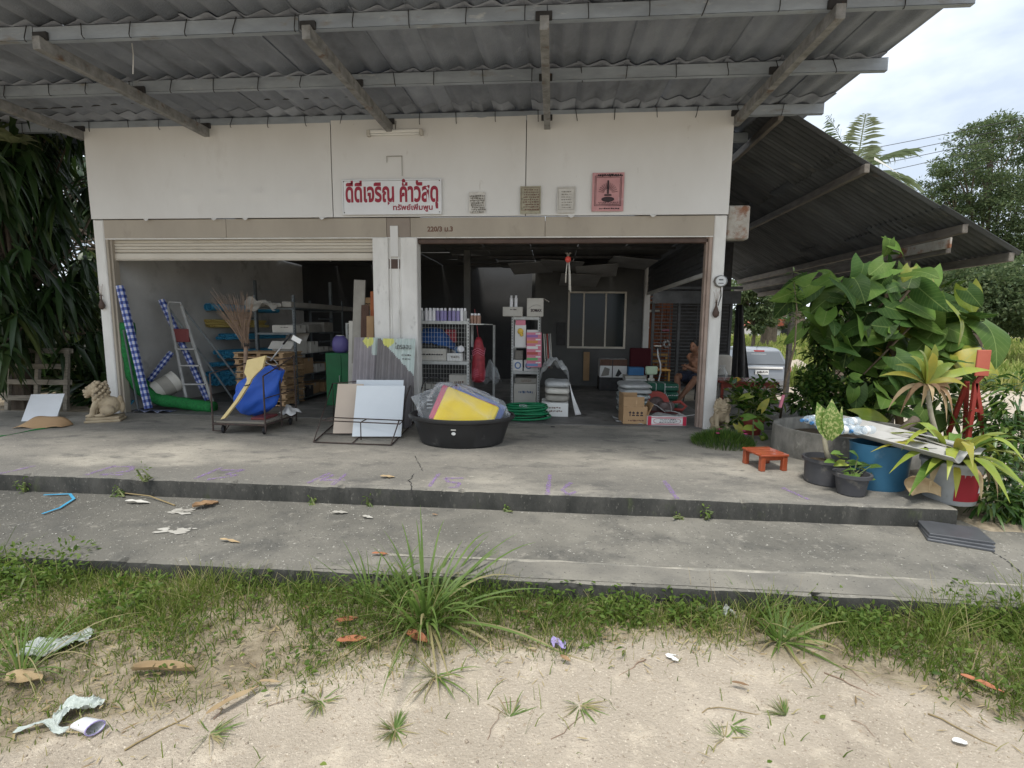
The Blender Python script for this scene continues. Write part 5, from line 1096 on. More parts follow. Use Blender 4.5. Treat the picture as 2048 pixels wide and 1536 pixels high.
m = MB(); a, b = gp(-60, 884, .0), gp(128, 851, .0); m.sheet(lambda u, v: tuple(a+(b-a)*u+np.array([.02*math.sin(9*u), .16*v, .006+.01*math.sin(14*u)*v])), 20, 3, thick=.003); tag(m.build('green_mat_edge', 'net_green', smooth=1), 'strip of green netting along the far end of the platform', 'net')
for k, (px, py, r_) in enumerate(((1, 0, 0),) * 0): pass
# ------------------------------------------------------------------ right bay: shelves beside the middle post
M('tarp_blue', (.02, .09, .28), (.015, .06, .19), 9, .6)
M('hose_green', (.012, .20, .085), (.01, .15, .06), 12, .4)
M('pack_green', (.03, .13, .085), (.02, .10, .065), 8, .4, dirt=((.09, .2, .15), 18, .6, .75))
M('bag_silver', (.48, .49, .48), (.36, .37, .37), 7, .35, .3, 25)
M('bag_tread', (.16, .20, .19), (.5, .52, .52), 16, .5, lo=.48, hi=.52)
M('saw_red', (.42, .075, .06), rough=.45); M('saw_grey', (.22, .17, .16), (.16, .12, .11), 14, .5)
M('skin', (.26, .13, .08), (.22, .11, .065), 9, .55); M('shorts_navy', (.02, .024, .042), (.03, .035, .055), 20, .9); M('hair_black', (.012, .011, .01), rough=.6)
M('maroon_cloth', (.06, .008, .012), rough=.9); M('chair_wood', (.42, .24, .07), (.34, .19, .05), 5, .6); M('lamp_green', (.45, .56, .40), rough=.35)
M('board_orange', (.24, .075, .028), (.17, .05, .02), 2.5, .7, dirt=((.09, .035, .02), 5, .55, .75), stretch=(1, 1, .4))
M('table_red', (.24, .05, .035), (.19, .04, .03), 5, .4)
M('lantern_red', (.62, .08, .06), rough=.5); M('box_red', (.5, .03, .07), rough=.5); M('box_blue', (.05, .17, .36), rough=.5)
M('print_pink', (.62, .2, .27), rough=.4); M('print_orange', (.6, .26, .08), rough=.4); M('print_green', (.12, .36, .12), rough=.4); M('print_blue', (.15, .25, .45), rough=.4); M('print_violet', (.28, .14, .36), rough=.4); M('print_yellow', (.75, .5, .08), rough=.4)
RK = rack('slotted_shelf', 'white slotted angle shelf stacked with spray cans behind the middle post', -2.30, -1.36, .62, 1.06, (.30, .90, 1.56), 1.60, 'angle_white', slots=True, lip=.05)
part(RK, 'upright', 'angle_white', lambda m: (m.box(-1.12, -1.08, 1.9, 1.904, .012, 1.50), m.box(-1.08, -1.076, 1.86, 1.9, .012, 1.5)), w=True)
stuff(part(RK, 'wire_panel', 'angle_white', lambda m: [m.box(-2.28+.05*i, -2.277+.05*i, .60, .603, .45, 1.56) for i in range(18)]+[m.box(-2.28, -1.4, .603, .606, .47+.075*i, .473+.075*i) for i in range(14)], w=True))
canm = {}
NTH = 'first second third fourth fifth sixth seventh eighth ninth tenth eleventh twelfth thirteenth'.split()
def can(label, x, y, z, mat, h=.2, r=.031):
    t = thing('spray_can', label, 'can', (x, y, z), group='cans on the slotted shelf')
    if mat not in canm:
        a = part(t, 'can_body', mat, lambda m: m.lathe([(r, 0), (r, h*.78), (r*.7, h*.84)], 14, cap1=True), 30); b_ = part(t, 'cap', 'can_white', lambda m: m.lathe([(r*.62, h*.84), (r*.62, h*1.0), (r*.5, h*1.04)], 12, cap1=True), 30); canm[mat] = (a.data, b_.data)
    else:
        for nm, d in zip(('can_body', 'cap'), canm[mat]): o = bpy.data.objects.new(nm, d); COL.objects.link(o); o.parent = t
xs_ = np.linspace(-2.22, -1.42, 13); Z0 = 1.562
for k, x in enumerate(xs_):
    mt = 'can_white' if k in (2, 3, 4, 11) else 'can_violet' if k in (5, 6, 7, 8, 9, 10) else 'bag_silver'
    can('%s spray can, %s from the middle post in the front row' % ({'can_white': 'white', 'can_violet': 'violet', 'bag_silver': 'silver'}[mt], NTH[k]), x+rng.normal(0, .006), .69+rng.normal(0, .012), Z0, mt)
for k in range(10): can('spray can, %s from the middle post in the second row' % NTH[k], -2.2+.083*k, .80+rng.normal(0, .01), Z0, ('can_violet', 'can_white', 'bag_silver')[k % 3])
for k in range(6): can('small brown tin, %s of six at the open end of the slotted shelf' % NTH[k], -1.33+.055*(k % 3), .72+.1*(k//3), Z0-.04, 'can_brown', .16, .027)
m = MB(); m.box(-1.36, -1.12, .64, 1.9, Z0-.06, Z0-.042); o = m.build('side_shelf', 'angle_white', RK)
m = MB(); m.sheet(lambda u, v: (-2.27+.66*u, .61+.36*v+.02*math.sin(9*u), 1.08+.36*math.sin(math.pi*min(1, .2+.82*u))**.7*math.sin(math.pi*(.05+.55*v))**.7+.035*abs(fbm(u*7, v*6, 1.2))+.02*fbm(u*15, v*12, 1)), 40, 22); tag(m.build('folded_tarp', 'tarp_blue', smooth=1), 'crumpled dark blue tarpaulin heaped on the slotted shelf', 'tarp')
box_thing('carton', 'cream carton under the blue tarpaulin on the slotted shelf', 'carton', (-2.0, .80, .902), .5, .3, .2, 'card_white', grp if False else 0); box_thing('carton', 'small white tray carton in front on the slotted shelf', 'carton', (-1.6, .73, .902), .26, .2, .13, 'paper_white')
box_thing('carton', 'shiny red carton hanging behind the wire on the slotted shelf', 'carton', (-1.72, .93, 1.2), .18, .1, .22, 'red_bag')
t = thing('metal_roll', 'shiny blue and silver roll lying on the small white tray', 'roll', (-1.55, .7, 1.09), rot=(R(80), R(20), R(35))); part(t, 'wrap', 'can_white', lambda m: m.lathe([(.055, -.1), (.055, .1)], 16, cap1=True), 30); part(t, 'band', 'box_blue', lambda m: m.lathe([(.0565, -.03), (.0565, .05)], 16, cap0=False), 30)
m = MB(); m.lathe([(.14, 0), (.16, .12), (.165, .125), (.15, .12), (.13, .01)], 20, (-1.3, .85, 1.0)); tag(m.build('black_bowl', 'rubber_black', smooth=35), 'black plastic bowl at the open end of the slotted shelf', 'bowl')
for k in range(5): box_thing('carton', '%s in the row behind the wire mesh' % ('white carton nearest the middle post', 'second white carton from the middle post', 'third white carton from the middle post', 'fourth white carton from the middle post', 'last white carton from the middle post')[k], 'carton', (-2.2+.11*k, .85, .302), .09, .2, .2, 'card_white', rng.normal(0, .05), 'cartons behind the wire mesh')
box_thing('carton', 'pale carton with dark print on the low shelf behind the wire mesh', 'carton', (-1.55, .86, .302), .34, .25, .36, 'card_white'); box_thing('carton', 'plain brown carton in front at the low end of the slotted shelf', 'carton', (-1.48, .55, .30), .27, .1, .22, 'card_brown')
t = box_thing('carton', 'white carton with pale red print on the floor behind the baskets', 'carton', (-2.02, .45, .012), .42, .28, .3, 'card_white', plain=True); scrib(t, .42, .3, 'print_pink', 1, .0, .0, .3, 4, .03, loc=(0, -.132, .2))
t = box_thing('carton', 'cream carton with black handling symbols on the floor under the slotted shelf', 'carton', (-1.58, .45, .012), .42, .28, .30, 'card_white', .04, plain=True)
def symbols(t, w_, y, z, s=1, mat='ink_dark'):
    m = MB(); m.box(-w_*.22-.006*s, -w_*.22+.006*s, y-.001, y, z-.03*s, z+.01*s); m.prism([(-w_*.22-.02*s, z+.008*s), (-w_*.22+.02*s, z+.008*s), (-w_*.22, z+.034*s)], y-.001, y); 
    for k in range(3):
        x = -w_*.08+k*.05*s; m.box(x-.014*s, x+.014*s, y-.001, y, z+.0*s, z+.022*s); m.box(x-.018*s, x+.018*s, y-.001, y, z-.028*s, z-.012*s); m.box(x-.003*s, x+.003*s, y-.0014, y-.001, z-.01*s, z+.03*s)
    stuff(m.build('handling_symbols', mat, t, w=False))
symbols(t, .42, -.1425, .16, 1.3)
t = thing('net_sack', 'long red mesh sack of twine hanging at the end of the slotted shelf', 'sack', fp(957, 718, .72))
part(t, 'sack_body', 'red_bag', lambda m: m.lathe([(.03, .36), (.06, .31), (.085, .2), (.105, .0), (.115, -.2), (.11, -.33), (.08, -.38), (.03, -.395)], 20, wob=.05), 1)
part(t, 'band', 'print_pink', lambda m: [m.tube([( (.1+.012*math.sin(z*9))*math.cos(a)*1.02, (.1+.012*math.sin(z*9))*math.sin(a)*1.02, -.34+.62*z+.03*math.sin(3*a)) for a in np.linspace(0, 2*math.pi, 13)], .005, 4) for z in np.linspace(.0, .8, 15)])['kind'] = 'stuff'
part(t, 'string', 'red_bag', lambda m: m.tube([(0, 0, .35), (-.02, 0, .48), (-.07, .02, .82)], .005, 5))
m = MB(); m.sheet(lambda u, v: (-1.28+.35*u, 1.2+.6*v, .5+.35*math.sin(math.pi*u)*math.sin(math.pi*v)+.04*math.sin(13*u+5*v)-.45*(1-u)*0), 16, 12); tag(m.build('clear_wrap', 'clear_film', smooth=1), 'crumpled clear wrapping heaped behind the red mesh sack', 'wrapping')
# ------------------------------------------------------------------ narrow slotted shelf in the middle of the bay
CS = rack('narrow_shelf', 'narrow white slotted angle shelf standing in the middle of the open bay', -.75, -.23, 1.69, 2.4, (.06, .66, 1.66), 1.69, 'angle_white', slots=True, lip=.055)
part(CS, 'shelf_board', 'angle_white', lambda m: (m.box(-.75, -.46, 1.69, 2.1, 1.12, 1.126), m.box(-.71, -.46, 1.686, 1.69, 1.085, 1.126)), w=True)
Z1 = 1.662
box_thing('carton', 'flat pale carton on top of the narrow shelf under two cans', 'carton', (-.73, 1.75, Z1), .36, .25, .17, 'card_white')
for k in range(2): can('white paint can %s on the flat carton above the narrow shelf' % ('nearest the big slotted shelf', 'beside its twin')[k], -.76+.085*k, 1.7, Z1+.171, 'can_white', .2, .034)
t = box_thing('carton', 'tall white carton with black capital lettering on the narrow shelf', 'carton', (-.33, 1.8, Z1), .3, .3, .33, 'card_white', .05, plain=True); text('lettering', 'SOMAX', .07, 'ink_dark', t, (.02, -.153, .11), .2, .003)
part(t, 'printed_arc', 'card_grey', lambda m: m.tube([(-.12+.22*k, -.152, .14+.07*math.sin(2.4*k)) for k in np.linspace(0, 1, 10)], .003, 4)); part(t, 'flap', 'card_white', lambda m: m.box(.15, .27, -.14, .14, .0, .006, rot=Euler((0, R(28), 0)).to_matrix(), at=(.15, 0, 0)).xf(Matrix.Translation((0, 0, .32))))
t = thing('display_card', 'white hanging card with a yellow and black toy, red header', 'card', fp(1041, 668, 1.66)); part(t, 'sheet', 'paper_white', lambda m: m.box(-.10, .10, 0, .004, -.24, .17)); part(t, 'header', 'print_pink', lambda m: m.box(-.09, .09, -.006, -.002, .16, .25)); part(t, 'toy', 'print_yellow', lambda m: (m.lathe([(.0, 0), (.05, .01), (.055, .02), (.03, .04)], 12, (-.0, -.002, .05), rot=rx, cap1=True), m.lathe([(.0, 0), (.035, .01), (.035, .02), (.02, .04)], 10, (.02, -.002, -.01), rot=rx, cap1=True)), 40)
for k in range(6):
    t = thing('sample_pack', ['topmost violet and pink packet hanging on the narrow shelf', 'second packet down, orange, hanging on the narrow shelf', 'third packet down, pink and white, hanging on the narrow shelf', 'fourth packet down, red, hanging on the narrow shelf', 'fifth packet down, green, hanging on the narrow shelf', 'lowest packet, blue, hanging on the narrow shelf'][k], 'packet', fp(1068, 671+11.5*k, 1.62-.004*k), group='packets hanging on the narrow shelf', rot=(R(-12), 0, R(4)))
    part(t, 'packet', 'print_pink', lambda m: m.box(-.135, .135, -.006, .006, -.055, .055)); part(t, 'printed_band', ['print_violet', 'print_orange', 'paper_white', 'saw_red', 'print_green', 'print_blue'][k], lambda m: m.box(-.13, .07, -.009, -.006, -.038, .012)); part(t, 'printed_band', 'paper_white', lambda m: m.box(.03, .12, -.0085, -.006, .018, .042))
part(CS, 'peg_board', 'paper_white', lambda m: m.box(-.47, -.25, 1.72, 1.726, 1.3, 1.42), w=True)
for k in range(2):
    t = thing('boxed_lock', ['white boxed padlock nearest the outer edge of the narrow shelf', 'white boxed padlock beside the first, under the hanging packets'][k], 'box', (-.63+.2*k, 1.78, .662), group='boxed padlocks on the narrow shelf'); part(t, 'carton', 'paper_white', lambda m: m.box(-.085, .085, -.06, .06, 0, .2, .004)); part(t, 'picture', 'print_blue', lambda m: m.tube([(.05*math.cos(a), -.062, .1+.055*math.sin(a)) for a in np.linspace(0, 6.28, 14)], .013, 6), 1)
box_thing('carton', 'small grey carton standing above the boxed padlocks', 'carton', (-.62, 1.85, .865), .15, .1, .17, 'card_grey'); box_thing('carton', 'white carton at the post side of the boxed padlocks', 'carton', (-.33, 1.8, .662), .18, .12, .15, 'paper_white')
box_thing('carton', 'large dusty white carton on the lowest level of the narrow shelf', 'carton', (-.49, 1.9, .062), .42, .4, .36, 'card_white'); box_thing('carton', 'grey flattened carton on top of the dusty white one', 'carton', (-.48, 1.92, .424), .4, .38, .1, 'card_grey')
# green hose
t = thing('garden_hose', 'coiled bright green garden hose on the floor in front of the narrow shelf', 'hose', (-.42, .42, .012)); P = []
for k in range(9*26):
    a = 2*math.pi*k/26; l = k/26; r_ = .36-.012*(l % 3)+.03*math.sin(l*2.1); P.append((.03*math.sin(l*1.7)+r_*math.cos(a)*(1+.03*math.sin(l)), .02*math.cos(l*2.3)+r_*.72*math.sin(a), .02+.024*l+.012*math.sin(a*1.0+l)))
part(t, 'coil', 'hose_green', lambda m: m.tube(P, .017, 7), 1); part(t, 'tape_band', 'clear_film', lambda m: m.tube([(.05, -.2, .22), (.0, -.26, .25), (-.06, -.22, .24)], .03, 6))
# sacks at the right of the narrow shelf
def sack(name, label, cx, cy, z, sx, sy, sz, mat, seed, group=None, cat='sack', rz=0):
    r = np.random.default_rng(seed); a, b_ = r.uniform(0, 6, 2); m = MB()
    def f(u, v):
        th = 2*math.pi*u; ph = math.pi*(v-.5); e = lambda q, p: math.copysign(abs(q)**p, q)
        return (cx+sx/2*e(math.cos(th), .45)*e(math.cos(ph), .4)*(1+.02*math.sin(5*th+a)), cy+sy/2*e(math.sin(th), .45)*e(math.cos(ph), .4)*(1+.02*math.sin(4*th+b_)), z+sz/2+sz/2*e(math.sin(ph), .8)*(1+.08*math.sin(3*th+a+2*ph)))
    m.sheet(f, 40, 14); return tag(m.build(name, mat, smooth=1), label, cat, group)
for k in range(3): sack('cement_bag', ['lowest pale cement bag beside the narrow shelf', 'middle cement bag beside the narrow shelf with a blue band', 'topmost grey cement bag beside the narrow shelf'][k], .10, 1.0, .24+.115*k, .42, .6, .12, ['card_grey', 'card_white', 'bag_silver'][k], k+3, 'cement bags by the narrow shelf')
box_thing('carton', 'low white carton on the floor under the cement bags', 'carton', (.06, .92, .012), .44, .55, .225, 'paper_white')
m = MB(); m.sheet(lambda u, v: (-.2+.5*u, 1.05+.5*v, .6+.32*math.sin(math.pi*u)**.6*(1-.3*u)+.05*math.sin(15*u+9*v)+.04*math.sin(21*v)), 18, 14); tag(m.build('grey_plastic_heap', 'bag_silver', smooth=1), 'heap of creased grey plastic on the cement bags', 'plastic')
m = MB(); m.sheet(lambda u, v: (.30+.1*u*(1+v), .7+.02*math.sin(9*u), .56-.53*u**.8+.02*v), 10, 3, thick=.004); tag(m.build('plastic_flap', 'white_plastic', smooth=1), 'pale plastic flap hanging down from the cement bags', 'plastic')
for k in range(5): m = MB(); m.tube([(-.16+.03*k, 1.72+.04*k, 1.35), (-.13+.03*k, 1.72, .9+.1*(k % 2)), (-.1+.025*k, 1.7, .72)], .01, 5); tag(m.build('hanging_rope', ('card_white', 'card_grey', 'saw_red', 'bag_silver', 'card_white')[k], smooth=1), ['pale cord at the narrow shelf, first from the packets', 'grey cord hanging second from the packets', 'red cord hanging third from the packets', 'silvery cord hanging fourth from the packets', 'pale cord hanging farthest from the packets'][k], 'cord', 'cords hung on the narrow shelf')
bp('floor_socket', 'dark_metal', lambda m: m.box(.0, .06, -.16, -.1, .001, .006))
# ------------------------------------------------------------------ rear wall things
for (x0, x1, z0, z1, y, mt, nm, lb, ct) in ((.1, .32, 1.02, 1.58, WY-.025, 'dark_metal', 'notice_board', 'small black panel on the rear wall beside the window', 'panel'), (.78, .93, .15, .86, WY-.1, 'card_brown', 'brown_board', 'brown cardboard standing under the window', 'cardboard')):
    m = MB(); m.box(x0, x1, y-.012, y+.012, z0, z1, .003); tag(m.build(nm, mt), lb, ct)
t = box_thing('carton', 'big white and brown appliance carton on a stool under the window', 'carton', (1.42, WY-.7, .32), .62, .4, .42, 'paper_white', plain=True); part(t, 'printed_band', 'wood_dark', lambda m: m.box(-.312, .312, -.204, -.2, .27, .42)); part(t, 'printed_band', 'dark_metal', lambda m: m.box(-.03, -.01, -.206, -.2, 0, .42)); part(t, 'picture', 'card_grey', lambda m: m.prism([(-.28, .02), (-.1, .05), (-.08, .2), (-.2, .24)], -.203, -.2)); part(t, 'picture', 'dark_metal', lambda m: m.prism([(.05, .03), (.12, .02), (.2, .1), (.12, .2)], -.203, -.2))
tag(MB().box(1.1, 1.75, WY-.95, WY-.45, .012, .315, .01).build('low_bench', 'dark_metal'), 'dark low bench carrying the appliance carton', 'bench')
t = thing('maroon_chair', 'maroon cloth covered chair back beside the rear corner post', 'chair', (2.02, WY-1.1, .012)); part(t, 'backrest', 'maroon_cloth', lambda m: m.box(-.24, .24, .15, .25, .5, 1.0, .06)); part(t, 'seat', 'maroon_cloth', lambda m: m.box(-.25, .25, -.25, .2, .42, .5, .03))
for sx in (-1, 1):
    for sy in (-1, 1): part(t, 'leg', 'dark_metal', lambda m: m.box(sx*.2-.015, sx*.2+.015, sy*.18-.015, sy*.18+.015, 0, .43))
t = thing('blue_box', 'blue plastic box on white trays by the corner post', 'box', (1.78, 3.3, .47)); part(t, 'body', 'box_blue', lambda m: [m.box(-.16, .16, -.12, .12, 0, .17, .008)]+[m.box(-.15+.04*i, -.135+.04*i, -.124, -.12, .02, .15) for i in range(8)])
tag(MB().box(1.55, 2.0, 3.1, 3.5, .34, .40, .01).build('white_tray', 'paper_white'), 'upper white tray under the blue box', 'tray', 'trays'); tag(MB().box(1.54, 1.98, 3.12, 3.5, .405, .465, .01).build('white_tray', 'card_white'), 'white tray right under the blue box', 'tray', 'trays')
tag(MB().box(1.6, 1.98, 3.15, 3.5, .012, .338, .008).build('dark_crate', 'dark_metal'), 'dark crate carrying the white trays', 'crate')
# stack of silver sacks with dark patterned ends
for k in range(6):
    sack('silver_sack', '%s silver sack of the stack behind the brown carton' % ['lowest', 'second', 'third', 'fourth', 'fifth', 'topmost'][k], 1.42+.012*math.sin(k*2), 1.25, .012+.088*k, .52, .75, .095, 'bag_silver' if k >= 4 else 'bag_tread', k+11, 'silver sacks')
t = thing('carton', 'brown carton with black arrow and handling symbols at the threshold', 'carton', (1.28, .38, .012), R(3)); part(t, 'body', 'card_brown', lambda m: m.box(-.185, .185, -.19, .19, 0, .27, .005)); part(t, 'flap', 'card_brown', lambda m: (m.box(-.185, .13, -.188, -.184, .27, .42), m.box(-.187, -.183, -.184, .184, .27, .46), m.box(-.183, .1, .18, .184, .27, .44))); part(t, 'tape', 'wood_pale', lambda m: (m.box(-.13, .06, -.194, -.19, .26, .268), m.box(.0, .02, -.1925, -.189, .272, .38)))
symbols(t, .37, -.1915, .16, 1.25); scrib(t, .37, .3, 'ink_brown', 1, .0, .0, .33, 6, .018, loc=(0, -.18, .055))
m = MB(); m.sheet(lambda u, v: (1.02+.4*u*v, .35+.5*(1-u)-.2*v, .016+.01*math.sin(9*u)), 10, 6, thick=.003); tag(m.build('plastic_sheet', 'bag_silver', smooth=1), 'grey plastic sheet sticking out under the brown carton', 'plastic')
t = thing('flat_box', 'open white flat carton with red border and oval print at the threshold', 'carton', (1.75, .34, .012), R(2)); part(t, 'body', 'paper_white', lambda m: (m.box(-.29, .29, -.2, -.195, 0, .14), m.box(-.29, -.285, -.195, .2, 0, .14), m.box(.285, .29, -.195, .2, 0, .14), m.box(-.285, .285, -.195, .2, 0, .01)))
part(t, 'printed_border', 'box_red', lambda m: (m.box(-.288, -.235, -.2025, -.2, .002, .138), m.box(.235, .288, -.2025, -.2, .002, .138), m.box(-.235, .235, -.2025, -.2, .118, .126), m.box(-.235, .235, -.2025, -.2, .01, .018)))
part(t, 'printed_oval', 'box_red', lambda m: m.tube([((.2*abs(math.cos(a))**.5*(1 if math.cos(a) > 0 else -1)), -.203, .068+.04*abs(math.sin(a))**.6*(1 if math.sin(a) > 0 else -1)) for a in np.linspace(0, 6.283, 32)], .003, 4)); scrib(t, .58, .14, 'ink_dark', 3, .66, .34, .24, 12, .008, loc=(0, -.191, 0))
part(t, 'flap', 'card_brown', lambda m: m.box(-.29, -.286, -.19, .19, 0, .2, rot=Euler((0, R(24), 0)).to_matrix(), at=(-.29, 0, 0)).xf(Matrix.Translation((0, 0, .14)))); part(t, 'bubble_wrap', 'bag_silver', lambda m: m.sheet(lambda u, v: (-.27+.54*u, -.18+.36*v, .10+.04*math.sin(9*u+4*v)), 12, 8), 1)
# green packs, saw, cable
for k in range(3):
    t = thing('green_pack', '%s of the dark green strapped packs behind the red saw' % ['lowest', 'middle', 'topmost'][k], 'pack', (1.95, 1.95, .012+.155*k), R(4), 'strapped green packs'); part(t, 'body', 'pack_green', lambda m: m.box(-.36, .36, -.22, .22, 0, .15, .03), 40)
    for x in (-.06, .1): part(t, 'strap', 'white_plastic', lambda m: m.box(x-.006, x+.006, -.225, .225, -.001, .152, .002))
    scrib(t, .2, .1, 'paper_white', 1, 0, 0, .3, k+5, .03, loc=(-.2, -.211, .08)); scrib(t, .2, .1, 'white_plastic', 1, 0, 0, .6, k+3, .012, loc=(.22, -.213, .09))
t = thing('cut_off_saw', 'red and grey cut off saw lying in front of the green packs', 'saw', (1.92, 1.35, .012), R(-8))
part(t, 'guard', 'saw_red', lambda m: m.prism([(.22*math.cos(a)-.08, .15+.22*math.sin(a)) for a in np.linspace(.1, math.pi+.1, 16)]+[(.13*math.cos(a)-.08, .15+.13*math.sin(a)) for a in np.linspace(math.pi+.1, .1, 16)], -.06, .04, 'y')); part(t, 'blade', 'saw_grey', lambda m: m.lathe([(.17, -.003), (.17, .003)], 28, (-.08, 0, .175), rot=rx, cap1=True))
part(t, 'motor', 'saw_grey', lambda m: (m.box(-.05, .22, -.12, .12, .03, .19, .03), m.lathe([(.07, 0), (.07, .05), (.05, .06)], 16, (.04, -.12, .12), rot=rx, cap1=True)), 40); part(t, 'handle', 'saw_red', lambda m: m.tube([(.18, 0, .17), (.32, 0, .2), (.42, 0, .12), (.36, 0, .05), (.2, 0, .06)], .026, 8), 1); part(t, 'foot_plate', 'step_red', lambda m: m.box(-.25, .35, -.12, .12, 0, .02, .004))
m = MB(); P = [fp(1323, 767, 1.9), fp(1333, 790, 1.65), fp(1342, 812, 1.1), fp(1343, 822, .8), fp(1330, 824, .7), fp(1315, 812, .9), fp(1296, 803, 1.1)]; m.tube(P, .007, 6); P = [fp(1330, 820, .7), fp(1352, 824, .6), fp(1372, 832, .5), fp(1390, 829, .42), fp(1408, 818, .3)]; m.tube(P, .007, 6); tag(m.build('power_cable', 'white_plastic', smooth=1), 'white electric cable looping over the saw to the doorway', 'cable')
# lamp with white hose, chairs, tools board at the back
t = thing('work_lamp', 'pale green rectangular work lamp standing on the green packs', 'lamp', (1.88, 2.1, .478)); part(t, 'head', 'lamp_green', lambda m: m.box(-.11, .11, -.04, .04, .12, .28, .03), 40); part(t, 'stem', 'card_white', lambda m: m.box(-.03, .03, -.02, .02, .05, .12)); part(t, 'base', 'card_white', lambda m: m.box(-.06, .06, -.05, .05, 0, .05, .01))
m = MB(); m.tube([fp(1315, 697, 2.6), fp(1316, 712, 2.55), fp(1321, 728, 2.5), fp(1321, 745, 2.4), fp(1317, 763, 2.2)], .014, 7); m.box(*[0]*6) if False else None; tag(m.build('white_hose', 'white_plastic', smooth=1), 'white hose curving down from the grey nozzle to the packs', 'hose')
q = fp(1315, 692, 2.62); t = thing('hose_nozzle', 'grey flat nozzle on top of the white hose', 'nozzle', q); part(t, 'head', 'card_white', lambda m: m.box(-.07, .07, -.03, .03, -.012, .018, .008)); part(t, 'neck', 'dark_metal', lambda m: m.lathe([(.045, -.02), (.035, -.06), (.015, -.1)], 10))
bp('wood_screen', 'board_orange', lambda m: [m.box(2.36+.155*i, 2.511+.155*i, 5.3, 5.33, 0, 2.25, .004) for i in range(4)])
t = thing('yellow_chair', 'yellow wooden chair in front of the orange boards', 'chair', (2.62, 4.9, .0))
for sx in (-1, 1): part(t, 'leg', 'chair_wood', lambda m: m.box(sx*.2-.02, sx*.2+.02, .16, .2, 0, .86)); part(t, 'leg', 'chair_wood', lambda m: m.box(sx*.2-.02, sx*.2+.02, -.2, -.16, 0, .44))
part(t, 'seat', 'chair_wood', lambda m: m.box(-.23, .23, -.23, .2, .44, .47, .005)); 
for z in (.62, .78): part(t, 'slat', 'chair_wood', lambda m: m.box(-.18, .18, .17, .19, z, z+.06))
for k in range(3): part(t, 'spindle', 'chair_wood', lambda m: m.box(-.1+.1*k-.01, -.1+.1*k+.01, .172, .188, .47, .62))
for i, (px, py, nm, mt, lb) in enumerate(((1300, 605, 'hanging_tool', 'card_grey', 'grey tool hung highest on the orange boards'), (1302, 622, 'hanging_tool', 'card_white', 'pale tool hung below the highest on the orange boards'), (1291, 655, 'switch_box', 'paper_white', 'small white switch box on the orange boards'), (1332, 660, 'hanging_tool', 'print_pink', 'pinkish packet hung at the gate side of the orange boards'), (1333, 688, 'tape_roll', 'paper_white', 'round white roll hung at the gate side of the orange boards'))):
    q = fp(px, py, 5.26); t = thing(nm, lb, 'tool', q)
    if nm == 'tape_roll': part(t, 'ring', mt, lambda m: m.tube([(.07*math.cos(a), 0, .07*math.sin(a)) for a in np.linspace(0, 6.283, 16)], .028, 8), 1)
    else: part(t, 'body', mt, lambda m: m.box(-.09-.12*(nm == 'hanging_tool' and i < 2), .09+.12*(i < 2), -.02, .02, -.03, .03, .012)); part(t, 'hook', 'dark_metal', lambda m: m.tube([(0, 0, .03), (0, .03, .06)], .006, 5))
# hanging lantern
q = fp(1136, 519, .45); t = thing('hanging_charm', 'pink red round charm with long tassels hanging in the open bay', 'charm', q); part(t, 'ball', 'lantern_red', lambda m: m.lathe([(.005, -.05), (.035, -.035), (.048, 0), (.038, .033), (.012, .05)], 16), 1); part(t, 'leaf_bundle', 'wood_grey', lambda m: [m.tube([(0, 0, .04), (.02*math.cos(a), .02*math.sin(a), .08), (.045*math.cos(a), .04*math.sin(a), .10)], .008, 5) for a in np.linspace(0, 6.2, 8)])
for x, l in ((-.03, .3), (.03, .42), (.05, .44)): part(t, 'tassel', 'card_white', lambda m: m.tube([(x*.4, 0, -.03), (x*.8, 0, -.03-l*.5), (x, 0, -.05-l)], [.006, .009, .012], 6), 1)
part(t, 'string', 'dark_metal', lambda m: m.tube([(0, 0, .05), (0, 0, .33)], .004, 4))
# ------------------------------------------------------------------ seated person
J = lambda *a: np.array(a, float)
P_ = thing('person', 'seated bare chested person in dark shorts behind the meter post, looking down', 'person', (2.9, 2.5, .0))
def ellip(m, c, r, n=16, k=12, rot=None):
    V = []; F = []
    for i in range(k+1):
        ph = math.pi*i/k
        for j in range(n): th = 2*math.pi*j/n; V.append((r[0]*math.sin(ph)*math.cos(th), r[1]*math.sin(ph)*math.sin(th), r[2]*math.cos(ph)))
    for i in range(k):
        for j in range(n): F.append((i*n+j, i*n+(j+1) % n, (i+1)*n+(j+1) % n, (i+1)*n+j))
    V = np.array(V)
    if rot is not None: V = (np.array(rot)@V.T).T
    m.add(V+np.array(c), F)
pel, che, nek = J(2.93, 2.72, .52), J(2.86, 2.62, .86), J(2.82, 2.56, 1.0); fwd = unit(J(-.75, -.66, 0)); lat = J(-fwd[1], fwd[0], 0)
hdc = nek+fwd*.07+J(0, 0, .13)
hipA, hipB = pel+lat*.1, pel-lat*.1; kneeA, kneeB = J(2.44, 2.42, .54), J(2.70, 2.10, .52); ankA, ankB = J(2.42, 2.16, .10), J(2.36, 1.98, .12)
shA, shB = che+lat*.18+J(0, 0, .06), che-lat*.18+J(0, 0, .06); elA, elB = J(2.66, 2.78, .66), J(2.82, 2.32, .64); haA, haB = J(2.58, 2.42, .70), J(2.60, 2.34, .74)
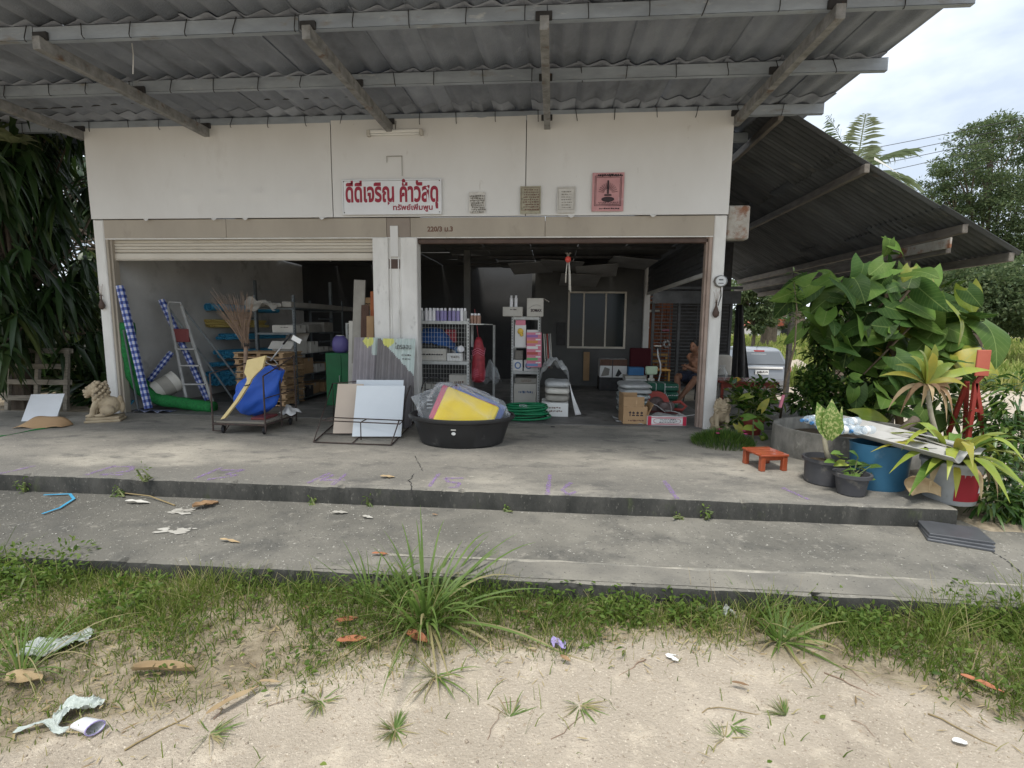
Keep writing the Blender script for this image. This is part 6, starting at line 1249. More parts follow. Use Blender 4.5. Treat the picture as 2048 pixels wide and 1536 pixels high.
def body(m):
    m.tube([pel-J(0, 0, .05), pel+J(0, 0, .08), (pel+che)/2+fwd*.02, che, che+J(0, 0, .08), nek], [.14, .15, .145, .155, .12, .06], 16); m.tube([shA, che+J(0, 0, .07), shB], [.06, .09, .06], 12); m.tube([nek-J(0, 0, .03), hdc], [.058, .05], 12)
    ellip(m, hdc, (.078, .095, .115), rot=Euler((R(22), 0, math.atan2(-fwd[0], fwd[1]))).to_matrix().to_3x3()); ellip(m, hdc+fwd*.05-J(0, 0, .05), (.055, .055, .06)); ellip(m, hdc+fwd*.105-J(0, 0, .02), (.014, .014, .024)); ellip(m, hdc+lat*.08-J(0, 0, .01), (.018, .018, .032)); ellip(m, hdc-lat*.08-J(0, 0, .01), (.018, .018, .032)); ellip(m, hdc+fwd*.098-J(0, 0, .06), (.022, .022, .010))
    for s, e_, h in ((shA, elA, haA), (shB, elB, haB)):
        m.tube([s, (s+e_)/2, e_], [.058, .05, .042], 12); m.tube([e_, e_*.6+h*.4, h], [.042, .042, .028], 12); d = unit(h-e_); sd = unit(np.cross(d, J(0, 0, 1))); pa = h+d*.05; m.tube([h, pa, pa+d*.02], [.026, .036, .034], 10)
        for i, l in enumerate((.062, .072, .07, .055)): o = pa+sd*(.027-.018*i)+d*.015; m.tube([o, o+d*l*.5-J(0, 0, .012), o+d*l*.75-J(0, 0, .035)], [.0105, .0095, .008], 7)
        m.tube([h+d*.02+sd*.02, h+d*.05+sd*.05+J(0, 0, .005), h+d*.085+sd*.05], [.012, .011, .009], 7)
    for hp, kn, an in ((hipA, kneeA, ankA), (hipB, kneeB, ankB)):
        m.tube([hp, (hp+kn)/2, kn], [.10, .085, .062], 14); m.tube([kn, kn*.68+an*.32, an], [.06, .06, .036], 12); f_ = unit(J(-.6, -.8, 0)); m.tube([an+J(0, 0, -.02)-f_*.03, an+f_*.07-J(0, 0, .05), an+f_*.17-J(0, 0, .075)], [.038, .036, .022], 10)
        for i in range(5): o = an+f_*.165-J(0, 0, .08)+np.cross(f_, J(0, 0, 1))*(.028-.014*i); m.tube([o, o+f_*.035], [.011, .008], 6)
m = MB(); body(m); o = m.build('body', 'skin', P_, 1); rm = o.modifiers.new('weld', 'REMESH'); rm.mode = 'VOXEL'; rm.voxel_size = .0075; rm.use_smooth_shade = True
def sho(m):
    ellip(m, pel+J(0, 0, .0), (.18, .17, .13))
    for hp, kn in ((hipA, kneeA), (hipB, kneeB)): m.tube([hp, hp*.5+kn*.5, hp*.12+kn*.88], [.125, .118, .10], 16)
m = MB(); sho(m); o = m.build('shorts', 'shorts_navy', P_, 1); rm = o.modifiers.new('weld', 'REMESH'); rm.mode = 'VOXEL'; rm.voxel_size = .012; rm.use_smooth_shade = True
m = MB(); ellip(m, hdc-fwd*.022+J(0, 0, .032), (.088, .096, .105)); m.build('hair', 'hair_black', P_, 1)
for s in (-1, 1): m = MB(); ellip(m, hdc+fwd*.088+lat*s*.032+J(0, 0, .008), (.011, .011, .008)); m.build('eye', 'hair_black', P_, 1)
t = thing('black_chair', 'black chair the seated person sits on', 'chair', (2.96, 2.74, .0), math.atan2(fwd[1], fwd[0])+R(90)); part(t, 'seat', 'rubber_black', lambda m: m.box(-.22, .22, -.25, .2, .36, .40, .015)); part(t, 'backrest', 'rubber_black', lambda m: m.box(-.21, .21, .21, .25, .5, .95, .02))
for sx in (-1, 1):
    for sy in (-1, 1): part(t, 'leg', 'dark_metal', lambda m: m.tube([(sx*.17, sy*.16, .37), (sx*.21, sy*.2, 0)], .014, 7))
# table and chair behind the meter post
tq = fp(1490, 762, 3.0); t = thing('red_table', 'dark red folding table under the lean-to behind the plants', 'table', (tq[0], 3.2, -.04)); th_ = tq[2]+.04
part(t, 'tabletop', 'table_red', lambda m: m.box(-.55, .62, -.35, .5, th_-.04, th_, .01))
for sx in (-.48, .55):
    for sy in (-.3, .42): part(t, 'leg', 'table_red', lambda m: m.box(sx-.025, sx+.025, sy-.025, sy+.025, 0, th_-.042))
part(t, 'apron', 'table_red', lambda m: m.box(-.45, .52, -.32, -.29, th_-.13, th_-.042))
q = fp(1450, 735, 3.75); t = thing('plastic_chair', 'pale plastic chair back showing behind the red table', 'chair', (q[0], 3.9, -.04)); part(t, 'backrest', 'card_white', lambda m: m.sheet(lambda u, v: (-.2+.4*u+.0, .02-.03*math.sin(math.pi*u), .48+.46*v*(1-.12*(2*u-1)**4)), 12, 8, thick=.02), 1); part(t, 'seat', 'card_white', lambda m: m.box(-.21, .21, -.4, .0, .42, .45, .012))
for sx in (-1, 1):
    for sy in (-.38, 0): part(t, 'leg', 'card_white', lambda m: m.bar((sx*.18, sy, .43), (sx*.22, sy, 0), .035))
c = np.array([tq[0]-.45, 3.05, -.04+th_]); m = MB(); m.lathe([(.07, 0), (.11, .06), (.10, .16), (.05, .24), (.03, .27), (.06, .31)], 16, c, wob=.12); tag(m.build('clear_pouch', 'clear_film', smooth=1), 'tied clear plastic bag on the red table by the post', 'bag')
m = MB(); m.sheet(lambda u, v: (c[0]+.2+.2*u, 3.0+.15*v, c[2]+.012+.05*math.sin(math.pi*u)*math.sin(math.pi*v)+.015*math.sin(9*u+4*v)), 10, 8); tag(m.build('snack_bag', 'print_yellow', smooth=1), 'yellow snack packet lying on the red table', 'packet')
# ------------------------------------------------------------------ parked car
M('car_silver', (.22, .23, .245), (.20, .21, .225), 2, .3, metal=.5, coat=.5); M('car_glass', (.10, .11, .12), rough=.06, spec=.8); M('lens_red', (.4, .015, .015), rough=.2); M('plate_white', (.75, .75, .74), rough=.5)
cq = fp(1524, 738, 9.0); cz = gz(cq[0], 11); CAR = thing('parked_car', 'silver hatchback parked beyond the lean-to, rear window towards us', 'car', (cq[0], 9.0, cz), R(-6))
Hc = float(fp(1524, 697, 9.2)[2]-cz)
SY = [(0, .35), (0.02, .55), (.05, Hc*.55), (.12, Hc*.62), (.45, Hc*.93), (.7, Hc*.985), (1.5, Hc), (2.2, Hc*.96), (2.95, Hc*.66), (3.9, Hc*.55), (4.15, Hc*.42), (4.2, .3)]
def carbody(m):
    n = 12
    for i, (y, z) in enumerate(SY): pass
    prof = lambda z: .84-.22*max(0, (z-Hc*.58)/(Hc*.42))**1.2
    V = []; F = []; k = len(SY)
    for y, z in SY:
        wd = prof(z)*(1-.12*max(0, (y-3.2)))*(1-.04*(y < .1)); V += [(-wd, y, z), (-wd*.97+.05, y, z+.025), (wd*.97-.05, y, z+.025), (wd, y, z)]
    base = len(V)
    for y, z in SY: V += [(-.82, y, .22), (.82, y, .22)]
    for i in range(k-1):
        a, b_ = i*4, (i+1)*4
        F += [(a, a+1, b_+1, b_), (a+1, a+2, b_+2, b_+1), (a+2, a+3, b_+3, b_+2), (a, b_, base+2*i+2, base+2*i), (a+3, base+2*i+1, base+2*i+3, b_+3)]
    F += [(0, base, base+1, 3, 2, 1)]; m.add(V, F)
part(CAR, 'body', 'car_silver', carbody, 30)
z0_, z1_ = Hc*.66, Hc*.92
part(CAR, 'rear_window', 'car_glass', lambda m: m.add([(-.72, .115, z0_), (.72, .115, z0_), (.60, .40, z1_), (-.60, .40, z1_), (-.72, .13, z0_), (.72, .13, z0_), (.60, .415, z1_), (-.60, .415, z1_)], [(0, 1, 2, 3), (7, 6, 5, 4), (0, 3, 7, 4), (1, 5, 6, 2), (3, 2, 6, 7)]))
part(CAR, 'sticker', 'plate_white', lambda m: m.add([(-.26, .318, Hc*.84), (.2, .318, Hc*.84), (.2, .35, Hc*.875), (-.26, .35, Hc*.875)], [(0, 1, 2, 3)]))
part(CAR, 'brake_light', 'lens_red', lambda m: m.box(-.16, .16, .42, .46, Hc*.925, Hc*.955))
for s in (-1, 1): part(CAR, 'tail_light', 'lens_red', lambda m: m.box(s*.80-.1, s*.80+.06, -.015, .12, Hc*.50, Hc*.62, .02))
part(CAR, 'bumper', 'car_silver', lambda m: m.box(-.84, .84, -.06, .1, .28, .52, .04), 40); part(CAR, 'trim_bar', 'plate_white', lambda m: m.box(-.62, .62, -.012, .04, Hc*.565, Hc*.61, .008))
pl_ = part(CAR, 'number_plate', 'plate_white', lambda m: m.box(-.2, .2, -.02, .0, Hc*.44, Hc*.54)); scrib(CAR, .4, .12, 'ink_dark', 1, 0, 0, .38, 5, .05, loc=(0, -.0105, Hc*.495))
for s in (-1, 1):
    for y in (.75, 3.3):
        wh = part(CAR, 'wheel', 'rubber_black', lambda m: m.lathe([(.2, -.09), (.3, -.09), (.315, -.06), (.315, .06), (.3, .09), (.2, .09)], 24, (s*.78, y, .315), rot=Euler((0, R(90), 0)).to_matrix(), cap1=True), 40)
    part(CAR, 'side_window', 'car_glass', lambda m: m.add([(s*.80, .6, Hc*.66), (s*.80, 2.7, Hc*.66), (s*.66, 2.1, Hc*.92), (s*.67, .75, Hc*.93)], [(0, 1, 2, 3)]))
part(CAR, 'aerial', 'dark_metal', lambda m: m.tube([(0, .75, Hc*.98), (.04, .6, Hc*1.16)], .008, 5))
# ------------------------------------------------------------------ plants and odds and ends at the right end of the platform
M('leaf_dark', (.033, .078, .016), (.052, .105, .022), 5, .55, spec=.22, vary=.4); M('leaf_mid', (.075, .15, .024), (.115, .19, .036), 5, .55, spec=.22, vary=.35); M('leaf_lime', (.19, .27, .035), (.33, .35, .06), 3, .4, vary=.25); M('leaf_yellow', (.46, .38, .06), (.28, .30, .05), 4, .45, vary=.2)
M('leaf_dead', (.34, .22, .12), (.22, .13, .07), 8, .85, vary=.25); M('leaf_tan', (.45, .34, .2), (.34, .24, .13), 6, .85, vary=.2)
for n_ in ('leaf_dark', 'leaf_mid', 'leaf_lime', 'leaf_yellow'):
    t_ = MATS[n_].node_tree; b_ = t_.nodes['Principled BSDF']
    # pale midrib and side veins, by the leaf's own coordinates
    N_ = t_.nodes.new; K_ = t_.links.new; co_ = N_('ShaderNodeTexCoord'); sx_ = N_('ShaderNodeSeparateXYZ'); K_(co_.outputs['Object'], sx_.inputs[0])
    def mt_(op, a, b=0.0):
        q = N_('ShaderNodeMath'); q.operation = op
        for i_, v_ in enumerate((a, b)):
            if hasattr(v_, 'is_linked'): K_(v_, q.inputs[i_])
            else: q.inputs[i_].default_value = v_
        return q.outputs[0]
    ax_ = mt_('ABSOLUTE', sx_.outputs[0]); rib_ = mt_('LESS_THAN', ax_, .0055); vn_ = mt_('GREATER_THAN', mt_('SINE', mt_('MULTIPLY', mt_('SUBTRACT', sx_.outputs[1], mt_('MULTIPLY', ax_, .8)), 105)), .9); vv_ = mt_('MAXIMUM', mt_('MULTIPLY', rib_, .45), mt_('MULTIPLY', vn_, .14))
    xm_ = N_('ShaderNodeMix'); xm_.data_type = 'RGBA'; K_(vv_, xm_.inputs[0]); K_(b_.inputs['Base Color'].links[0].from_socket, xm_.inputs[6]); xm_.inputs[7].default_value = (.26, .34, .11, 1); K_(xm_.outputs[2], b_.inputs['Base Color'])
    tr = t_.nodes.new('ShaderNodeBsdfTranslucent'); ms = t_.nodes.new('ShaderNodeMixShader'); ms.inputs[0].default_value = .25
    t_.links.new(b_.inputs['Base Color'].links[0].from_socket, tr.inputs[0]); t_.links.new(b_.outputs[0], ms.inputs[1]); t_.links.new(tr.outputs[0], ms.inputs[2]); t_.links.new(ms.outputs[0], t_.nodes['Material Output'].inputs[0])
M('pot_grey', (.075, .075, .08), (.055, .055, .06), 5, .55, dirt=((.2, .18, .15), 7, .6, .78)); M('potting_soil', (.05, .035, .022), (.09, .065, .04), 20, 1, .8, 40)
M('bin_blue', (.045, .155, .26), (.035, .125, .22), 2.5, .4, dirt=((.12, .2, .26), 5, .6, .75))
M('fibre_sheet', (.46, .45, .425), (.36, .35, .33), 3, .85, .2, 40, dirt=((.22, .21, .19), 5, .6, .75))
M('stool_red', (.36, .085, .035), (.28, .06, .025), 4, .38, stretch=(6, 1, 1), coat=.3)
M('paint_red', (.30, .04, .028), (.24, .032, .024), 5, .55, dirt=((.2, .1, .07), 12, .62, .75)); M('sign_orange', (.45, .12, .075), (.38, .09, .055), 3, .5)
M('bucket_grey', (.42, .43, .43), (.33, .34, .34), 4, .5, dirt=((.2, .18, .15), 8, .6, .75)); M('label_red', (.30, .015, .025), rough=.5)
M('slate_tile', (.10, .105, .115), (.07, .073, .08), 4, .35, dirt=((.22, .22, .22), 12, .66, .76))
M('flower_pink', (.55, .05, .2), rough=.6); M('stem_green', (.10, .14, .05), (.16, .17, .07), 8, .6); M('stem_brown', (.15, .11, .07), (.22, .17, .12), 10, .8); M('cane_pale', (.42, .38, .28), (.3, .27, .18), 10, .7)
def heartmesh(L_, W_, curl, lob=.0, seed=0, split=False):
    r = np.random.default_rng(seed); m = MB(); nu, nv = 10, 6
    def f(u, v):
        s = (v-.5)*2; t_ = u; wd = W_/2*(math.sin(math.pi*(t_*.86+.14)**.75)**.8 if t_ < 1 else 0); bk = -.16*L_*(abs(s)**1.5)*(1-t_)**3*2
        y = L_*t_+bk; x = s*wd; z = -curl*L_*t_*t_+.18*abs(x)-.35*x*x/W_+.012*math.sin(9*t_+3*s)*abs(s)
        return (x, y, z)
    m.sheet(f, nu, nv); return m.build('leaf_shape', 'leaf_dark', None, 1, w=False)
protos = []
for L_, W_, cu in ((.42, .34, .25), (.46, .36, .55), (.40, .36, .08), (.5, .30, .35), (.44, .40, .7), (.38, .30, -.12)):
    o = heartmesh(L_, W_, cu); protos.append(o.data); bpy.data.objects.remove(o)
lm = {}
def leafdata(k, mat):
    if (k, mat) not in lm: d = protos[k].copy(); d.materials.clear(); d.materials.append(MATS[mat]); lm[k, mat] = d
    return lm[k, mat]
def put_leaf(par, p, direc, face, mat, s=1.0, k=None, name='leaf'):
    """heart leaf with its base at p, tip along direc, upper side towards face"""
    k = rng.integers(0, 6) if k is None else k; y = unit(np.array(direc, float)); z = np.array(face, float); z = unit(z-y*np.dot(z, y)); x = np.cross(y, z)
    o = bpy.data.objects.new(name, leafdata(k, mat)); COL.objects.link(o); o.parent = par
    q = np.array(p)-np.array(par.location); o.matrix_local = Matrix(((x[0]*s, y[0]*s, z[0]*s, q[0]), (x[1]*s, y[1]*s, z[1]*s, q[1]), (x[2]*s, y[2]*s, z[2]*s, q[2]), (0, 0, 0, 1))); return o
# the giant vine on the shed's front post
V_ = thing('giant_vine', 'giant heart leaved vine climbing the front post of the lean-to', 'vine', (4.9, -.2, -.1))
st = [fp(1800, 860, -.4), fp(1790, 740, -.2), fp(1775, 620, .0), fp(1774, 560, .05), fp(1776, 530, .0)]
MB().tube(st, [.05, .045, .04, .035, .02], 9).build('stem', 'stem_brown', V_, 1)
for k in range(9):
    a = st[1]+(st[3]-st[1])*rng.random(); MB().tube([a, a+rng.normal(0, .3, 3)+np.array([0, -.1, 0]), fp(rng.uniform(1620, 1930), rng.uniform(600, 800), rng.uniform(-.4, .4))], [.022, .018, .01], 6).build('branch', 'stem_brown', V_, 1)
# outline of the leaf mass in the photograph: centre and half sizes of clumps, with leaf colour
CL = [(1775, 510, 25, 30, 7, 'leaf_mid', .85), (1690, 560, 80, 35, 13, 'leaf_dark', 1), (1790, 570, 70, 40, 14, 'leaf_mid', 1), (1880, 585, 60, 30, 9, 'leaf_dark', 1.1), (1660, 620, 60, 40, 14, 'leaf_dark', 1), (1760, 630, 80, 40, 18, 'leaf_dark', 1.05), (1860, 640, 70, 40, 14, 'leaf_mid', 1.1), (1935, 625, 30, 25, 5, 'leaf_mid', 1.1), (1690, 690, 60, 40, 14, 'leaf_dark', 1), (1790, 690, 70, 40, 15, 'leaf_mid', 1.1), (1880, 690, 60, 35, 10, 'leaf_lime', 1.2), (1740, 750, 60, 40, 14, 'leaf_dark', 1.05), (1860, 740, 70, 40, 9, 'leaf_lime', 1.1), (1790, 790, 60, 30, 11, 'leaf_mid', .95), (1740, 815, 40, 25, 7, 'leaf_lime', .85), (1880, 800, 40, 40, 8, 'leaf_mid', 1), (1840, 850, 60, 20, 6, 'leaf_mid', .8), (1935, 735, 30, 20, 3, 'leaf_yellow', 1.2)]
for (cx_, cy_, hx, hy, n, mt, s) in CL:
    for _ in range(int(n*1.12)):
        px, py = cx_+hx*rng.uniform(-1, 1), cy_+hy*rng.uniform(-1, 1); Yl = rng.uniform(-.55, .35)-.25*((py-500)/350); p = fp(px, py, Yl)
        mm_ = mt if rng.random() < .62 else rng.choice(['leaf_dark', 'leaf_mid', 'leaf_lime', 'leaf_yellow'], p=[.36, .47, .14, .03])
        put_leaf(V_, p, (rng.normal(0, .85), rng.normal(-.3, .5), rng.normal(-.45, .5)), (rng.normal(0, .6), -.6, rng.uniform(.1, 1.3)), mm_, s*rng.choice([.45, .62, .8, .95, 1.1])*rng.uniform(.85, 1.1))
# a filler of darker leaves behind, and shrubs under the vine
def shrub(name, label, base, cl_, n, L_, W_, mat, cat='shrub', stems=6, droop=.2, group=None, fold=.15):
    t = thing(name, label, cat, base, group=group); b = np.array(base); m = MB()
    for k in range(stems): c = cl_[k % len(cl_)]; q = np.array(c[:3]); m.tube([b, b*.4+q*.6+rng.normal(0, .04, 3), q], [.012, .009, .005], 5)
    m.build('stems', 'stem_green', t); P = []; D = []
    vol = np.array([c[3]**2 for c in cl_]); vol /= vol.sum()
    for c, f in zip(cl_, vol):
        k = max(4, int(n*f)); p = unit(rng.normal(0, 1, (k, 3)))*(rng.uniform(.15, 1, (k, 1))**.6)*c[3]; P.append(p+np.array(c[:3])); D.append(unit(p)+rng.normal(0, .5, (k, 3))+np.array([0, 0, .15-droop]))
    P, D = np.vstack(P), np.vstack(D); k = len(P); V, F, ix = leaf_cloud(P, D, L_*rng.uniform(.6, 1.2, k), W_*rng.uniform(.7, 1.2, k), droop, fold); r_ = rng.random(k); bulk('leaves', V, F, mat, r_[ix], t, True); return t
leafmat('shrub_leaf', [(.025, .065, .014), (.045, .10, .02), (.08, .15, .03), (.15, .2, .045)], .35, .5, .25)
shrub('hedge_backdrop', 'added dark leafy backdrop behind the upright pallets', (-9.5, 3.4, -.2), LATE[0], 8500, .34, .12, 'mango_leaf', stems=14)  # added as a dark backdrop, covering bright ground and sky behind the pallets
leafmat('lime_leaf', [(.10, .17, .025), (.19, .25, .04), (.30, .31, .06), (.12, .16, .03)], .45, .35, .3)
leafmat('glossy_leaf', [(.02, .06, .012), (.04, .09, .015), (.075, .13, .022), (.20, .24, .05)], .22, .6, .15)
def cpx(pts, Y): return [tuple(fp(x, y, Y+dy))+(r,) for x, y, dy, r in pts]
shrub('back_shrub', 'dark small leaved shrub behind the concrete ring', (3.6, -.2, -.05), cpx([(1610, 800, 0, .22), (1640, 780, .1, .25), (1680, 790, 0, .25), (1700, 830, -.1, .2), (1655, 830, -.2, .2), (1740, 820, 0, .22), (1620, 760, .2, .2)], -.2), 2600, .095, .045, 'shrub_leaf', stems=12)
shrub('back_shrub', 'shrub with fine bright leaves hanging in front of the meadow beside the vine', (4.1, .6, -.05), cpx([(1640, 640, .1, .28), (1665, 660, 0, .25), (1640, 720, 0, .25), (1670, 600, 0, .22), (1650, 690, 0, .22)], .7), 1100, .16, .035, 'shrub_leaf', stems=9, droop=.35)
shrub('back_shrub', 'dense shrub filling the dark foot of the vine', (4.9, .3, -.1), cpx([(1780, 760, .2, .5), (1850, 720, .3, .5), (1720, 700, .3, .45), (1800, 650, .4, .55), (1720, 780, 0, .4), (1880, 800, 0, .4), (1690, 620, .4, .4), (1860, 620, .4, .45), (1770, 570, .4, .35)], .4), 1700, .20, .085, 'shrub_leaf', stems=12)
shrub('side_bush', 'loose pale green bush at the picture edge behind the red trestle', (5.6, -1.3, -.15), cpx([(1985, 850, 0, .3), (2030, 800, 0, .35), (2020, 870, -.2, .3), (1960, 900, 0, .22), (2060, 880, -.1, .35)], -.9), 900, .2, .04, 'shrub_leaf', stems=10, droop=.45)
shrub('side_bush', 'low tangle of narrow leaves right of the red bucket', (4.4, -2.9, -.15), cpx([(1990, 1000, 0, .16), (2030, 1020, 0, .18), (2040, 960, .2, .2), (1990, 940, .3, .2), (2070, 1000, 0, .25)], -2.9), 700, .14, .03, 'shrub_leaf', stems=9, droop=.4)
# glossy many-leaflet plant by the meter post
t = thing('glossy_plant', 'dark glossy leafy potted plant beside the meter post', 'plant', (2.85, -.25, 0)); P, D = [], []; m = MB()
for k in range(46):
    px, py = 1448+rng.uniform(0, 120), 755+rng.uniform(0, 105); q = fp(px, py, -.25+rng.normal(0, .16)); b0 = np.array([2.85+rng.normal(0, .08), -.2+rng.normal(0, .05), .2]); md2 = (b0+q)/2+np.array([0, 0, .12]); m.tube([b0, md2, q], [.011, .009, .005], 5)
    for j in range(11):
        u = .35+.65*j/10; c_ = b0*(1-u)**2+2*u*(1-u)*md2+u*u*q; sd = (1 if j % 2 else -1); P.append(c_); D.append(unit(q-b0)*.5+np.array([sd*.7*rng.uniform(.6, 1.2), rng.normal(0, .4), rng.normal(.15, .25)]))
m.build('stems', 'stem_green', t); P, D = np.array(P), np.array(D); V, F, ix = leaf_cloud(P, D, .13*rng.uniform(.7, 1.2, len(P)), .06, .15, .12); r_ = rng.random(len(P)); bulk('leaves', V, F, 'glossy_leaf', r_[ix], t, True)
part(t, 'pot', 'table_red', lambda m: m.lathe([(.11, 0), (.15, .2), (.16, .2), (.16, .23), (.14, .23), (.12, .05)], 20), 35)
t = thing('variegated_plant', 'small plant with cream yellow leaves in front of the glossy plant', 'plant', gp(1505, 885, .0)); b0 = np.array(t.location)
for k, (px, py) in enumerate(((1480, 800), (1500, 790), (1522, 818), (1515, 845), (1488, 835), (1505, 855), (1475, 850), (1525, 870))): put_leaf(t, fp(px, py, -.62), (rng.normal(0, .6), -.3, rng.normal(.1, .5)), (0, -.6, .8), ['leaf_mid', 'leaf_lime', 'leaf_yellow', 'leaf_mid'][k % 4], .34); 
MB().tube([b0, b0+np.array([0, .02, .3])], [.012, .008], 6).build('stem', 'stem_green', t)
# thin sapling
t = thing('thin_sapling', 'thin tall sapling with narrow leaves standing in front of the meadow view', 'sapling', gp(1557, 860, 0)); S0 = [np.array(t.location), fp(1572, 760, -.7), fp(1590, 690, -.65), fp(1594, 620, -.6), fp(1588, 565, -.6)]
MB().tube(S0, [.017, .014, .011, .008, .004], 7).build('stem', 'stem_brown', t, 1); P, D = [], []
for px, py, n in ((1588, 560, 20), (1592, 590, 26), (1586, 620, 22), (1600, 640, 14), (1605, 690, 10), (1578, 690, 10)):
    for k in range(n): P.append(fp(px+rng.normal(0, 7), py+rng.normal(0, 10), -.6)); D.append((rng.normal(0, 1), rng.normal(0, .6), rng.normal(-.1, .5)))
V, F, ix = leaf_cloud(np.array(P), np.array(D), .13*rng.uniform(.6, 1.2, len(P)), .022, .25, .1); bulk('leaves', V, F, 'shrub_leaf', rng.random(len(P))[ix], t)
MB().tube([fp(1560, 815, -.75), fp(1567, 790, -.73)], .02, 8).build('tape_band', 'print_pink', t); 
# mound of moss rose
c = gp(1450, 893, .0); t = thing('moss_rose', 'mound of needle leaved moss rose with pink flowers before the stone lion', 'plant', c); n = 2600; a = rng.uniform(0, 6.28, n); r_ = rng.random(n)**.5; P = np.stack([c[0]+.34*r_*np.cos(a)*1.1, c[1]+.1+.34*r_*np.sin(a), .0+.17*(1-r_**2)*rng.uniform(.3, 1, n)], 1)
V, F = blades(P, np.stack([np.cos(a)*r_, np.sin(a)*r_], 1)*.9, rng.uniform(.05, .13, n), .007, rng.uniform(.1, .5, n)); bulk('leaves', V, F, 'shrub_leaf', np.repeat(np.clip(rng.normal(.6, .25, n), 0, 1), 3), t)
for k in range(5): q = c+np.array([rng.uniform(-.2, .28), rng.uniform(-.15, .2), .16+.03*rng.random()]); m = MB(); [m.sheet(lambda u, v: (q[0]+.024*u*math.cos(a_)-.012*(v-.5)*math.sin(a_)*2, q[1]+.024*u*math.sin(a_)+.012*(v-.5)*math.cos(a_)*2, q[2]+.008*u), 2, 2) for a_ in np.linspace(0, 5.03, 5)]; m.build('flower', 'flower_pink', t, 1)
t = thing('round_fruit', 'small yellow green fruit on the rim beside the mound of moss rose', 'fruit', gp(1525, 882, .0)); m = MB(); ellip(m, (0, 0, .035), (.032, .032, .035)); m.build('flesh', 'lime_leaf' if False else 'leaf_lime', t, 1, w=False); part(t, 'stalk', 'stem_brown', lambda m: m.tube([(0, 0, .065), (.005, 0, .08)], .004, 5))
# concrete ring
t = thing('concrete_ring', 'open weathered concrete ring planter on the platform edge', 'planter', (3.56, -1.25, 0)); rr = .82
part(t, 'ring', 'ring_concrete', lambda m: m.lathe([(rr, 0), (rr, .31), (rr-.012, .325), (rr-.055, .325), (rr-.065, .31), (rr-.065, .02)], 64, sy=.86, cap0=False, wob=.004), 40); part(t, 'fill', 'potting_soil', lambda m: m.lathe([(rr-.06, .17), (.4, .2), (.001, .18)], 32, sy=.86, cap0=False), 1)
# red stool
q0, q1, q2 = gp(1491, 926, 0), gp(1527, 943, 0), gp(1567, 942, 0); hx = q2-q1; hy = q0-q1
t = thing('low_stool', 'low varnished red brown wooden stool on the platform', 'stool', (q0+q2)/2, math.atan2(hx[1], hx[0])); ww, dd = np.linalg.norm(hx)+.09, .36
for i in range(4): part(t, 'board', 'stool_red', lambda m: m.box(-ww/2, ww/2, -dd/2+dd/4*i+.002, -dd/2+dd/4*(i+1)-.002, .155, .18, .006))
for sx in (-1, 1):
    for sy in (-1, 1): part(t, 'leg', 'stool_red', lambda m: m.box(sx*(ww/2-.035)-.026, sx*(ww/2-.035)+.026, sy*(dd/2-.035)-.026, sy*(dd/2-.035)+.026, 0, .155, .005))
for sy in (-1, 1): part(t, 'apron', 'stool_red', lambda m: m.box(-ww/2+.06, ww/2-.06, sy*(dd/2-.035)-.01, sy*(dd/2-.035)+.01, .115, .154))
# pots
def pot(t, r0, r1, h): part(t, 'pot', 'pot_grey', lambda m: m.lathe([(r0, 0), (r0+.01, .01), (r1-.012, h-.03), (r1+.012, h-.03), (r1+.012, h), (r1-.01, h), (r1-.02, h-.06)], 32), 35); part(t, 'soil', 'potting_soil', lambda m: m.lathe([(r1-.018, h-.05), (.001, h-.03)], 20, cap0=False), 1)
q = gp(1662, 972, 0); t = thing('dumb_cane_pot', 'grey pot with one tall speckled dumb cane plant before the ring', 'potted plant', q+np.array([0, .12, 0])); pot(t, .165, .195, .25); b0 = np.array(t.location)
MB().tube([b0+np.array([.04, 0, .2]), b0+np.array([-.01, 0, .32]), b0+np.array([-.04, 0, .48])], [.028, .022, .02], 9).build('cane', 'cane_pale', t, 1)
M('dumb_cane_leaf', (.10, .17, .03), (.34, .36, .14), 42, .4, lo=.5, hi=.58)
def strap(par, pts, wid, mat, name='leaf', fold=.12, face=(0, -1, .3)):
    """leaf swept along pts with widths wid, folded along the midrib"""
    pts = [np.array(p, float) for p in pts]; m = MB(); V = []; n = len(pts)
    for i, p in enumerate(pts):
        d = unit(pts[min(i+1, n-1)]-pts[max(i-1, 0)]); s = unit(np.cross(d, np.array(face, float))); u = np.cross(s, d); w_ = wid[i]/2; V += [p-s*w_+u*w_*fold*2, p, p+s*w_+u*w_*fold*2]
    F = []
    for i in range(n-1):
        a = i*3; F += [(a, a+1, a+4, a+3), (a+1, a+2, a+5, a+4)]
    m.add(V, F); return m.build(name, mat, par, 1)
def spl(a, c, b, n=9): a, c, b = map(np.array, (a, c, b)); return [a*(1-u)**2+2*u*(1-u)*c+u*u*b for u in np.linspace(0, 1, n)]
lw = lambda W_: [W_*x for x in (.18, .5, .85, 1, .98, .85, .6, .3, .02)]
YP = -2.72
for a, c_, b_, W_ in (((1657, 880), (1645, 840), (1634, 804), .16), ((1660, 880), (1660, 840), (1664, 798), .17), ((1662, 880), (1672, 850), (1670, 815), .15), ((1663, 882), (1680, 850), (1684, 812), .06)): strap(t, spl(fp(*a, YP), fp(*c_, YP-.03), fp(*b_, YP)), lw(W_), 'dumb_cane_leaf')
for px, py in ((1672, 912), (1684, 915), (1690, 925), (1668, 922), (1680, 905)): put_leaf(t, fp(px, py, YP-.08), (rng.normal(0, .6), -.4, .2), (0, -.5, .8), rng.choice(['leaf_lime', 'leaf_mid']), .2)
q = gp(1714, 995, 0); t = thing('ivy_pot', 'small grey pot with heart leaved ivy in front of the blue bin', 'potted plant', q+np.array([0, .1, 0])); pot(t, .10, .145, .2)
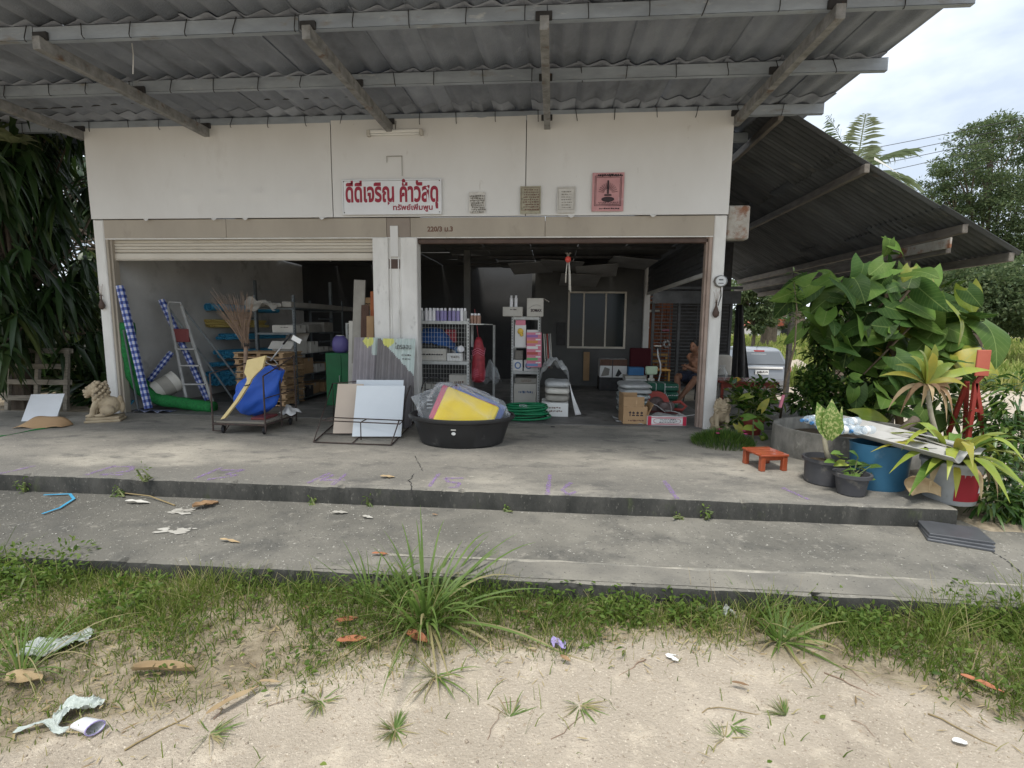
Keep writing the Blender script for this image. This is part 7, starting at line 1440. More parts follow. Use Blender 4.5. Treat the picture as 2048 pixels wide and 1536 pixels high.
for px, py in ((1716, 912), (1690, 940), (1742, 932), (1700, 925), (1725, 935), (1710, 945), (1735, 945), (1720, 950), (1705, 955), (1728, 957), (1715, 930), (1698, 948)): p = fp(px, py, -2.72+rng.normal(0, .04)); put_leaf(t, p, (rng.normal(0, .6), -.4, rng.normal(.2, .4)), (0, -.5, .8), rng.choice(['leaf_mid', 'leaf_dark', 'leaf_lime'], p=[.5, .35, .15]), .2); MB().tube([np.array(t.location)+np.array([rng.normal(0, .02), 0, .16]), p], .004, 5).build('stem', 'stem_green', t)
# blue bin under a corrugated sheet with bottles
q = gp(1778, 985, 0); bx, by = q[0]+.0, q[1]+.17
t = thing('blue_bin', 'faded blue plastic bin carrying the corrugated sheet', 'bin', (bx, by, 0)); part(t, 'body', 'bin_blue', lambda m: m.lathe([(.225, 0), (.24, .03), (.265, .41), (.272, .43), (.255, .43), (.225, .05)], 32, sy=.72), 40)
for k in range(5): pass
SZ = .47; ca, cb = fp(1618, 848, -2.2), fp(1905, 924, -3.2); ax_ = unit(cb-ca); sd_ = np.array([-ax_[1], ax_[0], 0]); ln_ = np.linalg.norm(cb-ca); cw = gp(1925, 905, SZ)
t = thing('fibre_roof_sheet', 'weathered grey corrugated sheet laid over the ring and the blue bin', 'roof sheet', (ca+cb)/2)
m = MB(); m.sheet(lambda u, v: tuple(ca+ax_*ln_*u+sd_*.62*v+np.array([0, 0, .034*math.cos(2*math.pi*v*2.0+.6)+.012])), 14, 36, thick=.007); m.build('sheet', 'fibre_sheet', t, 1)
for k, (u0, v0, l_) in enumerate(((.52, .30, .42), (.56, .42, .40))): m = MB(); m.sheet(lambda u, v: tuple(ca+ax_*(ln_*u0+l_*u)+sd_*(v0+.16*v)*.9+np.array([0, 0, .052+.012*k+.02*math.sin(math.pi*u)-.02*v])), 8, 4, thick=.005); tag(m.build('broken_shard', 'fibre_sheet' if k else 'card_grey', smooth=1), ['lower dark broken shard lying on the corrugated sheet', 'upper pale broken shard lying on the corrugated sheet'][k], 'shard', 'shards on the corrugated sheet')
bot = None
def bottle(label, p, ang, s=1):
    global bot
    t = thing('plastic_bottle', label, 'bottle', p, rot=(R(90), 0, ang), group='empty bottles on the corrugated sheet')
    if bot is None:
        a = part(t, 'body', 'clear_bottle', lambda m: m.lathe([(.034, 0), (.04, .015), (.04, .05), (.037, .06), (.04, .07), (.04, .12), (.037, .13), (.04, .14), (.04, .19), (.034, .215), (.016, .25), (.014, .265)], 18), 35); b_ = part(t, 'cap', 'box_blue', lambda m: m.lathe([(.017, .262), (.017, .285)], 14, cap1=True), 35); c_ = part(t, 'label_band', 'paper_white', lambda m: m.lathe([(.0405, .075), (.0405, .118)], 18, cap0=False), 1); bot = (a.data, b_.data, c_.data)
    else:
        for nm, d in zip(('body', 'cap', 'label_band'), bot): o = bpy.data.objects.new(nm, d); COL.objects.link(o); o.parent = t
    t.scale = (s, s, s)
for k, (px, py, an, lb) in enumerate(((1655, 862, 60, 'bottle nearest the concrete ring'), (1672, 866, 75, 'second bottle from the concrete ring'), (1692, 862, 70, 'bottle with the blue cap end foremost'), (1706, 871, 65, 'fourth bottle from the ring, near the front edge'), (1718, 862, 70, 'fifth bottle from the ring'), (1735, 865, 70, 'sixth bottle from the ring'), (1742, 858, 62, 'bottle highest in the heap on the sheet'), (1762, 868, 68, 'bottle at the shard end of the heap'), (1722, 886, 75, 'clear bottle with a white label lying at the front edge'))): u_, v_ = ((.10, .3), (.16, .42), (.22, .30), (.30, .12), (.33, .40), (.40, .30), (.39, .36), (.48, .46), (.42, .04))[k]; bottle('empty clear plastic bottle, '+lb, ca+ax_*ln_*u_+sd_*.5*v_+np.array([0, 0, .075+.06*(k == 6)])-np.array([.1, .0, 0]), R(-an), 1.0)
m = MB(); m.tube([fp(1790, 872, -1.2), fp(1810, 855, -1.15), fp(1832, 838, -1.1)], [.03, .045, .05], 9); tag(m.build('dead_log', 'bark', smooth=1), 'short mossy log lying behind the bottles', 'log')
# dead leaf curled by the bucket
m = MB(); m.sheet(lambda u, v: tuple(fp(1824+58*u, 952+40*v*(1-.5*u)+22*u-8*math.sin(math.pi*u), -2.95)+np.array([0, .1*math.sin(math.pi*v)*(1-u), 0])), 12, 8, thick=.003); tag(m.build('curled_leaf', 'leaf_tan', smooth=1), 'large curled tan dead leaf between the blue bin and the red labelled bucket', 'leaf')
# bucket with strap leaves
q = gp(1925, 1012, -.02); t = thing('bucket_plant', 'grey bucket with a red label holding a yellow green strap leaved plant', 'potted plant', q+np.array([0, .16, 0])); b0 = np.array(t.location)
part(t, 'bucket', 'bucket_grey', lambda m: m.lathe([(.18, 0), (.186, .01), (.215, .34), (.228, .34), (.232, .37), (.215, .375), (.205, .33)], 32), 35); part(t, 'soil', 'potting_soil', lambda m: m.lathe([(.21, .32), (.001, .34)], 20, cap0=False), 1)
def lab(m):
    m.sheet(lambda u, v: ((.193+.017*v)*math.cos(R(-118+95*u)), (.193+.017*v)*math.sin(R(-118+95*u)), .045+.24*v), 14, 4)
part(t, 'label', 'label_red', lab, 1); part(t, 'label_print', 'paper_white', lambda m: m.sheet(lambda u, v: ((.2+.006*v)*math.cos(R(-60+30*u)), (.2+.006*v)*math.sin(R(-60+30*u)), .12+.09*v), 5, 3), 1)
for k in range(34):
    a = k*2.4; l = rng.uniform(.38, .68); r0 = np.array([math.cos(a), math.sin(a), 0]); up_h = rng.uniform(.1, .42) if k > 8 else rng.uniform(.35, .55); b1 = b0+np.array([0, 0, .34])+r0*.03
    strap(t, spl(b1, b1+r0*l*.45+np.array([0, 0, up_h]), b1+r0*l*1.0+np.array([0, 0, up_h*.5-rng.uniform(0, .3)])), lw(rng.uniform(.075, .115)), rng.choice(['leaf_lime', 'leaf_yellow', 'leaf_mid'], p=[.6, .15, .25]), face=(0, 0, 1) if up_h < .3 else tuple(-r0))
for k in range(6): a = R(-150+30*k); r0 = np.array([math.cos(a), math.sin(a), 0]); b1 = b0+np.array([0, 0, .36])+r0*.19; strap(t, spl(b1, b1+r0*.12, b1+r0*.14-np.array([0, 0, .25])), lw(.05), rng.choice(['leaf_tan', 'leaf_yellow']), face=(0, 0, 1))
# cabbage palm like dracaena
t = thing('dragon_tree', 'leaning dragon tree with a yellow head and hanging dry leaves', 'plant', gp(1893, 940, -.05)+np.array([0, .55, 0])); top = fp(1852, 770, -1.7)
MB().tube([np.array(t.location)-np.array([0, 0, .1]), fp(1876, 880, -1.75), fp(1862, 830, -1.72), top], [.03, .026, .024, .022], 9).build('trunk', 'cane_pale', t, 1)
for (bx_, by_, W_, mt) in ((1838, 700, .11, 'leaf_lime'), (1850, 690, .12, 'leaf_lime'), (1865, 705, .11, 'leaf_yellow'), (1885, 722, .1, 'leaf_lime'), (1820, 712, .09, 'leaf_lime'), (1910, 728, .09, 'leaf_lime'), (1758, 752, .07, 'leaf_yellow'), (1945, 748, .08, 'leaf_yellow'), (1935, 775, .07, 'leaf_yellow'), (1985, 742, .09, 'leaf_lime'), (1790, 730, .08, 'leaf_lime'), (1870, 688, .09, 'leaf_lime')):
    e_ = fp(bx_, by_, -1.75+rng.normal(0, .12)); c_ = (top+e_)/2+np.array([0, -.05, .14]); strap(t, spl(top, c_, e_), lw(W_), mt, face=(0, -.8, .6))
for (bx_, by_, W_, mt) in ((1775, 822, .045, 'leaf_tan'), (1800, 830, .05, 'leaf_dead'), (1842, 815, .06, 'leaf_tan'), (1893, 845, .05, 'leaf_tan'), (1925, 755, .06, 'leaf_tan'), (1905, 830, .05, 'leaf_dead'), (1865, 805, .05, 'leaf_tan'), (1815, 800, .05, 'leaf_dead'), (1880, 790, .06, 'leaf_dead'), (1900, 780, .07, 'leaf_dead')):
    e_ = fp(bx_, by_, -1.8+rng.normal(0, .08)); c_ = np.array([e_[0]*.75+top[0]*.25, (top[1]+e_[1])/2-.05, top[2]+.06]); strap(t, spl(top, c_, e_), lw(W_), mt, face=(0, -.8, .6))
for (x_, y_, s_) in ((1930, 715, .9), (1880, 660, 1.0), (1865, 610, .9)): pass
# red trestle and paddle
f0, f1, ap = fp(1937, 872, -.95), fp(1976, 880, -.95), fp(1951, 765, -.95)
t = thing('red_trestle', 'red painted iron trestle with a flat orange plate on top among the bushes', 'trestle', (ap[0], -.95, f0[2]-.15))
for p in (f0, f1, f0+np.array([.05, .4, 0]), f1+np.array([.05, .4, 0])): MB().bar(p-np.array([0, 0, .15]), ap+(np.array([0, .12, 0]) if p[1] > -.8 else 0), .045, .045, bv=.004).build('leg', 'paint_red', t)
MB().bar((f0+ap)/2, (f1+ap)/2, .04).build('cross_bar', 'paint_red', t); a, b_ = fp(1949, 752, -1.0), fp(1983, 700, -1.0); MB().box(a[0], b_[0], -1.01, -.985, a[2], b_[2], .008).build('plate', 'sign_orange', t); MB().bar(ap, (ap[0]+.08, -.97, a[2]+.05), .04).build('neck', 'paint_red', t)
m = MB(); q = gp(1908, 1078, TREAD_Z); 
for k in range(3): m2 = MB(); m2.box(-.2, .2, -.16, .16, 0, .018, .003).xf(Matrix.Translation((q[0]+.012*k, q[1]+.02*k, TREAD_Z+.002+.0185*k))@Euler((0, 0, R(-24+2*k))).to_matrix().to_4x4()); tag(m2.build('slate_tile', 'slate_tile'), ['lowest dark tile of the small stack on the step', 'middle dark tile of the small stack on the step', 'topmost scuffed dark tile of the small stack on the step'][k], 'tile', 'dark tiles stacked on the step')
# ------------------------------------------------------------------ verge: grass, weeds, litter
def gpt(px, py): 
    p = gp(px, py, GROUND_Z); p[2] = float(ground_z(p[0], p[1])); return p
def tpt(px, py, z=TREAD_Z+.003): return gp(px, py, z)
def frontline(x): return np.where(x < -5.4, -3.3, tread_y(x))
def scatter(n, dens, x0=-7.5, x1=4.9, y0=-6.6):
    x = rng.uniform(x0, x1, n); y = rng.uniform(y0, -3.2, n); ok = (y < frontline(x)+.0) & (rng.random(n) < dens(x, y)); return x[ok], y[ok]
def dens_grass(x, y):
    d = y-verge_y(x); f = frontline(x); b = sstep(-.3, .28, d+.22*fbm(x, y, 1.7)); b = b*np.where(x < -1.5, .35+.65*sstep(.35, .9, d), 1.0)*(.22+.78*sstep(-.35, .2, fbm(x+3, y, 1.4)+.5*fbm(x, y+5, 3.7)))
    return np.clip(b+.5*sstep(-.35, 0, y-f)*(x > -6), 0, 1)*.95+.012*sstep(-1.4, 0, d)
def near_step(x, y): return sstep(-.75, -.05, y-frontline(x))
x, y = scatter(240000, dens_grass); n = len(x); ns_ = near_step(x, y)
L_ = rng.uniform(.03, .11, n)*(1+1.25*ns_)*(.8+.7*sstep(-.1, .6, fbm(x-4, y+3, 2.1)))*(1+.5*(x > 2.2)); dry = rng.random(n) < .16
V, F = blades(np.stack([x, y, ground_z(x, y)-.004], 1), rng.normal(0, .6, (n, 2)), L_, rng.uniform(.003, .0065, n), rng.uniform(.1, .8, n))
r_ = np.clip(.33+.22*fbm(x, y, 2.2)+rng.normal(0, .18, n)+.5*dry, 0, 1)
g = bulk('verge_grass', V, F, 'grass_leaf', np.repeat(r_, 3)); g['label'] = 'short mixed grass of the verge between the step and the sand'; g['category'] = 'grass'; stuff(g)
# tall thin seed stalks
x, y = scatter(2600, lambda x, y: dens_grass(x, y)*(.25+.75*near_step(x, y))); n = len(x)
V, F = blades(np.stack([x, y, ground_z(x, y)], 1), rng.normal(0, .5, (n, 2)), rng.uniform(.16, .42, n), .003, rng.uniform(.05, .5, n)); g = bulk('seed_stalks', V, F, 'straw', np.repeat(rng.random(n), 3)); g['label'] = 'thin pale seed stalks standing out of the verge grass'; g['category'] = 'grass'; stuff(g)
# broad leaved weeds
x, y = scatter(46000, lambda x, y: dens_grass(x, y)*sstep(-.05, .35, fbm(x+9, y+2, 1.9)+.35*near_step(x, y)+.25*(x > 2))*.9); n = len(x)
P = np.stack([x, y, ground_z(x, y)+rng.uniform(.005, .07, n)*(1+near_step(x, y)*1.2)], 1); D = rng.normal(0, 1, (n, 3)); D[:, 2] = rng.uniform(-.1, .7, n)
V, F, ix = leaf_cloud(P, D, rng.uniform(.022, .055, n), rng.uniform(.010, .022, n), .2, .12); g = bulk('verge_weeds', V, F, 'weed_leaf', np.clip(.45+.3*fbm(x, y, 2)+rng.normal(0, .2, n), 0, 1)[ix]); g['label'] = 'small broad leaved weeds creeping through the verge grass'; g['category'] = 'weeds'; stuff(g)
# dead straw and leaf bits flat on the soil, pebbles on the sand
x, y = scatter(24000, lambda x, y: np.clip(dens_grass(x, y)*1.2+.5*sstep(-.55, .1, y-verge_y(x)+.25*fbm(x, y, 2.3)), 0.022, 1)); n = len(x); a = rng.uniform(0, 6.28, n)
V, F, ix = leaf_cloud(np.stack([x, y, ground_z(x, y)+.006+rng.uniform(0, .02, n)], 1), np.stack([np.cos(a), np.sin(a), rng.normal(0, .12, n)], 1), rng.uniform(.02, .10, n)*rng.uniform(.4, 1, n), rng.uniform(.002, .009, n), .02, .1); g = bulk('dry_litter', V, F, 'straw', rng.random(n)[ix]); g['label'] = 'dry straw and leaf scraps strewn over soil and sand'; g['category'] = 'litter'; stuff(g)
def pebbles(name, label, x, y, z, r, mat):
    n = len(x); s = np.array([[1, 0, 0], [-1, 0, 0], [0, 1, 0], [0, -1, 0], [0, 0, 1], [0, 0, -1.]]); tri = np.array([(0, 2, 4), (2, 1, 4), (1, 3, 4), (3, 0, 4), (2, 0, 5), (1, 2, 5), (3, 1, 5), (0, 3, 5)])
    V = np.stack([x, y, z], 1)[:, None, :]+s[None]*(r[:, None, None]*rng.uniform(.5, 1.2, (n, 6, 1)))*np.array([1, 1, .6]); F = (np.arange(n)[:, None, None]*6+tri[None]).reshape(-1, 3)
    o = bulk(name, V.reshape(-1, 3), F, mat, rng.random(len(F)), smooth=False); o['label'] = label; o['category'] = 'gravel'; stuff(o)
M('pebble', (.42, .34, .25), (.24, .2, .16), 3, .9, dirt=((.6, .56, .48), 6, .6, .7)); M('grit_pale', (.5, .48, .43), (.34, .32, .28), 9, .9)
x = rng.uniform(-3.6, 4.2, 16000); y = rng.uniform(-6.7, -4.2, 16000); k = y < frontline(x)-.05; x, y = x[k], y[k]; pebbles('pebbles', 'fine pebbles and grit lying on the sand', x, y, ground_z(x, y)+.001, np.minimum(.013, .0016+rng.exponential(.0016, len(x))), 'pebble')
x = rng.uniform(-5.4, 3.6, 2600); y = rng.uniform(-4.4, -3.12, 2600); k = (y > tread_y(x)+.03) & (rng.random(len(x)) < np.where(x < -1, 1, .5)); x, y = x[k], y[k]; pebbles('step_grit', 'pale grit scattered on the step', x, y, np.full(len(x), TREAD_Z+.003), np.minimum(.011, .002+rng.exponential(.002, len(x))), 'grit_pale')
# arching grass tufts, each a plant with its own blades
def tuft(label, base, n, L0, L1, wd, spread, mat='tuft_leaf', group=None, dead=.12, name='grass_tuft', up_=.9, seed=0, head=False):
    t = thing(name, label, 'grass', base, group=group); b = np.array(base); q = np.random.default_rng(seed); V = []; Fi = []; rr = []; ns = 8
    a0 = q.uniform(0, 6.283); sk = 1.1 if n < 60 else 9
    for k in range(n):
        a = a0+q.normal(0, sk); l = q.uniform(L0, L1); el = q.uniform(.25, 1.25)*up_; r0 = np.array([math.cos(a), math.sin(a), 0]); o = b+r0*q.uniform(0, spread)+np.array([0, 0, -.01]); dr = q.uniform(.25, 1.0); s = np.array([-r0[1], r0[0], 0])*math.cos(q.normal(0, .5))+np.array([0, 0, .4]); s = unit(s)
        dead_ = q.random() < dead; dr = dr*(1.5 if dead_ else 1); base_i = len(V)*1
        for i in range(ns+1):
            u = i/ns; c_ = o+r0*l*(u*math.cos(el)+.30*dr*u*u)+np.array([0, 0, 1.0])*l*(u*math.sin(el)-.55*dr*u*u*u*math.sin(el)**.5); c_[2] = max(c_[2], b[2]+.006); w_ = wd*(.7+.6*q.random()*0+.3*math.sin(math.pi*u))*(1-u**3)*.5+.0006
            V += [c_-s*w_, c_+s*w_]
        for i in range(ns): j = base_i+2*i; Fi.append((j, j+1, j+3, j+2)); rr.append(1.0 if dead_ else float(np.clip(.42+.2*(q.random()-.5)+.18*u*0, 0, .7)))
    bulk('blades', np.array(V), np.array(Fi), mat, np.array(rr), t); return t
tuft('largest grass tuft, long arching blades rising in front of the step', gpt(850, 1235), 130, .28, .80, .016, .15, seed=1, up_=1.12, dead=.2)
tuft('smaller arching tuft joined to the left flank of the largest tuft', gpt(745, 1215), 50, .2, .55, .013, .10, seed=2, up_=1.0, dead=.2)
tuft('broad bladed tuft in the verge before the wide end of the step', gpt(1560, 1278), 60, .14, .36, .016, .05, seed=3)
tuft('wispy leaning tuft beside the broad bladed one', gpt(1500, 1235), 40, .15, .32, .008, .06, seed=4, dead=.4)
tuft('tall thin upright bunch of grass beside the greenish plastic scrap', gpt(42, 1350), 60, .25, .55, .006, .03, seed=5, up_=1.15)
for k, (px, py, n, l, lb) in enumerate(((790, 1462, 60, .09, 'dense little tuft alone on the sand in the middle'), (1160, 1412, 26, .10, 'thin tuft on the sand right of the dense little one'), (1572, 1432, 40, .10, 'flat grey green tuft on the sand before the broad bladed one'), (872, 1352, 22, .24, 'upright thin sprout at the sand edge under the largest tuft'), (1450, 1480, 12, .10, 'three bladed sprout low on the sand'), (1020, 1432, 14, .13, 'sparse brownish sprout between two sand tufts'), (1835, 1230, 60, .26, 'tuft leaning on the step end before the slate tiles'), (640, 1400, 40, .11, 'tuft on the grass tongue above the sand'), (1460, 1455, 10, .08, 'smallest sprout beside the three bladed one'), (420, 1470, 26, .12, 'tuft among the dry twigs on the sand'), (1400, 1245, 50, .2, 'ragged tuft half way along the step front'), (1150, 1225, 50, .2, 'ragged tuft beside the largest tuft on its sunny side'))):
    tuft(lb, gpt(px, py), n, l*.45, l, .005 if l < .15 else .008, .035, seed=20+k, group='small tufts on the sand and verge', dead=.35)
# weeds in the joint of the platform riser
for k, (px, py, z, h, n, lb) in enumerate(((287, 962, 0, .17, 26, 'dark upright weed growing over the platform edge'), (222, 998, TREAD_Z, .10, 24, 'bright leafy weed at the foot of the riser near the blue strip'), (622, 1008, TREAD_Z, .09, 16, 'dry little weed at the foot of the riser below number fourteen'), (733, 1014, TREAD_Z, .11, 14, 'thin spreading weed at the foot of the riser'), (1405, 1032, TREAD_Z, .13, 20, 'leafy weed climbing the riser below number seventeen'), (1350, 1030, TREAD_Z, .04, 10, 'tiny weed in the joint left of the climbing one'), (1010, 1022, TREAD_Z, .05, 12, 'dark tiny weed in the joint below number fifteen'), (30, 990, TREAD_Z, .15, 30, 'weed against the riser at the picture edge'))):
    b_ = gp(px, py, z); 
    if z < 0: b_[1] = EDGE_Y-.02
    shrub('joint_weed', lb, b_, [(b_[0], b_[1], z+h*.65, h*.42), (b_[0]+.02, b_[1]-.01, z+h*.35, h*.3)], n, .035, .016, 'weed_leaf', cat='weed', stems=4, group='weeds in the riser joint')
# leafy clumps at the broken end of the step and along its foot
def clump(lb, px, py, n, r, h, Ll=.06, mat='weed_leaf'):
    b_ = gpt(px, py); shrub('leafy_clump', lb, b_, [(b_[0]+r*math.cos(a)*.6, b_[1]+r*math.sin(a)*.6, b_[2]+h*rng.uniform(.25, .55), r*.5) for a in np.linspace(0, 5.2, 5)], n, Ll, Ll*.42, mat, cat='weed', stems=8, group='leafy clumps along the step')
for a in ((70, 1160, 700, .42, .2, 'bright leafy clump over the broken end of the step'), (260, 1200, 420, .3, .14, 'leafy clump with tiny pale flowers beyond the broken end'), (1240, 1215, 200, .2, .12, 'low leafy clump at the step foot beside the ragged tuft'), (1380, 1215, 260, .22, .13, 'dark leafy clump at the step foot near the wispy tuft'), (1700, 1230, 420, .28, .17, 'leafy clump at the step foot beyond the broad bladed tuft'), (1960, 1235, 560, .32, .22, 'largest bright clump at the far end of the step foot'), (1640, 1215, 220, .2, .13, 'small leafy clump touching the broad bladed tuft')): clump(a[5], a[0], a[1]+12, int(a[2]*1.6), a[3]*.8, a[4]*.7, .045)
# fallen leaves: curled, each its own
def fallen(label, p, ang, l, w_, mat, curl=.3, group='fallen leaves', name='fallen_leaf', roll=0, rag=0):
    m = MB()
    def f(u, v):
        s = (v-.5)*2; wd = w_/2*math.sin(math.pi*(.06+.9*u))**.7*(1+rag*math.sin(19*u+4*s)); return (l*(u-.5), s*wd, .004+.01+curl*w_*(s*s)*.5+.06*l*math.sin(3*u+1)+.012*l*math.sin(12*u)*s)
    m.sheet(f, 18, 8); m.xf(Matrix.Translation(tuple(p))@Euler((roll, 0, ang)).to_matrix().to_4x4()); o = m.build(name, mat, smooth=1); return tag(o, label, 'leaf', group)
M('leaf_rust', (.38, .15, .075), (.27, .10, .05), 9, .7, dirt=((.18, .07, .04), 16, .6, .7), vary=.1)
for px, py, an, l, w_, mt, lb in ((693, 1252, 35, .13, .055, 'leaf_rust', 'rust brown fallen leaf uppermost of three before the largest tuft'), (704, 1290, 22, .16, .06, 'leaf_rust', 'rust brown fallen leaf below the uppermost of the three'), (833, 1285, -25, .15, .07, 'leaf_rust', 'bright rust leaf right under the largest tuft'), (47, 1372, 10, .17, .10, 'leaf_tan', 'broad tan dry leaf by the thin upright bunch'), (1962, 1382, -35, .16, .04, 'leaf_rust', 'dark red narrow leaf on the sunny end of the verge'), (1130, 1330, -30, .06, .03, 'leaf_dead', 'small brown leaf at the sand edge in the middle'), (540, 1373, 8, .10, .02, 'leaf_tan', 'narrow pale leaf on the sand below the grass tongue'), (468, 1412, 62, .24, .035, 'leaf_tan', 'long narrow tan leaf lying on the sand'), (1858, 1256, 35, .09, .03, 'fibre_sheet', 'pale grey curled leaf in the far end grass'), (1050, 1235, 10, .12, .03, 'leaf_dead', 'brown leaf beside the foot of the largest tuft'), (620, 1225, 50, .08, .04, 'leaf_dead', 'faded leaf in the grass left of the largest tuft'), (1480, 1378, -5, .08, .02, 'leaf_dead', 'small dark leaf at the sand edge near the wispy tuft')):
    fallen(lb, gpt(px, py)+np.array([0, 0, .02]), R(an), l, w_, mt)
for px, py, an, l, w_, mt, lb, z in ((412, 1014, 55, .21, .12, 'leaf_dead', 'large crumpled brown leaf on the step', TREAD_Z), (762, 1111, 10, .13, .03, 'leaf_rust', 'red narrow leaf on the step behind the largest tuft', TREAD_Z), (680, 1028, 15, .13, .05, 'grit_pale', 'pale bleached leaf on the step', TREAD_Z), (735, 1037, -10, .10, .04, 'grit_pale', 'smaller pale leaf beside the bleached one on the step', TREAD_Z), (775, 956, 12, .14, .06, 'leaf_tan', 'pale leaf lying on the platform between two numbers', 0), (275, 1008, 8, .22, .05, 'card_white', 'white paper strip on the step', TREAD_Z), (460, 1085, -4, .17, .03, 'leaf_tan', 'long pale husk on the step', TREAD_Z), (870, 1032, 0, .05, .02, 'leaf_dead', 'tiny dark leaf on the step', TREAD_Z)): fallen(lb, gp(px, py, z), R(an), l, w_, mt, .4 if l > .2 else .1, rag=.22)
# bark husk, plastic scraps
fallen('long folded tan husk lying on the bare soil', gpt(328, 1350)+np.array([0, 0, .012]), R(12), .29, .06, 'leaf_tan', 1.0, name='dry_husk', rag=.04)
def scrap(label, px, py, l, w_, an, mat, name='plastic_scrap', amp=.032, tail=0):
    p = gpt(px, py); s_ = rng.uniform(0, 6); m = MB(); m.sheet(lambda u, v: ((u-.5)*l*(1-.5*tail*v), (v-.5)*w_*(1-.6*tail*u)+.02*math.sin(7*u+s_), .02+amp*(math.sin(7*u+5*v+s_)*.5+.5)*math.sin(math.pi*u)**.5+.55*amp*abs(fbm(u*5+s_, v*4, 1.1))+.4*amp*abs(fbm(u*9, v*8+s_, 1.3))+.2*amp*fbm(u*21+s_, v*17, 1)), 44, 26)
    m.xf(Matrix.Translation(tuple(p))@Euler((0, 0, R(an))).to_matrix().to_4x4()); return tag(m.build(name, mat, smooth=1), label, 'litter', 'litter on the verge')
M('plastic_grey', (.38, .41, .39), (.27, .29, .26), 8, .5, dirt=((.2, .17, .12), 5, .54, .7)); M('plastic_pale', (.46, .50, .46), (.36, .40, .37), 9, .45, dirt=((.26, .22, .16), 6, .56, .72))
scrap('greenish crumpled plastic sheet beside the thin upright bunch', 112, 1302, .30, .14, 32, 'plastic_grey'); scrap('pale torn plastic bag with tails lower on the soil', 152, 1425, .2, .12, 60, 'plastic_pale', tail=.6); scrap('grey white plastic at the edge of the picture by the leafy clump', 8, 1165, .25, .16, 70, 'plastic_grey'); scrap('faded purple crumpled wrapper at the sand edge', 1118, 1300, .08, .06, 20, 'foam_lilac', amp=.02); scrap('tiny blue and white wrapper on the sand edge', 1344, 1318, .045, .03, 80, 'paper_white', amp=.01); scrap('thin pale plastic tail near the torn bag', 90, 1462, .22, .03, 5, 'plastic_pale', amp=.015); scrap('grey scrap in the grass near the wispy tuft', 1455, 1232, .07, .05, 10, 'plastic_grey', amp=.03)
p = gpt(178, 1462); t = thing('crushed_cup', 'small crushed foil cup on the soil at the lower corner', 'cup', p+np.array([0, 0, .03]), rot=(R(80), R(12), R(70))); part(t, 'wall', 'can_white', lambda m: m.lathe([(.03, -.07), (.034, 0), (.036, .05), (.034, .05), (.028, -.06)], 16, sx=1.1, sy=.7, wob=.12), 40); part(t, 'rim', 'foam_lilac', lambda m: m.tube([(.038*math.cos(a), .025*math.sin(a), .05) for a in np.linspace(0, 6.283, 16)], .003, 5), 1)
fallen('white pebble like scrap low on the sand', gpt(1920, 1490), 0, .06, .035, 'paper_white', .3, name='paper_scrap')
# twigs
TW = [((1290, 1318), (1240, 1352), .006), ((820, 1385), (900, 1350), .004), ((1000, 1405), (1090, 1380), .003), ((1410, 1430), (1560, 1418), .004), ((1650, 1345), (1800, 1420), .006), ((1855, 1430), (2000, 1500), .007), ((1680, 1330), (1770, 1400), .004), ((530, 1410), (640, 1380), .003), ((420, 1440), (460, 1395), .006), ((250, 1500), (430, 1405), .007), ((980, 1480), (1010, 1400), .003), ((1100, 1480), (1190, 1420), .003), ((1700, 1440), (1770, 1480), .003), ((330, 1300), (430, 1240), .004)]
for k, (a, b_, r_) in enumerate(TW):
    p, q = gpt(*a), gpt(*b_); r_ *= .6; w1 = rng.normal(0, .012, 2); m = MB(); m.tube([p+(q-p)*s_+np.array([0, 0, r_+.004*math.sin(5*s_)])+np.array([w1[0]*math.sin(4*s_+1)+.004*rng.normal(), w1[1]*math.sin(7*s_), 0]) for s_ in np.linspace(0, 1, 9)], [r_*(1-.5*s_) for s_ in np.linspace(0, 1, 9)], 5)
    tag(m.build('twig', 'straw' if k in (5, 9, 3) else 'twig', smooth=1), ['short dark twig at the sand edge in the middle', 'thin twig under the upright sprout', 'thin twig alone on the sand', 'long straw crossing the small sand tuft', 'long twig running from the far verge onto the sand', 'thickest pale straw on the sand at the far side', 'thin twig beside the long one from the far verge', 'thin twig below the grass tongue', 'short stick beside the long narrow tan leaf', 'long pale straw from the crushed cup', 'thin curved twig low on the sand', 'thin twig right of the low curved one', 'small twig near the three bladed sprout', 'grey twig in the soil above the tan husk'][k], 'twig', 'twigs on the sand')
t = thing('blue_strapping', 'bent strip of blue strapping on the dirty end of the step', 'strip', tpt(120, 1000)); P = [tpt(88, 992), tpt(140, 990), tpt(148, 1000), tpt(120, 1018), tpt(85, 1030)]
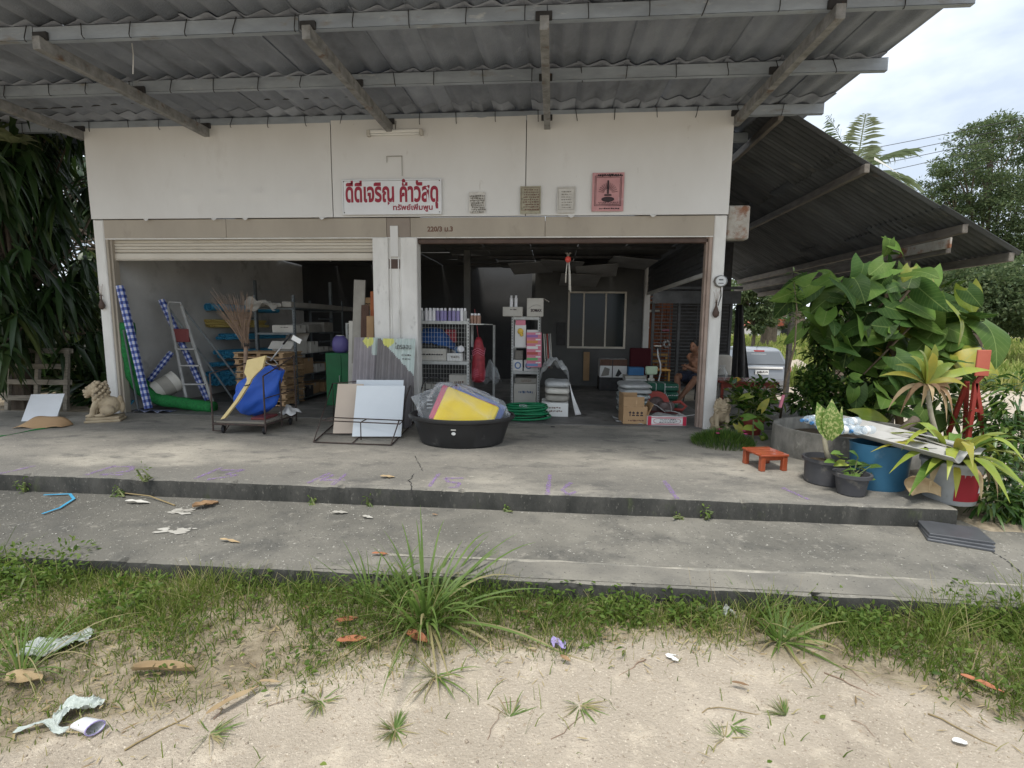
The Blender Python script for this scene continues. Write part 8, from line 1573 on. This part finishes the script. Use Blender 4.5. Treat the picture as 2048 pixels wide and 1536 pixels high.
def strip_(m):
    for a, b_ in zip(P[:-1], P[1:]): m.bar(a+np.array([0, 0, .012]), b_+np.array([0, 0, .012]), .022, .003)
m = MB(); strip_(m); m.build('band', 'pvc_blue', t)
MB().tube([tpt(248, 990)+np.array([0, 0, .02]), tpt(300, 998)+np.array([0, 0, .03]), tpt(350, 1012)+np.array([0, 0, .006])], .006, 5).build('straw_stem', 'straw'); o = bpy.data.objects['straw_stem']; tag(o, 'long pale straw leaning from the riser onto the step', 'straw')
# dried lime paint splashes on the step, cracks in the platform: flat marks
def splash(par, px, py, rx_, ry_, mat, n, z, seed):
    q = np.random.default_rng(seed); m = MB(); c = gp(px, py, z)
    for k in range(n):
        x0, y0 = c[0]+q.normal(0, rx_), c[1]+q.normal(0, ry_); r0 = q.uniform(.006, .05); kk = 9; pts = [(x0+r0*q.uniform(.4, 1.2)*1.4*math.cos(a), y0+r0*q.uniform(.4, 1.2)*.7*math.sin(a), z+.0035+.0004*k) for a in np.linspace(0, 5.6, kk)]; m.add(pts, [tuple(range(kk))])
    stuff(m.build('paint_splash', mat, par))
splash(step, 365, 1025, .06, .03, 'grit_pale', 16, TREAD_Z, 1); splash(step, 360, 1060, .07, .035, 'grit_pale', 14, TREAD_Z, 2)
def crack(par, pts, z):
    P = [gp(x, y, z) for x, y in pts]; m = MB()
    for a, b_ in zip(P[:-1], P[1:]):
        n = 5
        for i in range(n):
            p, q = a+(b_-a)*i/n+rng.normal(0, .006, 3)*[1, 1, 0], a+(b_-a)*(i+1)/n+rng.normal(0, .006, 3)*[1, 1, 0]; d = unit(q-p); s = np.array([-d[1], d[0], 0])*rng.uniform(.002, .005); e_ = np.array([0, 0, .0032+.0002*i]); m.add([p+s+e_, p-s+e_, q-s+e_, q+s+e_], [(0, 1, 2, 3)])
    m.build('crack', 'slot_dark', par)
crack(platform, [(829, 913), (838, 928), (845, 942)], 0); crack(platform, [(828, 948), (818, 962), (822, 968), (824, 984)], 0); crack(step, [(1985, 1105), (2010, 1120), (2040, 1145)], TREAD_Z)
